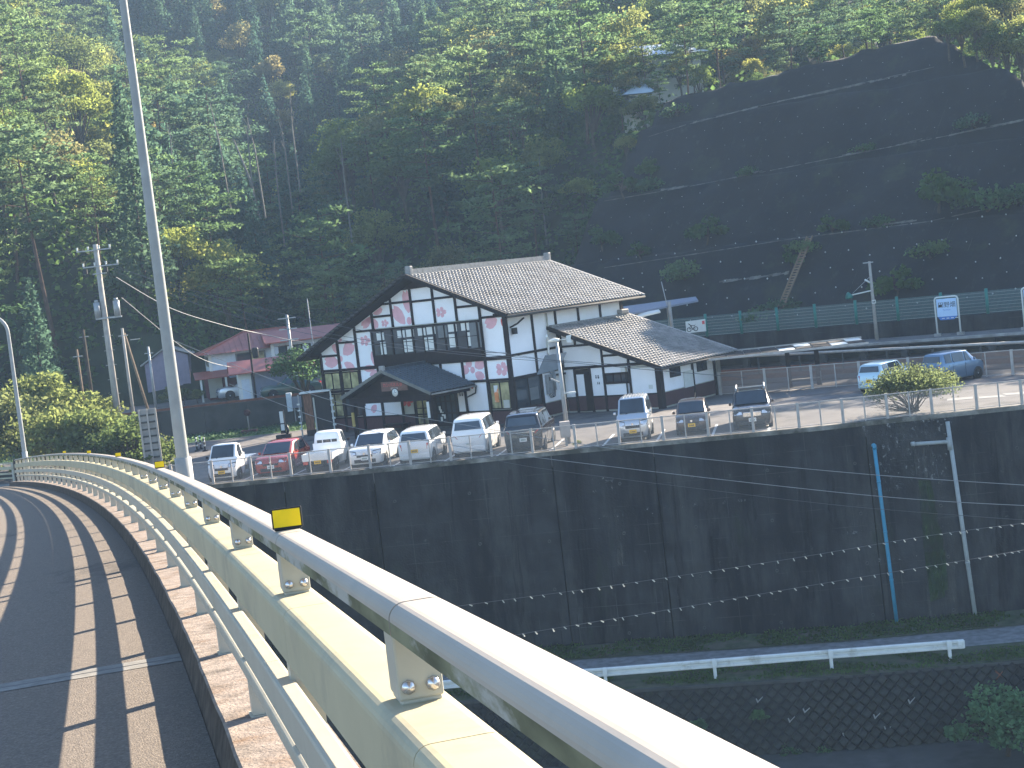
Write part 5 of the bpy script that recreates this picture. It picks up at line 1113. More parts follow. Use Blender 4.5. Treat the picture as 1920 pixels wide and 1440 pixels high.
# =============== VEHICLES ===============
def wheel_mesh():
    mb = MB(); R_, n = 1., 20
    def ring(r, y): return [(r*math.cos(2*PI*j/n), y, r*math.sin(2*PI*j/n)) for j in range(n)]
    prof = [(.60, .35), (.66, .5), (.92, .5), (1., .38), (1., -.38), (.92, -.5), (.6, -.5)]; vs = []
    for r, y in prof: vs += ring(r, y)
    mb.smooth = False; mb.add(vs, [(i*n+j, i*n+(j+1) % n, (i+1)*n+(j+1) % n, (i+1)*n+j) for i in range(len(prof)-1) for j in range(n)]); return mb.mesh('tyre', M['tyre'])
def rim_mesh(m_):
    mb = MB(); n = 20; mb.tube([(0, .30, 0), (0, .36, 0)], .62, n)
    rim = mb
    for k in range(5):
        a_ = 2*PI*k/5; c_, s_ = math.cos(a_), math.sin(a_); w_ = .09
        rim.add([(c_*.1-s_*w_, .44, s_*.1+c_*w_), (c_*.6-s_*w_, .42, s_*.6+c_*w_), (c_*.6+s_*w_, .42, s_*.6-c_*w_), (c_*.1+s_*w_, .44, s_*.1-c_*w_)], [(0, 1, 2, 3), (3, 2, 1, 0)])
    rim.tube([(0, .3, 0), (0, .46, 0)], .15, 10); return mb.mesh('rim', m_)
TY = wheel_mesh(); RIM = rim_mesh(M['alloy']); RIMW = rim_mesh(M['steel'])
def loft(name, sts, m_, parent, smooth=True, sub=1):
    """sts: (y, zlow, zbelt, ztop, wlow, wbelt, wtop) from nose to tail; closed body"""
    vs = []; K = 0
    for y, zl, zb, zt, wl, wb, wt in sts:
        half = [(0, zl), (wl*.82, zl), (wl, zl+.06), (wb, lerp(zl, zb, .5)), (wb, zb-.03), (wb-.02, zb+.02), (lerp(wb, wt, .55), lerp(zb, zt, .55)), (wt+.02, zt-.05 if zt-zb > .15 else lerp(zb, zt, .6)), (wt-.06, zt-.012), (wt*.5, zt+.008), (0, zt+.012)]
        ring = half+[(-x, z) for x, z in half[-2:0:-1]]; K = len(ring); vs += [(x, y, z) for x, z in ring]
    n = len(sts); mb = MB(); mb.smooth = smooth
    mb.add(vs, [(i*K+j, i*K+(j+1) % K, (i+1)*K+(j+1) % K, (i+1)*K+j) for i in range(n-1) for j in range(K)]+[tuple(range(K))[::-1], tuple(range((n-1)*K, n*K))])
    o = mb.build(name, m_, parent)
    bv_ = o.modifiers.new('bevel', 'BEVEL'); bv_.width = .025; bv_.segments = 2; bv_.limit_method = 'ANGLE'; bv_.angle_limit = .6
    return o
def quad3(mb, a_, b_, c_, d_, off):
    P = [Vector(v) for v in (a_, b_, c_, d_)]; n = (P[1]-P[0]).cross(P[2]-P[0]).normalized()*off
    mb.prism([tuple(p+n) for p in P], tuple(-n*1.6)); return mb
def car(name, label, cat, loc, az, L, W, H, kind, paintc, plate='w', group='cars parked nose or tail to the retaining wall', metal=.0, facing=True, rim=None, belt=None, extras=()):
    """local +Y is the tail, -Y the nose; az = compass bearing the tail points to"""
    t = empty(name, (loc[0], loc[1], loc[2] if len(loc) > 2 else .0), -math.radians(az), label, cat, group)
    P_ = paintc; w = W/2; r = .29 if L < 3.6 else .31; g = .17; zb = belt or H*.60
    k = kind
    if k == 'keivan': sp = dict(nose=.45, cowl=.40, wst=.95, tail=.12, hoodz=.56, gl=.74, vans=1)
    elif k == 'keitruck': sp = dict(nose=.2, cowl=.28, wst=.72, tail=0, hoodz=.56, gl=.7, cab=1)
    elif k == 'minivan': sp = dict(nose=.7, cowl=.95, wst=1.75, tail=.22, hoodz=.60, gl=.78)
    elif k == 'hatch': sp = dict(nose=.6, cowl=.95, wst=1.75, tail=.55, hoodz=.62, gl=.7)
    elif k == 'kei': sp = dict(nose=.45, cowl=.60, wst=1.25, tail=.22, hoodz=.60, gl=.72)
    elif k == 'wagon': sp = dict(nose=.7, cowl=1.05, wst=1.85, tail=.5, hoodz=.63, gl=.68)
    elif k == 'sedan': sp = dict(nose=.7, cowl=1.15, wst=1.95, tail=1.1, hoodz=.64, gl=.68)
    elif k == 'suv': sp = dict(nose=.6, cowl=1.15, wst=1.75, tail=.22, hoodz=.62, gl=.75)
    hz_ = H*sp['hoodz']; y0 = 0; cab = sp.get('cab'); Lb = 1.42 if cab else L; wt = w*.80
    zt = H
    sts = [(0.0, g+.16, hz_*.62, hz_*.66, w*.72, w*.80, w*.70), (.06, g+.03, hz_*.80, hz_*.85, w*.86, w*.92, w*.8), (.22, g, hz_*.90, hz_*.95, w*.94, w*.98, w*.86)]
    if not cab and k != 'keivan': sts.append((sp['cowl']*.6, g, hz_*.97, hz_*1.03, w*.95, w, w*.86))
    sts += [(sp['cowl'], g, zb, zb+.03 if not cab else zb+.02, w*.95, w, w*.84), (sp['wst'], g, zb+.02, zt-.03, w*.95, w, wt), (sp['wst']+(Lb-sp['wst'])*.4, g, zb+.03, zt, w*.95, w, wt), (Lb-sp['tail']-.25, g, zb+.04, zt-.03, w*.95, w, wt*.98)]
    if k == 'sedan': sts += [(Lb-.55, g, zb, zb+.05, w*.95, w*.98, w*.8), (Lb-.06, g+.05, zb-.08, zb-.02, w*.9, w*.95, w*.78), (Lb, g+.16, zb-.15, zb-.1, w*.82, w*.86, w*.7)]
    else: sts += [(Lb-sp['tail'], g+.02, zb+.04, zt-.08, w*.94, w*.98, wt*.94), (Lb-.05, g+.05, zb+.0, zb+.06, w*.92, w*.96, w*.84), (Lb, g+.14, zb*.80, zb*.84, w*.86, w*.90, w*.78)] if sp['tail'] > .15 else [(Lb-.04, g+.03, zb+.04, zt-.08, w*.93, w*.97, wt*.96), (Lb, g+.12, zb+.0, zt-.22, w*.88, w*.93, wt*.9)]
    body = loft('body', sts, P_, t)
    def P(y): # interpolate station
        ys = [s_[0] for s_ in sts]; return [float(np.interp(y, ys, [s_[i] for s_ in sts])) for i in range(7)]
    # glass: windscreen
    a_, b_ = P(sp['cowl']), P(sp['wst']); ya, yb = lerp(a_[0], b_[0], .07), lerp(a_[0], b_[0], .93)
    qa, qb = P(ya), P(yb); mb = MB(); x1, x2 = qa[6]*.93, qb[6]*.90
    quad3(mb, (-x1, ya, qa[3]+.02), (x1, ya, qa[3]+.02), (x2, yb, qb[3]+.0), (-x2, yb, qb[3]+.0), .022); mb.build('windscreen', M['glass'], t)
    # rear window
    mb = MB()
    if sp['tail'] > .15 and k != 'sedan':
        qa, qb = P(Lb-sp['tail']+.02), P(Lb-.05); ta, tb = .10, .80
    elif k == 'sedan': qa, qb = P(Lb-sp['tail']-.2), P(Lb-.55); ta, tb = .1, .9
    else: qa, qb = None, None
    if qa:
        A_ = (lerp(qa[0], qb[0], ta), lerp(qa[3], qb[3], ta), lerp(qa[6], qb[6], ta)*.88); B_ = (lerp(qa[0], qb[0], tb), lerp(qa[3], qb[3], tb), lerp(qa[6], qb[6], tb)*.92)
        quad3(mb, (A_[2], A_[0], A_[1]+.01), (B_[2], B_[0], B_[1]+.01), (-B_[2], B_[0], B_[1]+.01), (-A_[2], A_[0], A_[1]+.01), -.03 if False else .03)
    else: mb.box(-wt*.85, wt*.85, Lb-.03, Lb+.015, zb+.06, zt-.30 if not cab else zt-.42)
    rw_ = mb.build('rear_window', M['glass'], t)
    if cab:
        for x in (-.22, .22): MB().box(x-.02, x+.02, Lb+.012, Lb+.03, zb+.05, zt-.41).build('window_bar', P_, t)
    # side glass
    ys0 = lerp(sp['cowl'], sp['wst'], .55); ys1 = Lb-max(sp['tail'], .12)-.12
    if k == 'sedan': ys1 = Lb-sp['tail']-.25
    cuts = {'keivan': (1.25, 2.1), 'keitruck': (), 'minivan': (2.0, 3.2), 'hatch': (2.2, 3.2), 'kei': (1.55, 2.5), 'wagon': (2.3, 3.3), 'sedan': (2.35,), 'suv': (2.3, 3.35)}[k]
    yy = [ys0]+[c_ for c_ in cuts if c_ < ys1-.2]+[ys1]
    for sg in (-1, 1):
        for ia in range(len(yy)-1):
            u0, u1 = yy[ia]+(.05 if ia else 0), yy[ia+1]-.05; q0, q1 = P(u0), P(u1)
            def sidep(q, f_): return (sg*(lerp(q[5], q[6], f_)+.012), q[0], lerp(q[2], q[3], f_))
            ft = .86
            a0, a1, b1, b0 = sidep(q0, .10), sidep(q1, .10), sidep(q1, ft), sidep(q0, ft)
            if ia == 0:  # slanted leading edge follows the screen pillar
                qm = P(lerp(sp['cowl'], sp['wst'], 1.0)+.12); b0 = sidep(qm, ft); ql = P(sp['cowl']+(.45 if not cab and k != 'keivan' else .18)); a0 = sidep(ql, .5 if (ql[3]-ql[2]) < .3 else .12); a0 = (a0[0], a0[1], q0[2]+.05)
            mb = MB(); quad3(mb, a0, a1, b1, b0, .012*(1 if sg > 0 else -1)); mb.build('side_window', M['glass'], t)
        # mirror
        qm = P(lerp(sp['cowl'], sp['wst'], .5)); MB().cbox((sg*(w+.09), qm[0], zb+.12), (.13, .08, .13)).build('mirror', P_ if k not in ('keitruck',) else M['black'], t, bevel=.03)
        # door seams and handles
        for c_ in list(cuts)[:2]: MB().box(sg*(w+.004)-.004, sg*(w+.004)+.004, c_-.006, c_+.006, g+.1, zb).build('door_seam', M['black'], t)
        for c_ in (cuts[:2] if cuts else (1.2,)): MB().cbox((sg*(w+.012), c_-.16, zb-.12), (.03, .16, .035)).build('door_handle', P_, t)
    # wheels
    wb = (.62 if k not in ('keitruck', 'keivan') else .50, L-.62 if k != 'keitruck' else L-.75)
    if L > 4: wb = (.85, L-.85)
    for y in wb:
        for sg in (-1, 1):
            arch = MB().tube([(sg*(w-.16), y, r+.02), (sg*(w+.006), y, r+.02)], r+.055, 18).build('wheel_arch', M['black'], t)
            wh = empty('wheel', (sg*(w-.085), y, r)); wh.parent = t; wh.scale = (r, .19, r); wh.rotation_euler = (0, 0, -sg*PI/2); wh.scale = (r, .2, r)
            link('tyre', TY, wh); link('rim', rim or RIM, wh)
    # lights, grille, bumpers, plates
    for sg in (-1, 1):
        hl = MB(); y_ = .05; hl.prism([(sg*w*.48, -.02, hz_*.70), (sg*w*.92, .03, hz_*.70), (sg*w*.95, .16, hz_*.90), (sg*w*.52, .03, hz_*.84)], (0, .14, 0)); MB().prism([(sg*w*.46, -.012, hz_*.68), (sg*w*.93, .04, hz_*.68), (sg*w*.965, .17, hz_*.92), (sg*w*.50, .04, hz_*.86)], (0, .14, 0)).build('headlight_surround', M['black'], t); hl.build('headlight', M['lens'], t, bevel=.015)
        tz = (zb*.72, zb*1.0) if k not in ('keitruck',) else (.42, .56)
        if k == 'keitruck': MB().box(sg*w*.80-.12, sg*w*.80+.12, L-.02, L+.03, .42, .56).build('tail_light', M['redlens'], t)
        elif k in ('minivan', 'wagon', 'suv'): MB().prism([(sg*w*.60, L+.01, zb*.80), (sg*w*.93, L-.05, zb*.78), (sg*w*.95, L-.06, zb*1.0), (sg*w*.75, L-.01, zb*.93)], (0, -.10, 0)).build('tail_light', M['redlens'], t)
        else: MB().prism([(sg*w*.74, L+.012, tz[0]), (sg*w*.93, L-.05, tz[0]), (sg*w*.95, L-.07, tz[1]), (sg*w*.76, L+.0, tz[1])], (0, -.10, 0)).build('tail_light', M['redlens'], t)
    MB().box(-w*.46, w*.46, -.012, .06, hz_*(.56 if k != 'suv' else .60), hz_*(.68 if k != 'suv' else .80)).build('grille', M['black'] if k != 'suv' else M['chrome'], t, bevel=.01)
    MB().box(-w*.62, w*.62, -.016, .06, g+.10, g+.26).build('lower_intake', M['black'], t, bevel=.01)
    bd = MB().disc((0, -.02, hz_*.74), .055, 12).build('badge', M['chrome'], t)
    pm_ = M['plate_w'] if plate == 'w' else M['plate_y']
    MB().box(-.17, .17, -.034, -.016, g+.22, g+.39).build('number_plate', pm_, t); MB().box(-.17, .17, L+.012, L+.03, .55 if k != 'keitruck' else .42, .72 if k != 'keitruck' else .59).build('number_plate', pm_, t)
    for yq, sg in ((-.036, 1), (L+.032, -1)):
        for q in range(4): MB().box(-.11+q*.06, -.075+q*.06, yq-.001, yq+.001, (g+.26 if sg > 0 else (.6 if k != 'keitruck' else .46)), (g+.33 if sg > 0 else (.67 if k != 'keitruck' else .53))).build('plate_digit', M['ink'] if plate != 'w' else M['green'], t)
    if not cab: MB().box(-w*.9, w*.9, L-.03, L+.025, g+.10, g+.34).build('rear_bumper', P_, t, bevel=.03)
    if cab:
        bz = .62; mb = MB(); mb.box(-w, w, Lb+.05, L, bz-.05, bz).build('bed_floor', P_, t)
        for sg in (-1, 1): MB().box(sg*w-.02, sg*w+.02, Lb+.05, L, bz, bz+.29).build('side_gate', P_, t)
        MB().box(-w+.02, w-.02, L-.03, L+.01, bz-.02, bz+.29).build('tailgate', P_, t); MB().box(-w+.02, w-.02, Lb+.05, Lb+.08, bz, bz+.6).build('front_gate', P_, t)
        MB().box(-.3, .3, Lb, L-.1, .3, .5).build('chassis', M['black'], t)
        for sg in (-1, 1): MB().cbox((sg*(w-.2), L*.62, .42), (.3, .5, .22)).build('side_tank', M['steel'], t, bevel=.03)
    else: MB().box(-w*.8, w*.8, .3, L-.3, g-.04, g+.02).build('underbody', M['black'], t)
    # wipers, rear wiper and rear door line
    MB().beam((-.3, sp['cowl']+.02, P(sp['cowl'])[3]+.05), (.25, sp['cowl']+.10, P(sp['cowl']+.1)[3]+.05), .02, .015).build('wiper', M['black'], t)
    if 'rack' in extras:
        for sg in (-1, 1):
            MB().tube([(sg*wt*.92, sp['wst']+.1, H), (sg*wt*.92, sp['wst']+.25, H+.14), (sg*wt*.92, Lb-.8, H+.12), (sg*wt*.92, Lb-.6, H)], .045, 8).build('roof_rail', M['steel'], t)
        MB().beam((-wt*.9, sp['wst']+.35, H+.13), (wt*.9, sp['wst']+.35, H+.13), .06, .05).build('roof_bar', M['steel'], t)
    if 'sunroof' in extras: MB().box(-.4, .4, sp['wst']+.4, sp['wst']+1.3, H+.006, H+.02).build('sunroof', M['glass'], t)
    if 'spare' in extras: pass
    if 'ribs' in extras:
        for x in np.linspace(-wt*.7, wt*.7, 7): MB().box(x-.02, x+.02, sp['wst']+.15, Lb-.4, H+.004, H+.026).build('roof_rib', P_, t)
    if 'chromebar' in extras: MB().box(-w*.62, w*.62, L+.002, L+.03, zb*.86, zb*.90).build('chrome_strip', M['chrome'], t)
    if 'vest' in extras:
        MB().box(-.52, -.18, sp['cowl']+.30, sp['cowl']+.42, zb-.06, zb+.25).build('hi_vis_vest', mat('hi_vis_vest', (.55, .75, .03), .8), t, bevel=.05)
    if 'antenna' in extras: MB().tube([(.2, sp['wst']+.1, H), (.24, sp['wst']+.45, H+.32)], .008, 4).build('antenna', M['black'], t)
    # seats behind the glass
    for sg in (-1, 1): MB().cbox((sg*.33, sp['wst']+.35, zb+.06), (.42, .14, .5)).build('seat', M['screen'], t, bevel=.05)
    return t
AZ = 9.4
def spot(px, py, back=0.): 
    P = onz(px, py); return P
WHITE = paint('white_car_paint', (.80, .80, .78)); SILV = paint('silver_car_paint', (.52, .55, .58), .6, .3); REDP = paint('red_car_paint', (.34, .045, .03)); BLK = paint('black_car_paint', (.012, .012, .015)); DARKP = paint('dark_car_paint', (.018, .016, .018), .3, .25)
BRN = paint('brown_car_paint', (.075, .05, .04), .5, .3); LBL_ = paint('pale_blue_car_paint', (.42, .56, .62), .3, .3); BLG = paint('blue_grey_car_paint', (.12, .20, .30), .5, .3)
def facing_car(*a, **k): return car(*a, **k)
def place_front(name, label, cat, px, py, L, W, H, kind, pc, az=AZ, away=0., **kw):
    """px,py: ground point under the middle of the near bumper; nose toward the wall"""
    P = onz(px, py); return car(name, label, cat, (P[0], P[1]), az, L, W, H, kind, pc, **kw)
def place_rear(name, label, cat, px, py, L, W, H, kind, pc, az=AZ, **kw):
    """near end is the tail: nose points into the lot"""
    P = onz(px, py); a_ = math.radians(az); q = P+np.array([math.sin(a_), math.cos(a_), 0])*L
    return car(name, label, cat, (q[0], q[1]), az+180, L, W, H, kind, pc, **kw)
place_front('kei_truck', 'white mini truck with a hi-vis vest behind the windscreen, leftmost of the row', 'truck', 418, 904, 3.4, 1.48, 1.78, 'keitruck', WHITE, plate='y', extras=('vest',))
place_front('parked_car', 'red hatchback with dark bonnet facing the wall, between two white mini trucks', 'car', 510, 894, 4.1, 1.70, 1.52, 'hatch', REDP, plate='w')
place_rear('kei_truck', 'white mini truck with its empty flat bed toward the wall', 'truck', 598, 886, 3.4, 1.48, 1.78, 'keitruck', WHITE, plate='y', extras=('antenna',))
place_front('parked_car', 'white estate car facing the wall beside the flat bed truck', 'car', 686, 878, 4.4, 1.70, 1.50, 'wagon', WHITE, plate='w')
place_rear('parked_car', 'white small hatchback with yellow plate parked tail to the wall', 'car', 780, 871, 3.8, 1.62, 1.62, 'kei', WHITE, plate='y')
place_rear('parked_van', 'white people carrier with wide dark rear window, tail to the wall', 'van', 882, 857, 4.4, 1.70, 1.86, 'minivan', WHITE, plate='w')
place_rear('parked_van', 'black people carrier with red tail lights, tail to the wall', 'van', 984, 850, 4.9, 1.84, 1.86, 'minivan', BLK, plate='w', extras=('sunroof', 'chromebar'))
place_front('parked_van', 'silver white mini van with ribbed roof, right of the solar lamp', 'van', 1189, 828, 3.4, 1.48, 1.98, 'keivan', WHITE if False else SILV, plate='y', extras=('ribs',))
place_front('parked_car', 'dark brown mini car with yellow plate facing the wall', 'car', 1299, 816, 3.4, 1.48, 1.50, 'kei', BRN, plate='y', extras=('antenna',))
place_front('parked_car', 'dark off-roader with silver roof rails and chrome grille facing the wall', 'car', 1413, 806, 4.5, 1.78, 1.68, 'suv', DARKP, plate='w', extras=('rack',))
place_rear('parked_car', 'pale blue mini car with yellow plate behind the bush, tail towards us', 'car', 1632, 737, 3.4, 1.48, 1.55, 'kei', LBL_, az=42, plate='y', group='cars at the back of the lot')
place_rear('parked_car', 'blue grey mini wagon beyond the bush at the right of the lot', 'car', 1748, 722, 3.4, 1.48, 1.66, 'kei', BLG, az=58, plate='y', group='cars at the back of the lot')
P = onz(275, 862); car('parked_car', 'black car behind the bridge railing beside the slotted grey panel', 'car', (P[0]+2.2, P[1]+.6), 275, 4.4, 1.7, 1.45, 'sedan', BLK, group='cars on the road left of the lot')
# =============== HOUSE YARD LEFT OF THE STATION ===============
YW = 104.5; zy = 1.75
sheet('yard', [(-60, YW+.2), (-8, YW+.2), (-8, 135), (-60, 135)], zy-.02, M['asphalt'])
sheet('lawn', [(-40, 98.5), (-9, 98.5), (-9, YW), (-40, YW)], .015, M['lawn'])
mb = MB(); r6 = np.random.default_rng(6); Cg = np.stack([r6.uniform(-34, -12, 5000), r6.uniform(98.6, 104.2, 5000), r6.uniform(.0, .14, 5000)], 1); V, F = leafquads(Cg, .09, r6, 0, 2.4); tag(link('lawn_grass', npmesh('lawn_grass', V, F, L_PINE)), kind='stuff')
gwall = empty('yard_wall', (-24, YW, 0), label='dark stone retaining wall with grass below it under the red roofed house', cat='wall')
for k in range(11): MB().box(-18+k*3.0+.01, -18+k*3.0+2.99, -.25, .3, 0, zy).build('wall_panel', M['conc_d'], gwall)
MB().box(-18, 15, -.3, .35, zy, zy+.14).build('coping', M['conc_d'], gwall)
MB().box(-18, 15, -.05, 0, zy+.145, zy+.30).build('edge_strip', M['rust'], gwall)
sheet('kerb_line', [(-36, 98.2), (-12, 98.2), (-12, 98.45), (-36, 98.45)], .02, M['conc'])
def gable_roof(mb, x0, x1, y0, y1, z, r, axis='x', t=.12):
    if axis == 'x':
        ym = (y0+y1)/2; mb.prism([(x0, y0, z), (x0, ym, r), (x0, y1, z), (x0, y1, z+t), (x0, ym, r+t), (x0, y0, z+t)], (x1-x0, 0, 0))
    else:
        xm = (x0+x1)/2; mb.prism([(x0, y0, z), (xm, y0, r), (x1, y0, z), (x1, y0, z+t), (xm, y0, r+t), (x0, y0, z+t)], (0, y1-y0, 0))
    return mb
# red roofed two-storey house
hb = at(395, 752, 113); hb[2] = zy
hs = empty('red_roof_house', hb, .25, 'two storey blue grey house with a red metal hip roof behind the stone wall', 'house')
MB().box(0, 7.6, 0, 6, 0, 2.3).build('lower_wall', M['maroon'], hs); MB().box(.3, 7.6, .1, 6, 2.35, 4.25).build('upper_wall', M['bluewall'], hs)
mb = MB(); mb.add([(-.5, -.8, 4.1), (8.2, -.8, 4.1), (8.2, 6.6, 4.1), (-.5, 6.6, 4.1), (3.2, 2.9, 5.7), (6.3, 2.9, 5.7)], [(0, 1, 5, 4), (1, 2, 5), (2, 3, 4, 5), (3, 0, 4), (3, 2, 1, 0)]); rf = mb.build('roof', M['redroof'], hs)
for k in range(20): x = -.3+k*.44; t1 = min(1, max(0, (x+.5)/3.7), ) if x < 3.2 else min(1, (8.2-x)/1.9 if x > 6.3 else 1); MB().beam((x, -.8, 4.13), (x, -.8+3.7*t1, 4.13+1.6*t1), .03, .05).build('roof_seam', M['redroof'], rf)
MB().beam((3.2, 2.9, 5.74), (6.3, 2.9, 5.74), .16, .08).beam((-.5, -.8, 4.14), (3.2, 2.9, 5.74), .14, .07).beam((8.2, -.8, 4.14), (6.3, 2.9, 5.74), .14, .07).build('ridge_cap', M['redroof'], rf)
mb = MB(); mb.prism([(-1.0, -1.6, 2.0), (8.2, -1.6, 2.0), (8.2, .2, 2.55), (-1.0, .2, 2.55)], (0, 0, .08)); mb.build('lower_roof', M['redroof'], hs)
wn = MB().box(2.2, 4.4, .0, .12, 2.7, 3.9).build('window', M['screen'], hs); MB().box(2.3, 3.25, -.02, 0, 2.78, 3.82).build('pane', M['glass'], wn); MB().box(3.35, 4.3, -.02, 0, 2.78, 3.82).build('pane', M['glassy'], wn)
for k in range(3): wn = MB().box(.24, .32, .8+k*1.3, 1.5+k*1.3, 2.9, 3.9).build('window', M['cream'], hs); MB().box(.22, .24, .9+k*1.3, 1.4+k*1.3, 3.0, 3.8).build('pane', M['glass'], wn)
MB().box(.22, .45, .04, .3, 2.35, 4.2).build('corner_trim', M['shoji'], hs); MB().box(2.0, 7.4, -.04, 0, .1, 2.0).build('carport_opening', M['black'], hs); MB().box(.0, 1.0, -.05, 0, .2, 2.0).build('entrance_door', M['cream'], hs)
for x in (-.6, 1.2): MB().box(x-.07, x+.07, -1.5, -1.36, 0, 2.0).build('porch_post', M['shoji'], hs)
MB().prism([(1.4, -2.9, 1.95), (6.2, -2.9, 1.95), (6.2, -1.6, 2.1), (1.4, -1.6, 2.1)], (0, 0, .05)).build('carport_roof', M['greysiding'], hs)
hs.scale = (1, 1, .82)
# right wing
hb2 = at(520, 742, 113.5); hb2[2] = zy
h2 = empty('annex_house', hb2, .22, 'house wing with blue grey windows and dark red roof left of the station eave', 'house')
MB().box(0, 6.3, 0, 5, 0, 4.3).build('wall', M['bluewall'], h2)
mb = gable_roof(MB(), -.5, 6.6, -.8, 5.6, 4.2, 5.1, 'x'); mb.build('roof', M['redroof'], h2)
for x0, x1 in ((.5, 2.9), ): wn = MB().box(x0, x1, -.06, .0, 2.7, 3.9).build('window', M['beam'], h2); [MB().box(x0+.08+k*.57, x0+.08+k*.57+.45, -.08, -.06, 2.78, 3.82).build('pane', M['shoji'] if k % 2 else M['glass'], wn) for k in range(4)]
MB().box(-.05, .2, -.1, .05, 2.3, 4.1).box(3.2, 3.45, -.1, .05, 2.3, 4.1).build('trim', M['shoji'], h2)
MB().box(3.6, 6.2, -.03, .02, 2.6, 4.0).build('upper_siding', M['cream'], h2)
h2.scale = (1, 1, .86)
# grey garage in front
hb3 = at(452, 754, 107.4); hb3[2] = zy
h3 = empty('garage', hb3, .2, 'low garage with corrugated grey front and small red roof in front of the houses', 'garage')
MB().box(0, .9, 0, 4, 0, 1.9).build('side_wall', M['shoji'], h3); MB().box(.95, 6.5, .1, 4, 0, 2.0).build('shutter_wall', M['greysiding'], h3)
for k in range(18): MB().box(1.0+k*.3, 1.0+k*.3+.14, .06, .1, .05, 1.8).build('corrugation', M['greysiding'], h3)
MB().box(.2, .75, -.03, .0, .05, 1.5).build('door', M['bluewall'], h3)
mb = gable_roof(MB(), -.6, 5.5, -.6, 4.2, 1.9, 2.7, 'x', .08); mb.build('roof', M['redroof'], h3)
hb4 = at(590, 742, 110.5); hb4[2] = zy; h4 = empty('grey_shed', hb4, .2, 'grey shed with dark window strip just left of the station wall', 'shed'); MB().box(0, 4, 0, 3, 0, 2.4).build('wall', M['greysiding'], h4); MB().box(-.2, 4.3, -.3, 3.2, 2.4, 2.5).build('roof', M['greysiding'], h4); MB().box(.3, 2.6, -.03, 0, 1.3, 1.8).build('window', M['glass'], h4)
# mauve barn
hb5 = at(290, 752, 118); hb5[2] = zy
h5 = empty('mauve_barn', hb5, .12, 'tall plain mauve barn behind the grey lamp post', 'barn')
MB().prism([(-.4, 0, 0), (2.9, 0, 0), (2.9, 0, 3.4), (1.4, 0, 4.1), (-.4, 0, 3.0)], (0, 7, 0)).build('wall', M['mauve'], h5)
MB().prism([(-.7, -.3, 2.9), (1.4, -.3, 4.15), (3.3, -.3, 3.4), (3.3, -.3, 3.5), (1.4, -.3, 4.27), (-.7, -.3, 3.0)], (0, 7.6, 0)).build('roof', M['conc'], h5); MB().box(2.3, 2.8, -.03, 0, .2, 1.2).build('window', M['black'], h5)
for i, (px, py, s_) in enumerate(((322, 748, .35), (345, 752, .3), (372, 760, .25))):
    p = at(px, py, 111 if i < 3 else 109); place_tree('garden_shrub', BUSHY, (p[0], p[1], zy-.05), s_, i, ('dark garden shrub right of the mauve barn', 'garden shrub by the grey lamp post', 'garden shrub near the porch of the red roofed house')[i], None, i, cat='shrub')
P = at(446, 748, 111.0); car('parked_car', 'silver car in the yard under the carport behind the stone wall', 'car', (P[0]-1.5, P[1]+.3, zy), 75, 4.2, 1.68, 1.45, 'sedan', SILV, group='cars in the yard of the houses')
P = at(535, 745, 105.9); car('parked_car', 'dark green car in the yard in front of the corrugated garage', 'car', (P[0]-1.7, P[1]+.2, zy), 80, 4.2, 1.68, 1.45, 'sedan', paint('dark_green_car_paint', (.03, .07, .06)), group='cars in the yard of the houses')
# =============== POLES AND WIRES ===============
def ground_at(px, Y, z): p = at(px, 700, Y); return p
def vpole(name, label, base_px, Y, z0, ztop, r0, r1, m_='pole', lean=0., cat='utility pole'):
    # base_px: pixel (x,y) the axis passes through at height zref
    p = at(base_px[0], base_px[1], Y); t = empty(name, (p[0], p[1], z0), 0, label, cat); h = ztop-z0
    MB().tube([(0, 0, 0), (lean*h*.5, 0, h*.5), (lean*h, 0, h)], [r0, (r0+r1)/2, r1], 12).build('pole', M[m_], t); return t, h
t, h = vpole('utility_pole', 'tall concrete utility pole with crossarms and a transformer, left of the lamp post', (200, 620), 95, 0, at(181, 458, 95)[2], .23, .16)
ins = MB().tube([(0, 0, 0), (0, 0, .12)], .055, 8).tube([(0, 0, .12), (0, 0, .2)], .06, 8).mesh('insulator', M['shoji'])
for z, x0, x1, n_ in ((h-.35, -1.15, .95, 4), (h-1.35, -.9, 1.3, 4), (h-1.8, -.35, .5, 0)):
    MB().box(x0, x1, -.20, -.15, z-.035, z+.035).build('crossarm', M['steel'], t)
    for k in range(n_): q = link('insulator', ins, t); q.location = (lerp(x0+.05, x1-.05, k/(n_-1)), -.18, z+.05)
for x in (-.9, .35): MB().box(x, x+.25, -.3, -.1, h-1.75, h-1.45).build('cutout_switch', M['black'], t)
for x in (-.35, .85): MB().tube([(x, -.2, h-4.5), (x, -.2, h-3.55)], .20, 12).tube([(x, -.2, h-3.55), (x, -.2, h-3.4)], .12, 8).build('transformer', M['steel'], t)
MB().box(-.5, 1.1, -.3, -.18, h-4.6, h-4.5).build('crossarm', M['steel'], t)
for z in np.arange(2.5, h-5, .45): MB().box(-.32, .32, -.02, .02, z, z+.03).build('step_bolt', M['steel'], t) if z % .9 < .5 else None
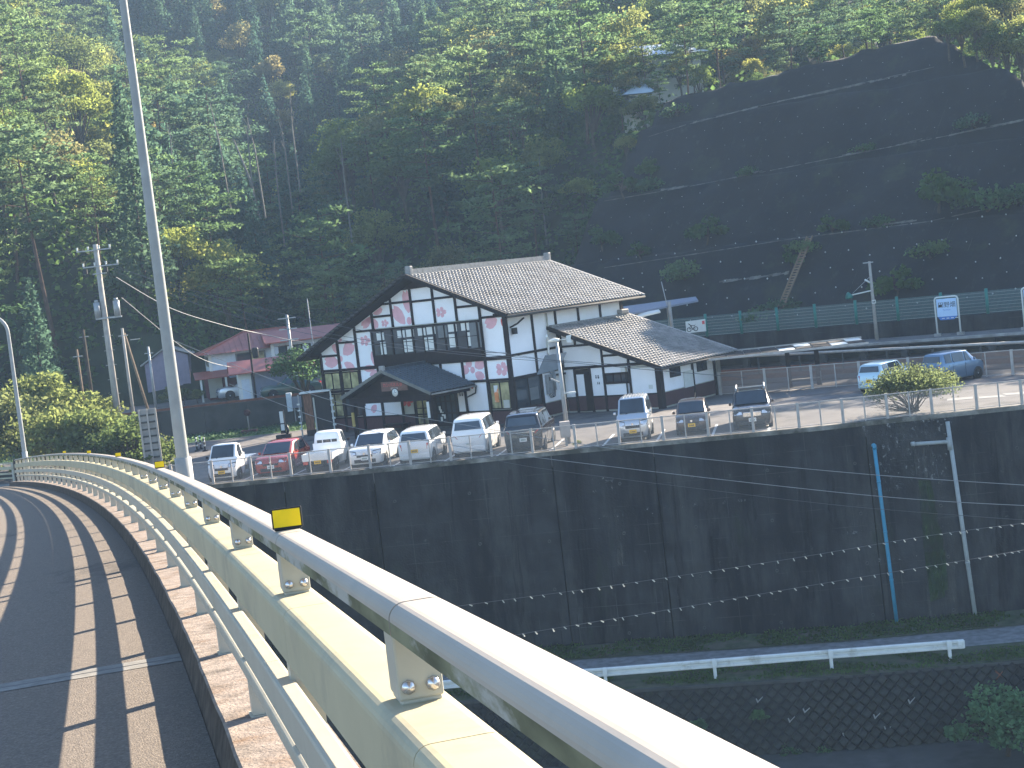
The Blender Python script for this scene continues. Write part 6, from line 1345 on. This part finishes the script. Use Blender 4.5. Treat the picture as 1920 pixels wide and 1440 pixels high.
for nm, lb, bp, Y, z0, tp, r, lean, mt in (('wooden_pole', 'slim weathered pole standing upright behind the bushes right of the utility pole', (240, 700), 97, 0, 615, .10, -.0, 'pole'), ('wooden_pole', 'slim stay pole leaning right behind the bushes', (262, 700), 98, 0, 622, .08, -.17, 'wood'),
        ('wooden_pole', 'short pale pole in front of the mauve barn', (284, 700), 108, zy, 650, .09, 0, 'steel'), ('wooden_pole', 'short dark pole in the bushes left of the utility pole', (150, 700), 100, 0, 655, .08, 0, 'wood'), ('wooden_pole', 'overgrown pole wrapped in creeper left of the utility pole', (165, 690), 101, 0, 618, .12, 0, 'bark')):
    p = at(bp[0], bp[1], Y); zt_ = at(bp[0]-8, tp, Y)[2]; t2 = empty(nm, (p[0], p[1], z0), 0, lb, 'pole'); hh = zt_-z0; MB().tube([(-lean*hh*.5, 0, 0), (lean*hh*.5, 0, hh)], [r*1.2, r*.85], 8).build('pole', M[mt], t2)
    MB().box(-.3, .3, -.06, 0, hh-.5, hh-.44).build('crossarm', M['steel'], t2)
t, h = vpole('utility_pole', 'grey utility pole with three crossarms in front of the red roofed house', (550, 690), 107, zy, at(536, 590, 107)[2], .13, .09, 'steel')
for z in (.25, 1.0, 1.75): MB().box(-.65, .6, -.12, -.05, h-z-.04, h-z+.04).build('crossarm', M['steel'], t)
p = at(590, 665, 108); t2 = empty('antenna_mast', (p[0], p[1], zy), 0, 'thin pale mast above the house roof left of the station eave', 'mast'); MB().tube([(0, 0, 0), (-.05, 0, at(577, 560, 108)[2]-zy)], .035, 6).build('mast', M['steel'], t2)
p = at(478, 730, 106.5); t2 = empty('signal_pole', (p[0], p[1], zy), 0, 'dark pole carrying a black bulb shape in front of the garage', 'pole'); MB().tube([(0, 0, 0), (0, 0, 4.7)], .07, 8).build('pole', M['beam'], t2); MB().cbox((.35, 0, 3.3), (.45, .3, .75)).build('cowl', M['black'], t2, bevel=.12)
def cable(name, pts, r, m_, label, group=None, n=40, sag=True):
    """pts: world points; smooth curve through them"""
    P = [Vector([float(c) for c in p]) for p in pts]; out = []
    for i in range(len(P)-1):
        a_, b_, c_, d_ = P[max(0, i-1)], P[i], P[i+1], P[min(len(P)-1, i+2)]
        for k in range(n):
            t_ = k/n; out.append(.5*((2*b_)+(c_-a_)*t_+(2*a_-5*b_+4*c_-d_)*t_*t_+(3*b_-a_-3*c_+d_)*t_**3))
    out.append(P[-1]); o = MB().tube(out, r, 5).build(name, M[m_]); return tag(o, label, 'cable', group), out
def pxline(pp): return [at(x, y, Y) for x, y, Y in pp]
CG = 'power and telephone lines crossing the view'
for i, (pp, r, m_, lb) in enumerate([
    ([(200, 498, 95), (420, 560, 88), (640, 612, 80), (980, 668, 68), (1300, 690, 60), (1700, 650, 52)][:4]+[(1180, 690, 62), (1400, 708, 56)], .012, 'wire', 'highest thin wire from the utility pole across the station gable'),
    ([(190, 488, 95), (400, 566, 89), (600, 622, 82), (820, 655, 76), (1000, 672, 70), (1250, 690, 64)], .012, 'wire', 'second thin wire from the utility pole across the station windows'),
    ([(205, 505, 95), (400, 580, 89), (620, 634, 82), (870, 665, 75), (1060, 680, 70)], .012, 'wire', 'third thin wire from the utility pole meeting the station wall'),
    ([(218, 520, 95), (318, 577, 97), (420, 610, 100), (500, 628, 103), (560, 640, 106), (640, 650, 106), (760, 655, 96), (950, 662, 84)], .022, 'wire_l', 'pale thick cable from the utility pole over the red roof'),
    ([(228, 558, 95), (330, 642, 99), (385, 676, 102), (445, 691, 107)], .022, 'wire_l', 'pale thick cable dropping from the utility pole to the house wall'),
    ([(330, 640, 60), (480, 700, 58), (645, 757, 56), (866, 796, 53), (1165, 843, 48), (1600, 887, 43), (1960, 912, 40)], .010, 'wire_l', 'uppermost thin wire running down across the cars and the retaining wall'),
    ([(430, 720, 58), (618, 790, 56), (800, 826, 53), (1000, 857, 50), (1600, 926, 43), (1960, 950, 40)], .010, 'wire_l', 'middle thin wire running across the retaining wall'),
    ([(850, 845, 52), (1000, 876, 50), (1300, 915, 46), (1600, 950, 43), (1960, 978, 40)], .007, 'wire', 'lowest faint wire across the retaining wall')]): cable('power_line', pxline(pp), r, m_, lb, CG)
# lines hung with small white tags
for i, (pp, lb) in enumerate([([(780, 1150, 44), (870, 1135, 45), (1160, 1096, 47), (1480, 1048, 49), (1750, 1003, 51), (1960, 976, 53)], 'upper slack cord hung with small white tags across the retaining wall'), ([(880, 1210, 43), (970, 1190, 44), (1260, 1142, 46), (1560, 1091, 48), (1800, 1052, 50), (1960, 1024, 52)], 'lower slack cord hung with small white tags across the retaining wall')]):
    o, out = cable('tagged_cord', pxline(pp), .008, 'wire', lb); tg = MB().prism([(0, -.01, .01), (.06, -.01, -.04), (.10, -.01, -.085), (.07, -.01, -.10), (-.01, -.01, -.02)], (0, .03, 0)).mesh('tag', M['cream'])
    L_ = 0; nxt = .3; r7 = random.Random(i)
    for a_, b_ in zip(out[:-1], out[1:]):
        L_ += (b_-a_).length
        if L_ > nxt: q = link('tag', tg, o); q.location = a_; q.scale = (.8, 1, .8); q.rotation_euler = (0, r7.uniform(-.5, .5), r7.uniform(-.4, .4)); nxt = L_+r7.uniform(.28, .5)
# =============== PARKING LOT THINGS ===============
# hybrid lamp with wind turbine and solar panel
P = onz(1066, 832); t = empty('solar_lamp', P, 0, 'street lamp with small wind turbine and tilted solar panel beside the black people carrier', 'street lamp')
hz2 = at(1043, 642, P[1])[2]; MB().tube([(0, 0, 0), (0, 0, hz2*.5), (-.02, 0, hz2)], [.12, .10, .07], 12).build('pole', M['steel'], t)
ntb = MB().tube([(-.45, 0, hz2+.08), (-.1, 0, hz2+.12), (.12, 0, hz2+.10)], [.05, .11, .07], 8).build('turbine', M['shoji'], t)
for k in range(3): a_ = 2*PI*k/3+.5; MB().add([(-.42, math.cos(a_)*.05, hz2+.08+math.sin(a_)*.05), (-.50, math.cos(a_)*.45, hz2+.08+math.sin(a_)*.45), (-.44, math.cos(a_+.12)*.66, hz2+.08+math.sin(a_+.12)*.66), (-.38, math.cos(a_+.3)*.25, hz2+.08+math.sin(a_+.3)*.25)], [(0, 1, 2, 3), (3, 2, 1, 0)]).build('blade', M['shoji'], ntb)
MB().tube([(.1, 0, hz2+.1), (.5, 0, hz2+.1)], .02, 6).prism([(.45, -.01, hz2-.06), (.72, -.01, hz2-.08), (.66, -.01, hz2+.1), (.72, -.01, hz2+.3), (.45, -.01, hz2+.25)], (0, .02, 0)).build('tail_vane', M['shoji'], ntb)
sp_ = [at(x, y, P[1]+dy)-P for x, y, dy in ((1007, 703, 0.), (1048, 692, 0.), (1062, 662, .55), (1022, 668, .55))]
MB().prism([tuple(v) for v in sp_], (.0, .03, .04)).build('solar_panel', M['screen'], t); MB().beam((0, 0, 2.9), (-.5, .15, 3.2), .04, .06).build('panel_bracket', M['steel'], t)
MB().tube([(0, -.05, 2.42), (.45, -.05, 2.45)], .03, 6).box(.3, .62, -.12, .02, 2.38, 2.47).build('lamp_head', M['shoji'], t)
cb = onz(1063, 836); t2 = empty('control_cabinet', cb, 0, 'grey control cabinet on a post at the fence below the solar lamp', 'cabinet'); MB().box(-.24, .24, -.15, .15, .42, 1.17).build('box', M['fence'], t2, bevel=.015); MB().box(-.22, .22, -.158, -.15, .44, 1.15).build('door', M['fence'], t2); MB().box(-.06, .06, -.05, .05, 0, .42).build('stem', M['steel'], t2)
p = onz(1083, 838); place_tree('weed_clump', BUSHY, (p[0], p[1], -.05), .09, 0, 'small weeds at the foot of the control cabinet', None, 0, cat='weeds')
# bollards
for i, (px, py) in enumerate(((370, 846), (377, 842), (385, 846))):
    P = onz(px, py); t = empty('bollard', P, 0, ('left bollard of the three at the lot entrance', 'middle bollard of the three at the lot entrance', 'right bollard of the three at the lot entrance')[i], 'bollard', 'three striped bollards at the lot entrance'); MB().tube([(0, 0, 0), (0, 0, .72)], .05, 8).build('post', M['black'], t)
    for z in (.3, .55, .74): MB().tube([(0, 0, z), (0, 0, z+.09)], .054, 8).build('band', M['shoji'], t)
    MB().tube([(0, 0, 0), (0, 0, .08)], .16, 10).build('base', M['black'], t)
# round-headed sign on a base, white marker board, info stand and kiosk
P = onz(468, 812); t = empty('round_sign', P, 0, 'small brown headed sign on a block base in front of the grass', 'sign'); MB().tube([(0, 0, .2), (0, 0, 1.35)], .05, 8).build('post', M['conc'], t); MB().tube([(0, -.06, 1.35), (0, .06, 1.35)], .22, 14).build('sign_head', M['dado'], t); MB().box(-.5, .5, -.3, .3, 0, .22).build('base', M['dado'], t)
P = onz(533, 822); t = empty('marker_board', P, 0, 'white marker board on a black base in front of the brown signpost', 'sign'); MB().box(-.16, .16, -.05, .05, .3, 1.75).build('board_back', M['black'], t); MB().box(-.11, .11, -.06, -.05, .95, 1.68).box(-.11, .11, -.06, -.05, .5, .88).build('board_face', M['shoji'], t); MB().box(-.45, .45, -.3, .3, 0, .25).build('base', M['black'], t); MB().tube([(.18, 0, .2), (.3, 0, .45), (.22, 0, .8)], .09, 8).build('support', M['black'], t)
P = onz(600, 815); t = empty('signboard_shelter', P, 0, 'brown timber signboard under a white framed canopy by the left corner of the station', 'shelter')
MB().box(-.75, -.25, -.1, .1, 0, 2.55).build('timber_board', mat('old_timber_board', (.20, .10, .06), .8, var=.4, scale=3, stretch=(6, 6, 1)), t); MB().box(-.17, -.08, -.12, .1, .2, 2.3).build('board_edge', M['cream'], t)
MB().box(-.9, 1.0, -.5, .5, 2.62, 2.70).build('canopy', M['shoji'], t); MB().box(-.1, .9, -.04, .04, .2, 2.5).build('dark_panel', M['black'], t)
for x in (-1.0, .98): MB().box(x-.04, x+.04, -.4, -.34, 0, 2.6).build('frame_post', M['shoji'] if x > 0 else M['steel'], t)
for k in range(5): MB().box(.92, 1.12, -.45, -.40, .5+k*.4, .62+k*.4).build('louvre', M['shoji'], t); MB().box(-1.12, -.95, -.45, -.40, .45+k*.38, .55+k*.38).build('louvre', M['shoji'], t)
MB().box(-.75, -.2, -.15, .15, 0, .35).build('base', M['black'], t)
P = onz(553, 795); t = empty('meter_cabinet', P, 0, 'pale blue grey cabinet on legs beside the trunk of the small street tree', 'cabinet'); MB().box(-.35, .0, -.2, .2, .9, 2.15).build('tall_box', M['bluewall'], t); MB().box(.02, .65, -.2, .2, 1.1, 1.85).build('wide_box', M['greysiding'], t)
for x in (.1, .55): MB().box(x-.03, x+.03, -.03, .03, 0, 1.1).build('leg', M['steel'], t)
# small street tree in front of the house
p = at(574, 770, 100); t = place_tree('street_tree', [make_broad(300, H=5.6, W_=5.0, lm=L_PINE, low=.42, leaves=3000, size=.14, lobes=11)], (p[0], p[1], 0), .95, .4, 'small dark green street tree left of the station gable', None, 0)
# slotted grey panel behind the railing
P = onz(291, 885); top = at(277, 770, P[1]); H_ = top[2]+.1; t = empty('slotted_panel', (P[0], P[1], 0), .15, 'tall grey slotted double panel standing behind the bridge railing', 'panel')
MB().box(-.46, .46, -.02, .05, 0, H_).build('back_plate', M['conc'], t)
for x in (-.44, -.02, .42): MB().box(x-.05, x+.05, -.14, -.02, 0, H_).build('rib', M['pole'], t)
for k in range(9):
    for x0, x1 in ((-.39, -.07), (.03, .37)): MB().box(x0, x1, -.10, -.02, H_*(k+.02)/9, H_*(k+.02)/9+.09).build('slat', M['conc_d'], t)
# bush at the fence on the right
P = onz(1712, 772); bush = make_broad(310, H=2.2, W_=4.2, lm=leafmat('olive_leaves', [(.060, .075, .035), (.075, .09, .04)]), low=.18, leaves=10000, size=.075, lobes=44)
t = empty('fence_bush', P+np.array([0, -.0, 0]), .3, 'rounded bush with bare lower stems at the fence in front of the blue grey car', 'bush'); link('crown', bush[0], t); mb = MB(); rr = random.Random(2)
for k in range(46): a_ = rr.uniform(0, 6.28); l = rr.uniform(.5, 1.7); mb.tube([(rr.uniform(-.3, .3), rr.uniform(-.15, .15), 0), (math.cos(a_)*l*.45, math.sin(a_)*l*.3, rr.uniform(.4, .8)), (math.cos(a_)*l, math.sin(a_)*l*.6, rr.uniform(.6, 1.6))], [.022, .015, .006], 4)
for k in range(30): l = rr.uniform(.6, 2.0); mb.tube([(-.2, 0, .05), (-.3-l*.5, rr.uniform(-.3, .3), rr.uniform(.15, .5)), (-.3-l, rr.uniform(-.4, .4), rr.uniform(.3, .95))], [.018, .01, .004], 4)
mb.build('stems', M['bark'], t)
mb = MB(); rr = random.Random(8)
# =============== RAILWAY THINGS ===============
nU = np.array([U2[0], U2[1], 0.]); nW = -nU
def onS(px, py, s_): q = ts(0, s_); return onplane(px, py, [q[0], q[1], 0], nU)
angT = math.atan2(A2[1], A2[0])
def station_sign(px0, px1, ytop, ybase, s_, label, words):
    b0, b1 = onS(px0, ybase, s_), onS(px1, ybase-6, s_); w_ = np.linalg.norm((b1-b0)[:2]); t = empty('station_sign', (b0[0], b0[1], 1.1), angT, label, 'sign')
    h = onS(px0-4, ytop, s_)[2]-1.1
    mb = MB(); r = .16; pts = [(0, 0, 0), (0, 0, h-r), (.05, 0, h-.05), (r, 0, h), (w_-r, 0, h), (w_-.05, 0, h-.05), (w_, 0, h-r), (w_, 0, 0)]; mb.tube(pts, .055, 10); mb.build('frame', M['shoji'], t)
    for x in (0, w_): MB().cbox((x, 0, .08), (.42, .3, .22)).build('foot', M['conc'], t)
    bd = MB().box(.12, w_-.10, -.05, .05, h-1.30, h-.12).build('board', M['signpale'], t)
    MB().prism([(.16, -.052, h-1.32), (w_-.1, -.052, h-1.30), (w_-.35, -.052, h-1.52), (.30, -.052, h-1.52)], (0, .1, 0)).build('blue_band', M['signblue'], t)
    fm = Matrix(((1, 0, 0, 0), (0, 0, -1, -.055), (0, 1, 0, 0), (0, 0, 0, 1)))
    if words:
        x = Matrix.Translation((w_*.52, 0, h-.55)) @ fm; text_obj('lettering', '田野畑', .40, M['ink'], bd, x)
        x = Matrix.Translation((w_*.5, 0, h-.86)) @ fm; text_obj('lettering', 'Tanohata', .14, M['signblue'], bd, x)
        MB().prism([(.22, -.058, h-.62), (.30, -.058, h-.48), (.42, -.058, h-.52), (.50, -.058, h-.46), (.48, -.058, h-.64), (.25, -.058, h-.66)], (0, .006, 0)).build('emblem', M['ink'], bd)
        for k in range(4): MB().box(.42+k*.3, .60+k*.3, -.058, -.054, h-1.44, h-1.39).build('small_print', M['shoji'], bd)
    return t
station_sign(1758, 1801, 558, 626, -3.4, 'white framed station name board on the far platform', True)
station_sign(1921, 1960, 540, 608, -3.4, 'white framed board on the platform cut by the right edge of the view', False)
# platform pole with loudspeaker arm
b = onS(1644, 634, -2.4); t = empty('platform_pole', (b[0], b[1], 1.1), 0, 'dark pole with lamp arm and green loudspeaker on the far platform', 'pole'); h = onS(1629, 490, -2.4)[2]-1.1
MB().tube([(0, 0, 0), (0, 0, h)], [.13, .09], 10).build('pole', M['pole'], t); MB().box(-.45, .25, -.06, .0, h-.12, h-.04).build('crossarm', M['steel'], t); MB().tube([(0, 0, h-2.0), (-1.4, 0, h-2.15)], .045, 8).build('arm', M['shoji'], t); MB().tube([(0, 0, h-1.0), (-1.35, 0, h-2.05)], .02, 6).build('stay', M['steel'], t)
MB().tube([(-1.4, 0, h-2.3), (-1.75, -.1, h-2.15)], [.12, .26], 12).build('loudspeaker', M['green'], t); MB().tube([(-.12, -.1, h-1.45), (-.45, -.1, h-1.2)], .06, 8).build('tube_lamp', M['shoji'], t); MB().box(-.12, .14, -.16, -.1, h-2.9, h-2.65).build('number_plate', M['shoji'], t)
for q in range(2): MB().box(-.08+q*.1, -.02+q*.1, -.165, -.16, h-2.84, h-2.71).build('plate_digit', M['ink'], t)
# banner on the green fence
c_ = [onplane(x, y, [*ts(0, -.5), 0], nU) for x, y in ((1285, 603), (1322, 598), (1324, 621), (1287, 625))]
t = empty('banner', c_[3], 0, 'white banner with a dark drawing of a bicycle tied to the green fence', 'banner'); cc = [tuple(p-c_[3]) for p in c_]; MB().prism(cc, (.02, .03, 0)).build('cloth', M['shoji'], t)
def bp_(u, v): p = c_[3]+(c_[2]-c_[3])*u+(c_[0]-c_[3])*v; return tuple(p-c_[3]-nU*.02)
mb = MB()
for u, v, r in ((.16, .28, .2), (.50, .30, .2)):
    for k in range(12):
        a0, a1 = 2*PI*k/12, 2*PI*(k+1)/12; mb.poly([bp_(u+r*.6*math.cos(a0), v+r*math.sin(a0)), bp_(u+r*.6*math.cos(a1), v+r*math.sin(a1)), bp_(u+r*.42*math.cos(a1), v+r*.7*math.sin(a1)), bp_(u+r*.42*math.cos(a0), v+r*.7*math.sin(a0))])
for (u0, v0), (u1, v1) in (((.16, .28), (.26, .62)), ((.26, .62), (.46, .6)), ((.46, .6), (.34, .26)), ((.34, .26), (.26, .62)), ((.34, .26), (.5, .3)), ((.14, .8), (.26, .62)), ((.46, .6), (.52, .72))): mb.poly([bp_(u0-.015, v0-.02), bp_(u1-.015, v1-.02), bp_(u1+.02, v1+.02), bp_(u0+.02, v0+.02)])
mb.build('drawing', M['ink'], t); MB().poly([bp_(.84, .62), bp_(.97, .62), bp_(.97, .9), bp_(.84, .9)]).build('red_mark', M['red'], t)
# open shelter behind the lot (bicycle shelter) with translucent roof sheets
b0, b1 = onz(1360, 742), onz(1650, 712); sa = np.array([b1[0]-b0[0], b1[1]-b0[1]]); sL = np.linalg.norm(sa); an = math.atan2(sa[1], sa[0])
t = empty('open_shelter', (b0[0], b0[1], 0), an, 'open shelter with dark posts and a thin roof with translucent sheets beside the annex', 'shelter')
def shp(px, py, dy=0.):
    P = onplane(px, py, b0+np.array([-math.sin(an), math.cos(an), 0])*dy, np.array([-math.sin(an), math.cos(an), 0]))-np.array([b0[0], b0[1], 0]); return float(P[0]*math.cos(an)+P[1]*math.sin(an)), float(P[2])
for px in (1483, 1538):
    x, _ = shp(px, 735, .9); MB().box(x-.13, x+.13, .8, 1.0, 0, 2.2).build('post', M['beam'], t)
xa, _ = shp(1350, 670); xb, _ = shp(1625, 645); zz0 = 2.28
MB().box(-.8, xb, -1.1, -1.02, zz0-.10, zz0+.02).box(-.8, xb, 2.6, 2.68, zz0+.02, zz0+.14).build('edge_beam', M['fence'], t)
for k in range(10): x = lerp(-.7, xb-.1, k/9); MB().box(x-.04, x+.04, -1.0, 2.6, zz0-.08, zz0+.0).build('rafter', M['beam'], t)
for k in range(9):
    x0, x1 = lerp(-.7, xb-.1, k/9)+.05, lerp(-.7, xb-.1, (k+1)/9)-.05
    for j, (y0, y1) in enumerate(((-1.0, .8), (.82, 2.6))):
        lit = (k+j*2) % 3 == 1 and k > 2; MB().box(x0, x1, y0, y1, zz0+.03+.02*j, zz0+.05+.02*j).build('roof_sheet', M['shoji'] if lit else M['soffit'], t)
MB().box(shp(1483, 720, .9)[0], shp(1538, 720, .9)[0], .5, .9, .42, .47).build('bench', M['conc'], t)
for px in (1526, 1542): x, _ = shp(px, 735, .4); MB().tube([(x, .3, 0), (x, .3, .85)], .04, 6).build('rack', M['steel'], t)
# long pipe rail in front of the tracks
q0, q1 = onz(1350, 676, 2.2), None
P0_ = onS(1345, 671, -12); P1_ = onS(1930, 641, -12); t = empty('track_side_duct', P0_, 0, 'long pale cable duct carried along the tracks behind the lot', 'duct'); MB().tube([(0, 0, 0), tuple((P1_-P0_)*1.2)], .09, 8).build('duct', M['fence'], t)
for k in range(8): p = (P1_-P0_)*k/7; MB().box(-.05, .05, -.05, .05, -P0_[2]-p[2]+.0, -.05).build('bracket_post', M['conc_d'], t).location = p
# old platform roof and lean poles between the station roof and the slope
p0 = at(1170, 590, 104); t = empty('platform_canopy', p0, .1, 'low dark platform canopy between the annex roof and the netted slope', 'canopy')
c4 = [at(x, y, Y)-p0 for x, y, Y in ((1168, 578, 104), (1318, 558, 108), (1312, 566, 104), (1170, 592, 100))]
MB().prism([tuple(v) for v in c4], (0, 0, .12)).build('roof', M['greysiding'], t)
c4 = [at(x, y, Y)-p0 for x, y, Y in ((1178, 593, 101), (1228, 584, 101), (1228, 588, 100), (1180, 599, 100))]; MB().prism([tuple(v) for v in c4], (0, 0, .1)).build('white_edge', M['shoji'], t)
a_ = at(1250, 566, 102)-p0; b_ = at(1255, 612, 102)-p0; MB().tube([tuple(b_+[0, 0, -2.5]), tuple(a_)], .12, 8).build('post', M['conc'], t)
t = empty('thin_mast', at(1256, 625, 103), 0, 'thin mast rising above the annex roof', 'mast'); d = at(1240, 528, 103)-at(1256, 625, 103); MB().tube([(0, 0, -3), (0, 0, 2.0), tuple(d)], .035, 6).build('mast', M['steel'], t)
# plants by the lower wall
comp = make_broad(320, H=3.2, W_=3.6, lm=leafmat('rhus_leaves', [(.07, .12, .06), (.09, .15, .07)]), low=.1, leaves=3000, size=.13, lobes=20)
p = onz(1885, 1420, -12.)+np.array([0, 0, -.7]); t = empty('riverside_shrub', p, 0, 'leafy shrub at the lower right corner in front of the block wall', 'shrub'); t.scale = (1.15, 1.15, 1.15); link('crown', comp[0], t); link('stem', comp[1], t)
for i, (px, py, s_) in enumerate(((1540, 1405, .35), (1480, 1412, .3), (1575, 1425, .4), (1425, 1345, .22), (1310, 1365, .25), (1700, 1350, .2))):
    p = at(px, py, 60.6); t = empty('wall_plant', p-np.array([0, 0, s_*1.5]), i, ('wall plant low on the block wall left of the rightmost chips', 'wall plant at the foot of the block wall', 'larger wall plant at the foot of the block wall', 'thin plant high on the block wall', 'thin creeper at the left of the block wall', 'small plant near the lower right of the block wall')[i], 'plant', 'plants growing on the block wall'); t.scale = (s_, s_, s_); link('crown', comp[0], t); link('stem', comp[1], t)
MB_ = MB().box(-.14, .14, -.12, .12, -.9, .15); q = MB_.build('rusty_panel', M['rust']); q.location = at(1872, 1262, wy(21)-7.3); tag(q, 'short rusty panel at the right end of the block wall top', 'panel')
# grass tufts on the verges: one mass
r8 = np.random.default_rng(8); N_ = 26000; xs = r8.uniform(-14, 32, N_); dd = np.where(r8.random(N_) < .55, r8.uniform(.05, 2.2, N_), r8.uniform(5.3, 7.5, N_)); keep = np.array([noise.noise(Vector((x*.4, d_*.8, 5.))) > -.12 for x, d_ in zip(xs, dd)]); xs, dd = xs[keep], dd[keep]
C = np.stack([xs, np.array([wy(x) for x in xs])-dd, ZL+.05+np.maximum(0, .2*(1-dd/2.2))+r8.uniform(0, .10, len(xs))], 1); V, F = leafquads(C, .07, r8, 0, 2.2); tag(link('verge_grass', npmesh('verge_grass', V, F, L_DARK)), kind='stuff')
# =============== HAZE ===============
hm = bpy.data.materials.new('haze'); hm.use_nodes = True; n = hm.node_tree.nodes; n.remove(n['Principled BSDF']); pv = n.new('ShaderNodeVolumePrincipled'); pv.inputs['Color'].default_value = (.52, .74, 1, 1); pv.inputs['Density'].default_value = HAZE; pv.inputs['Anisotropy'].default_value = 0
hm.node_tree.links.new(pv.outputs[0], n['Material Output'].inputs['Volume'])
if HAZE > 0: tag(MB().box(-260, 260, -60, 420, -13.2, 135).build('haze', hm), kind='stuff')
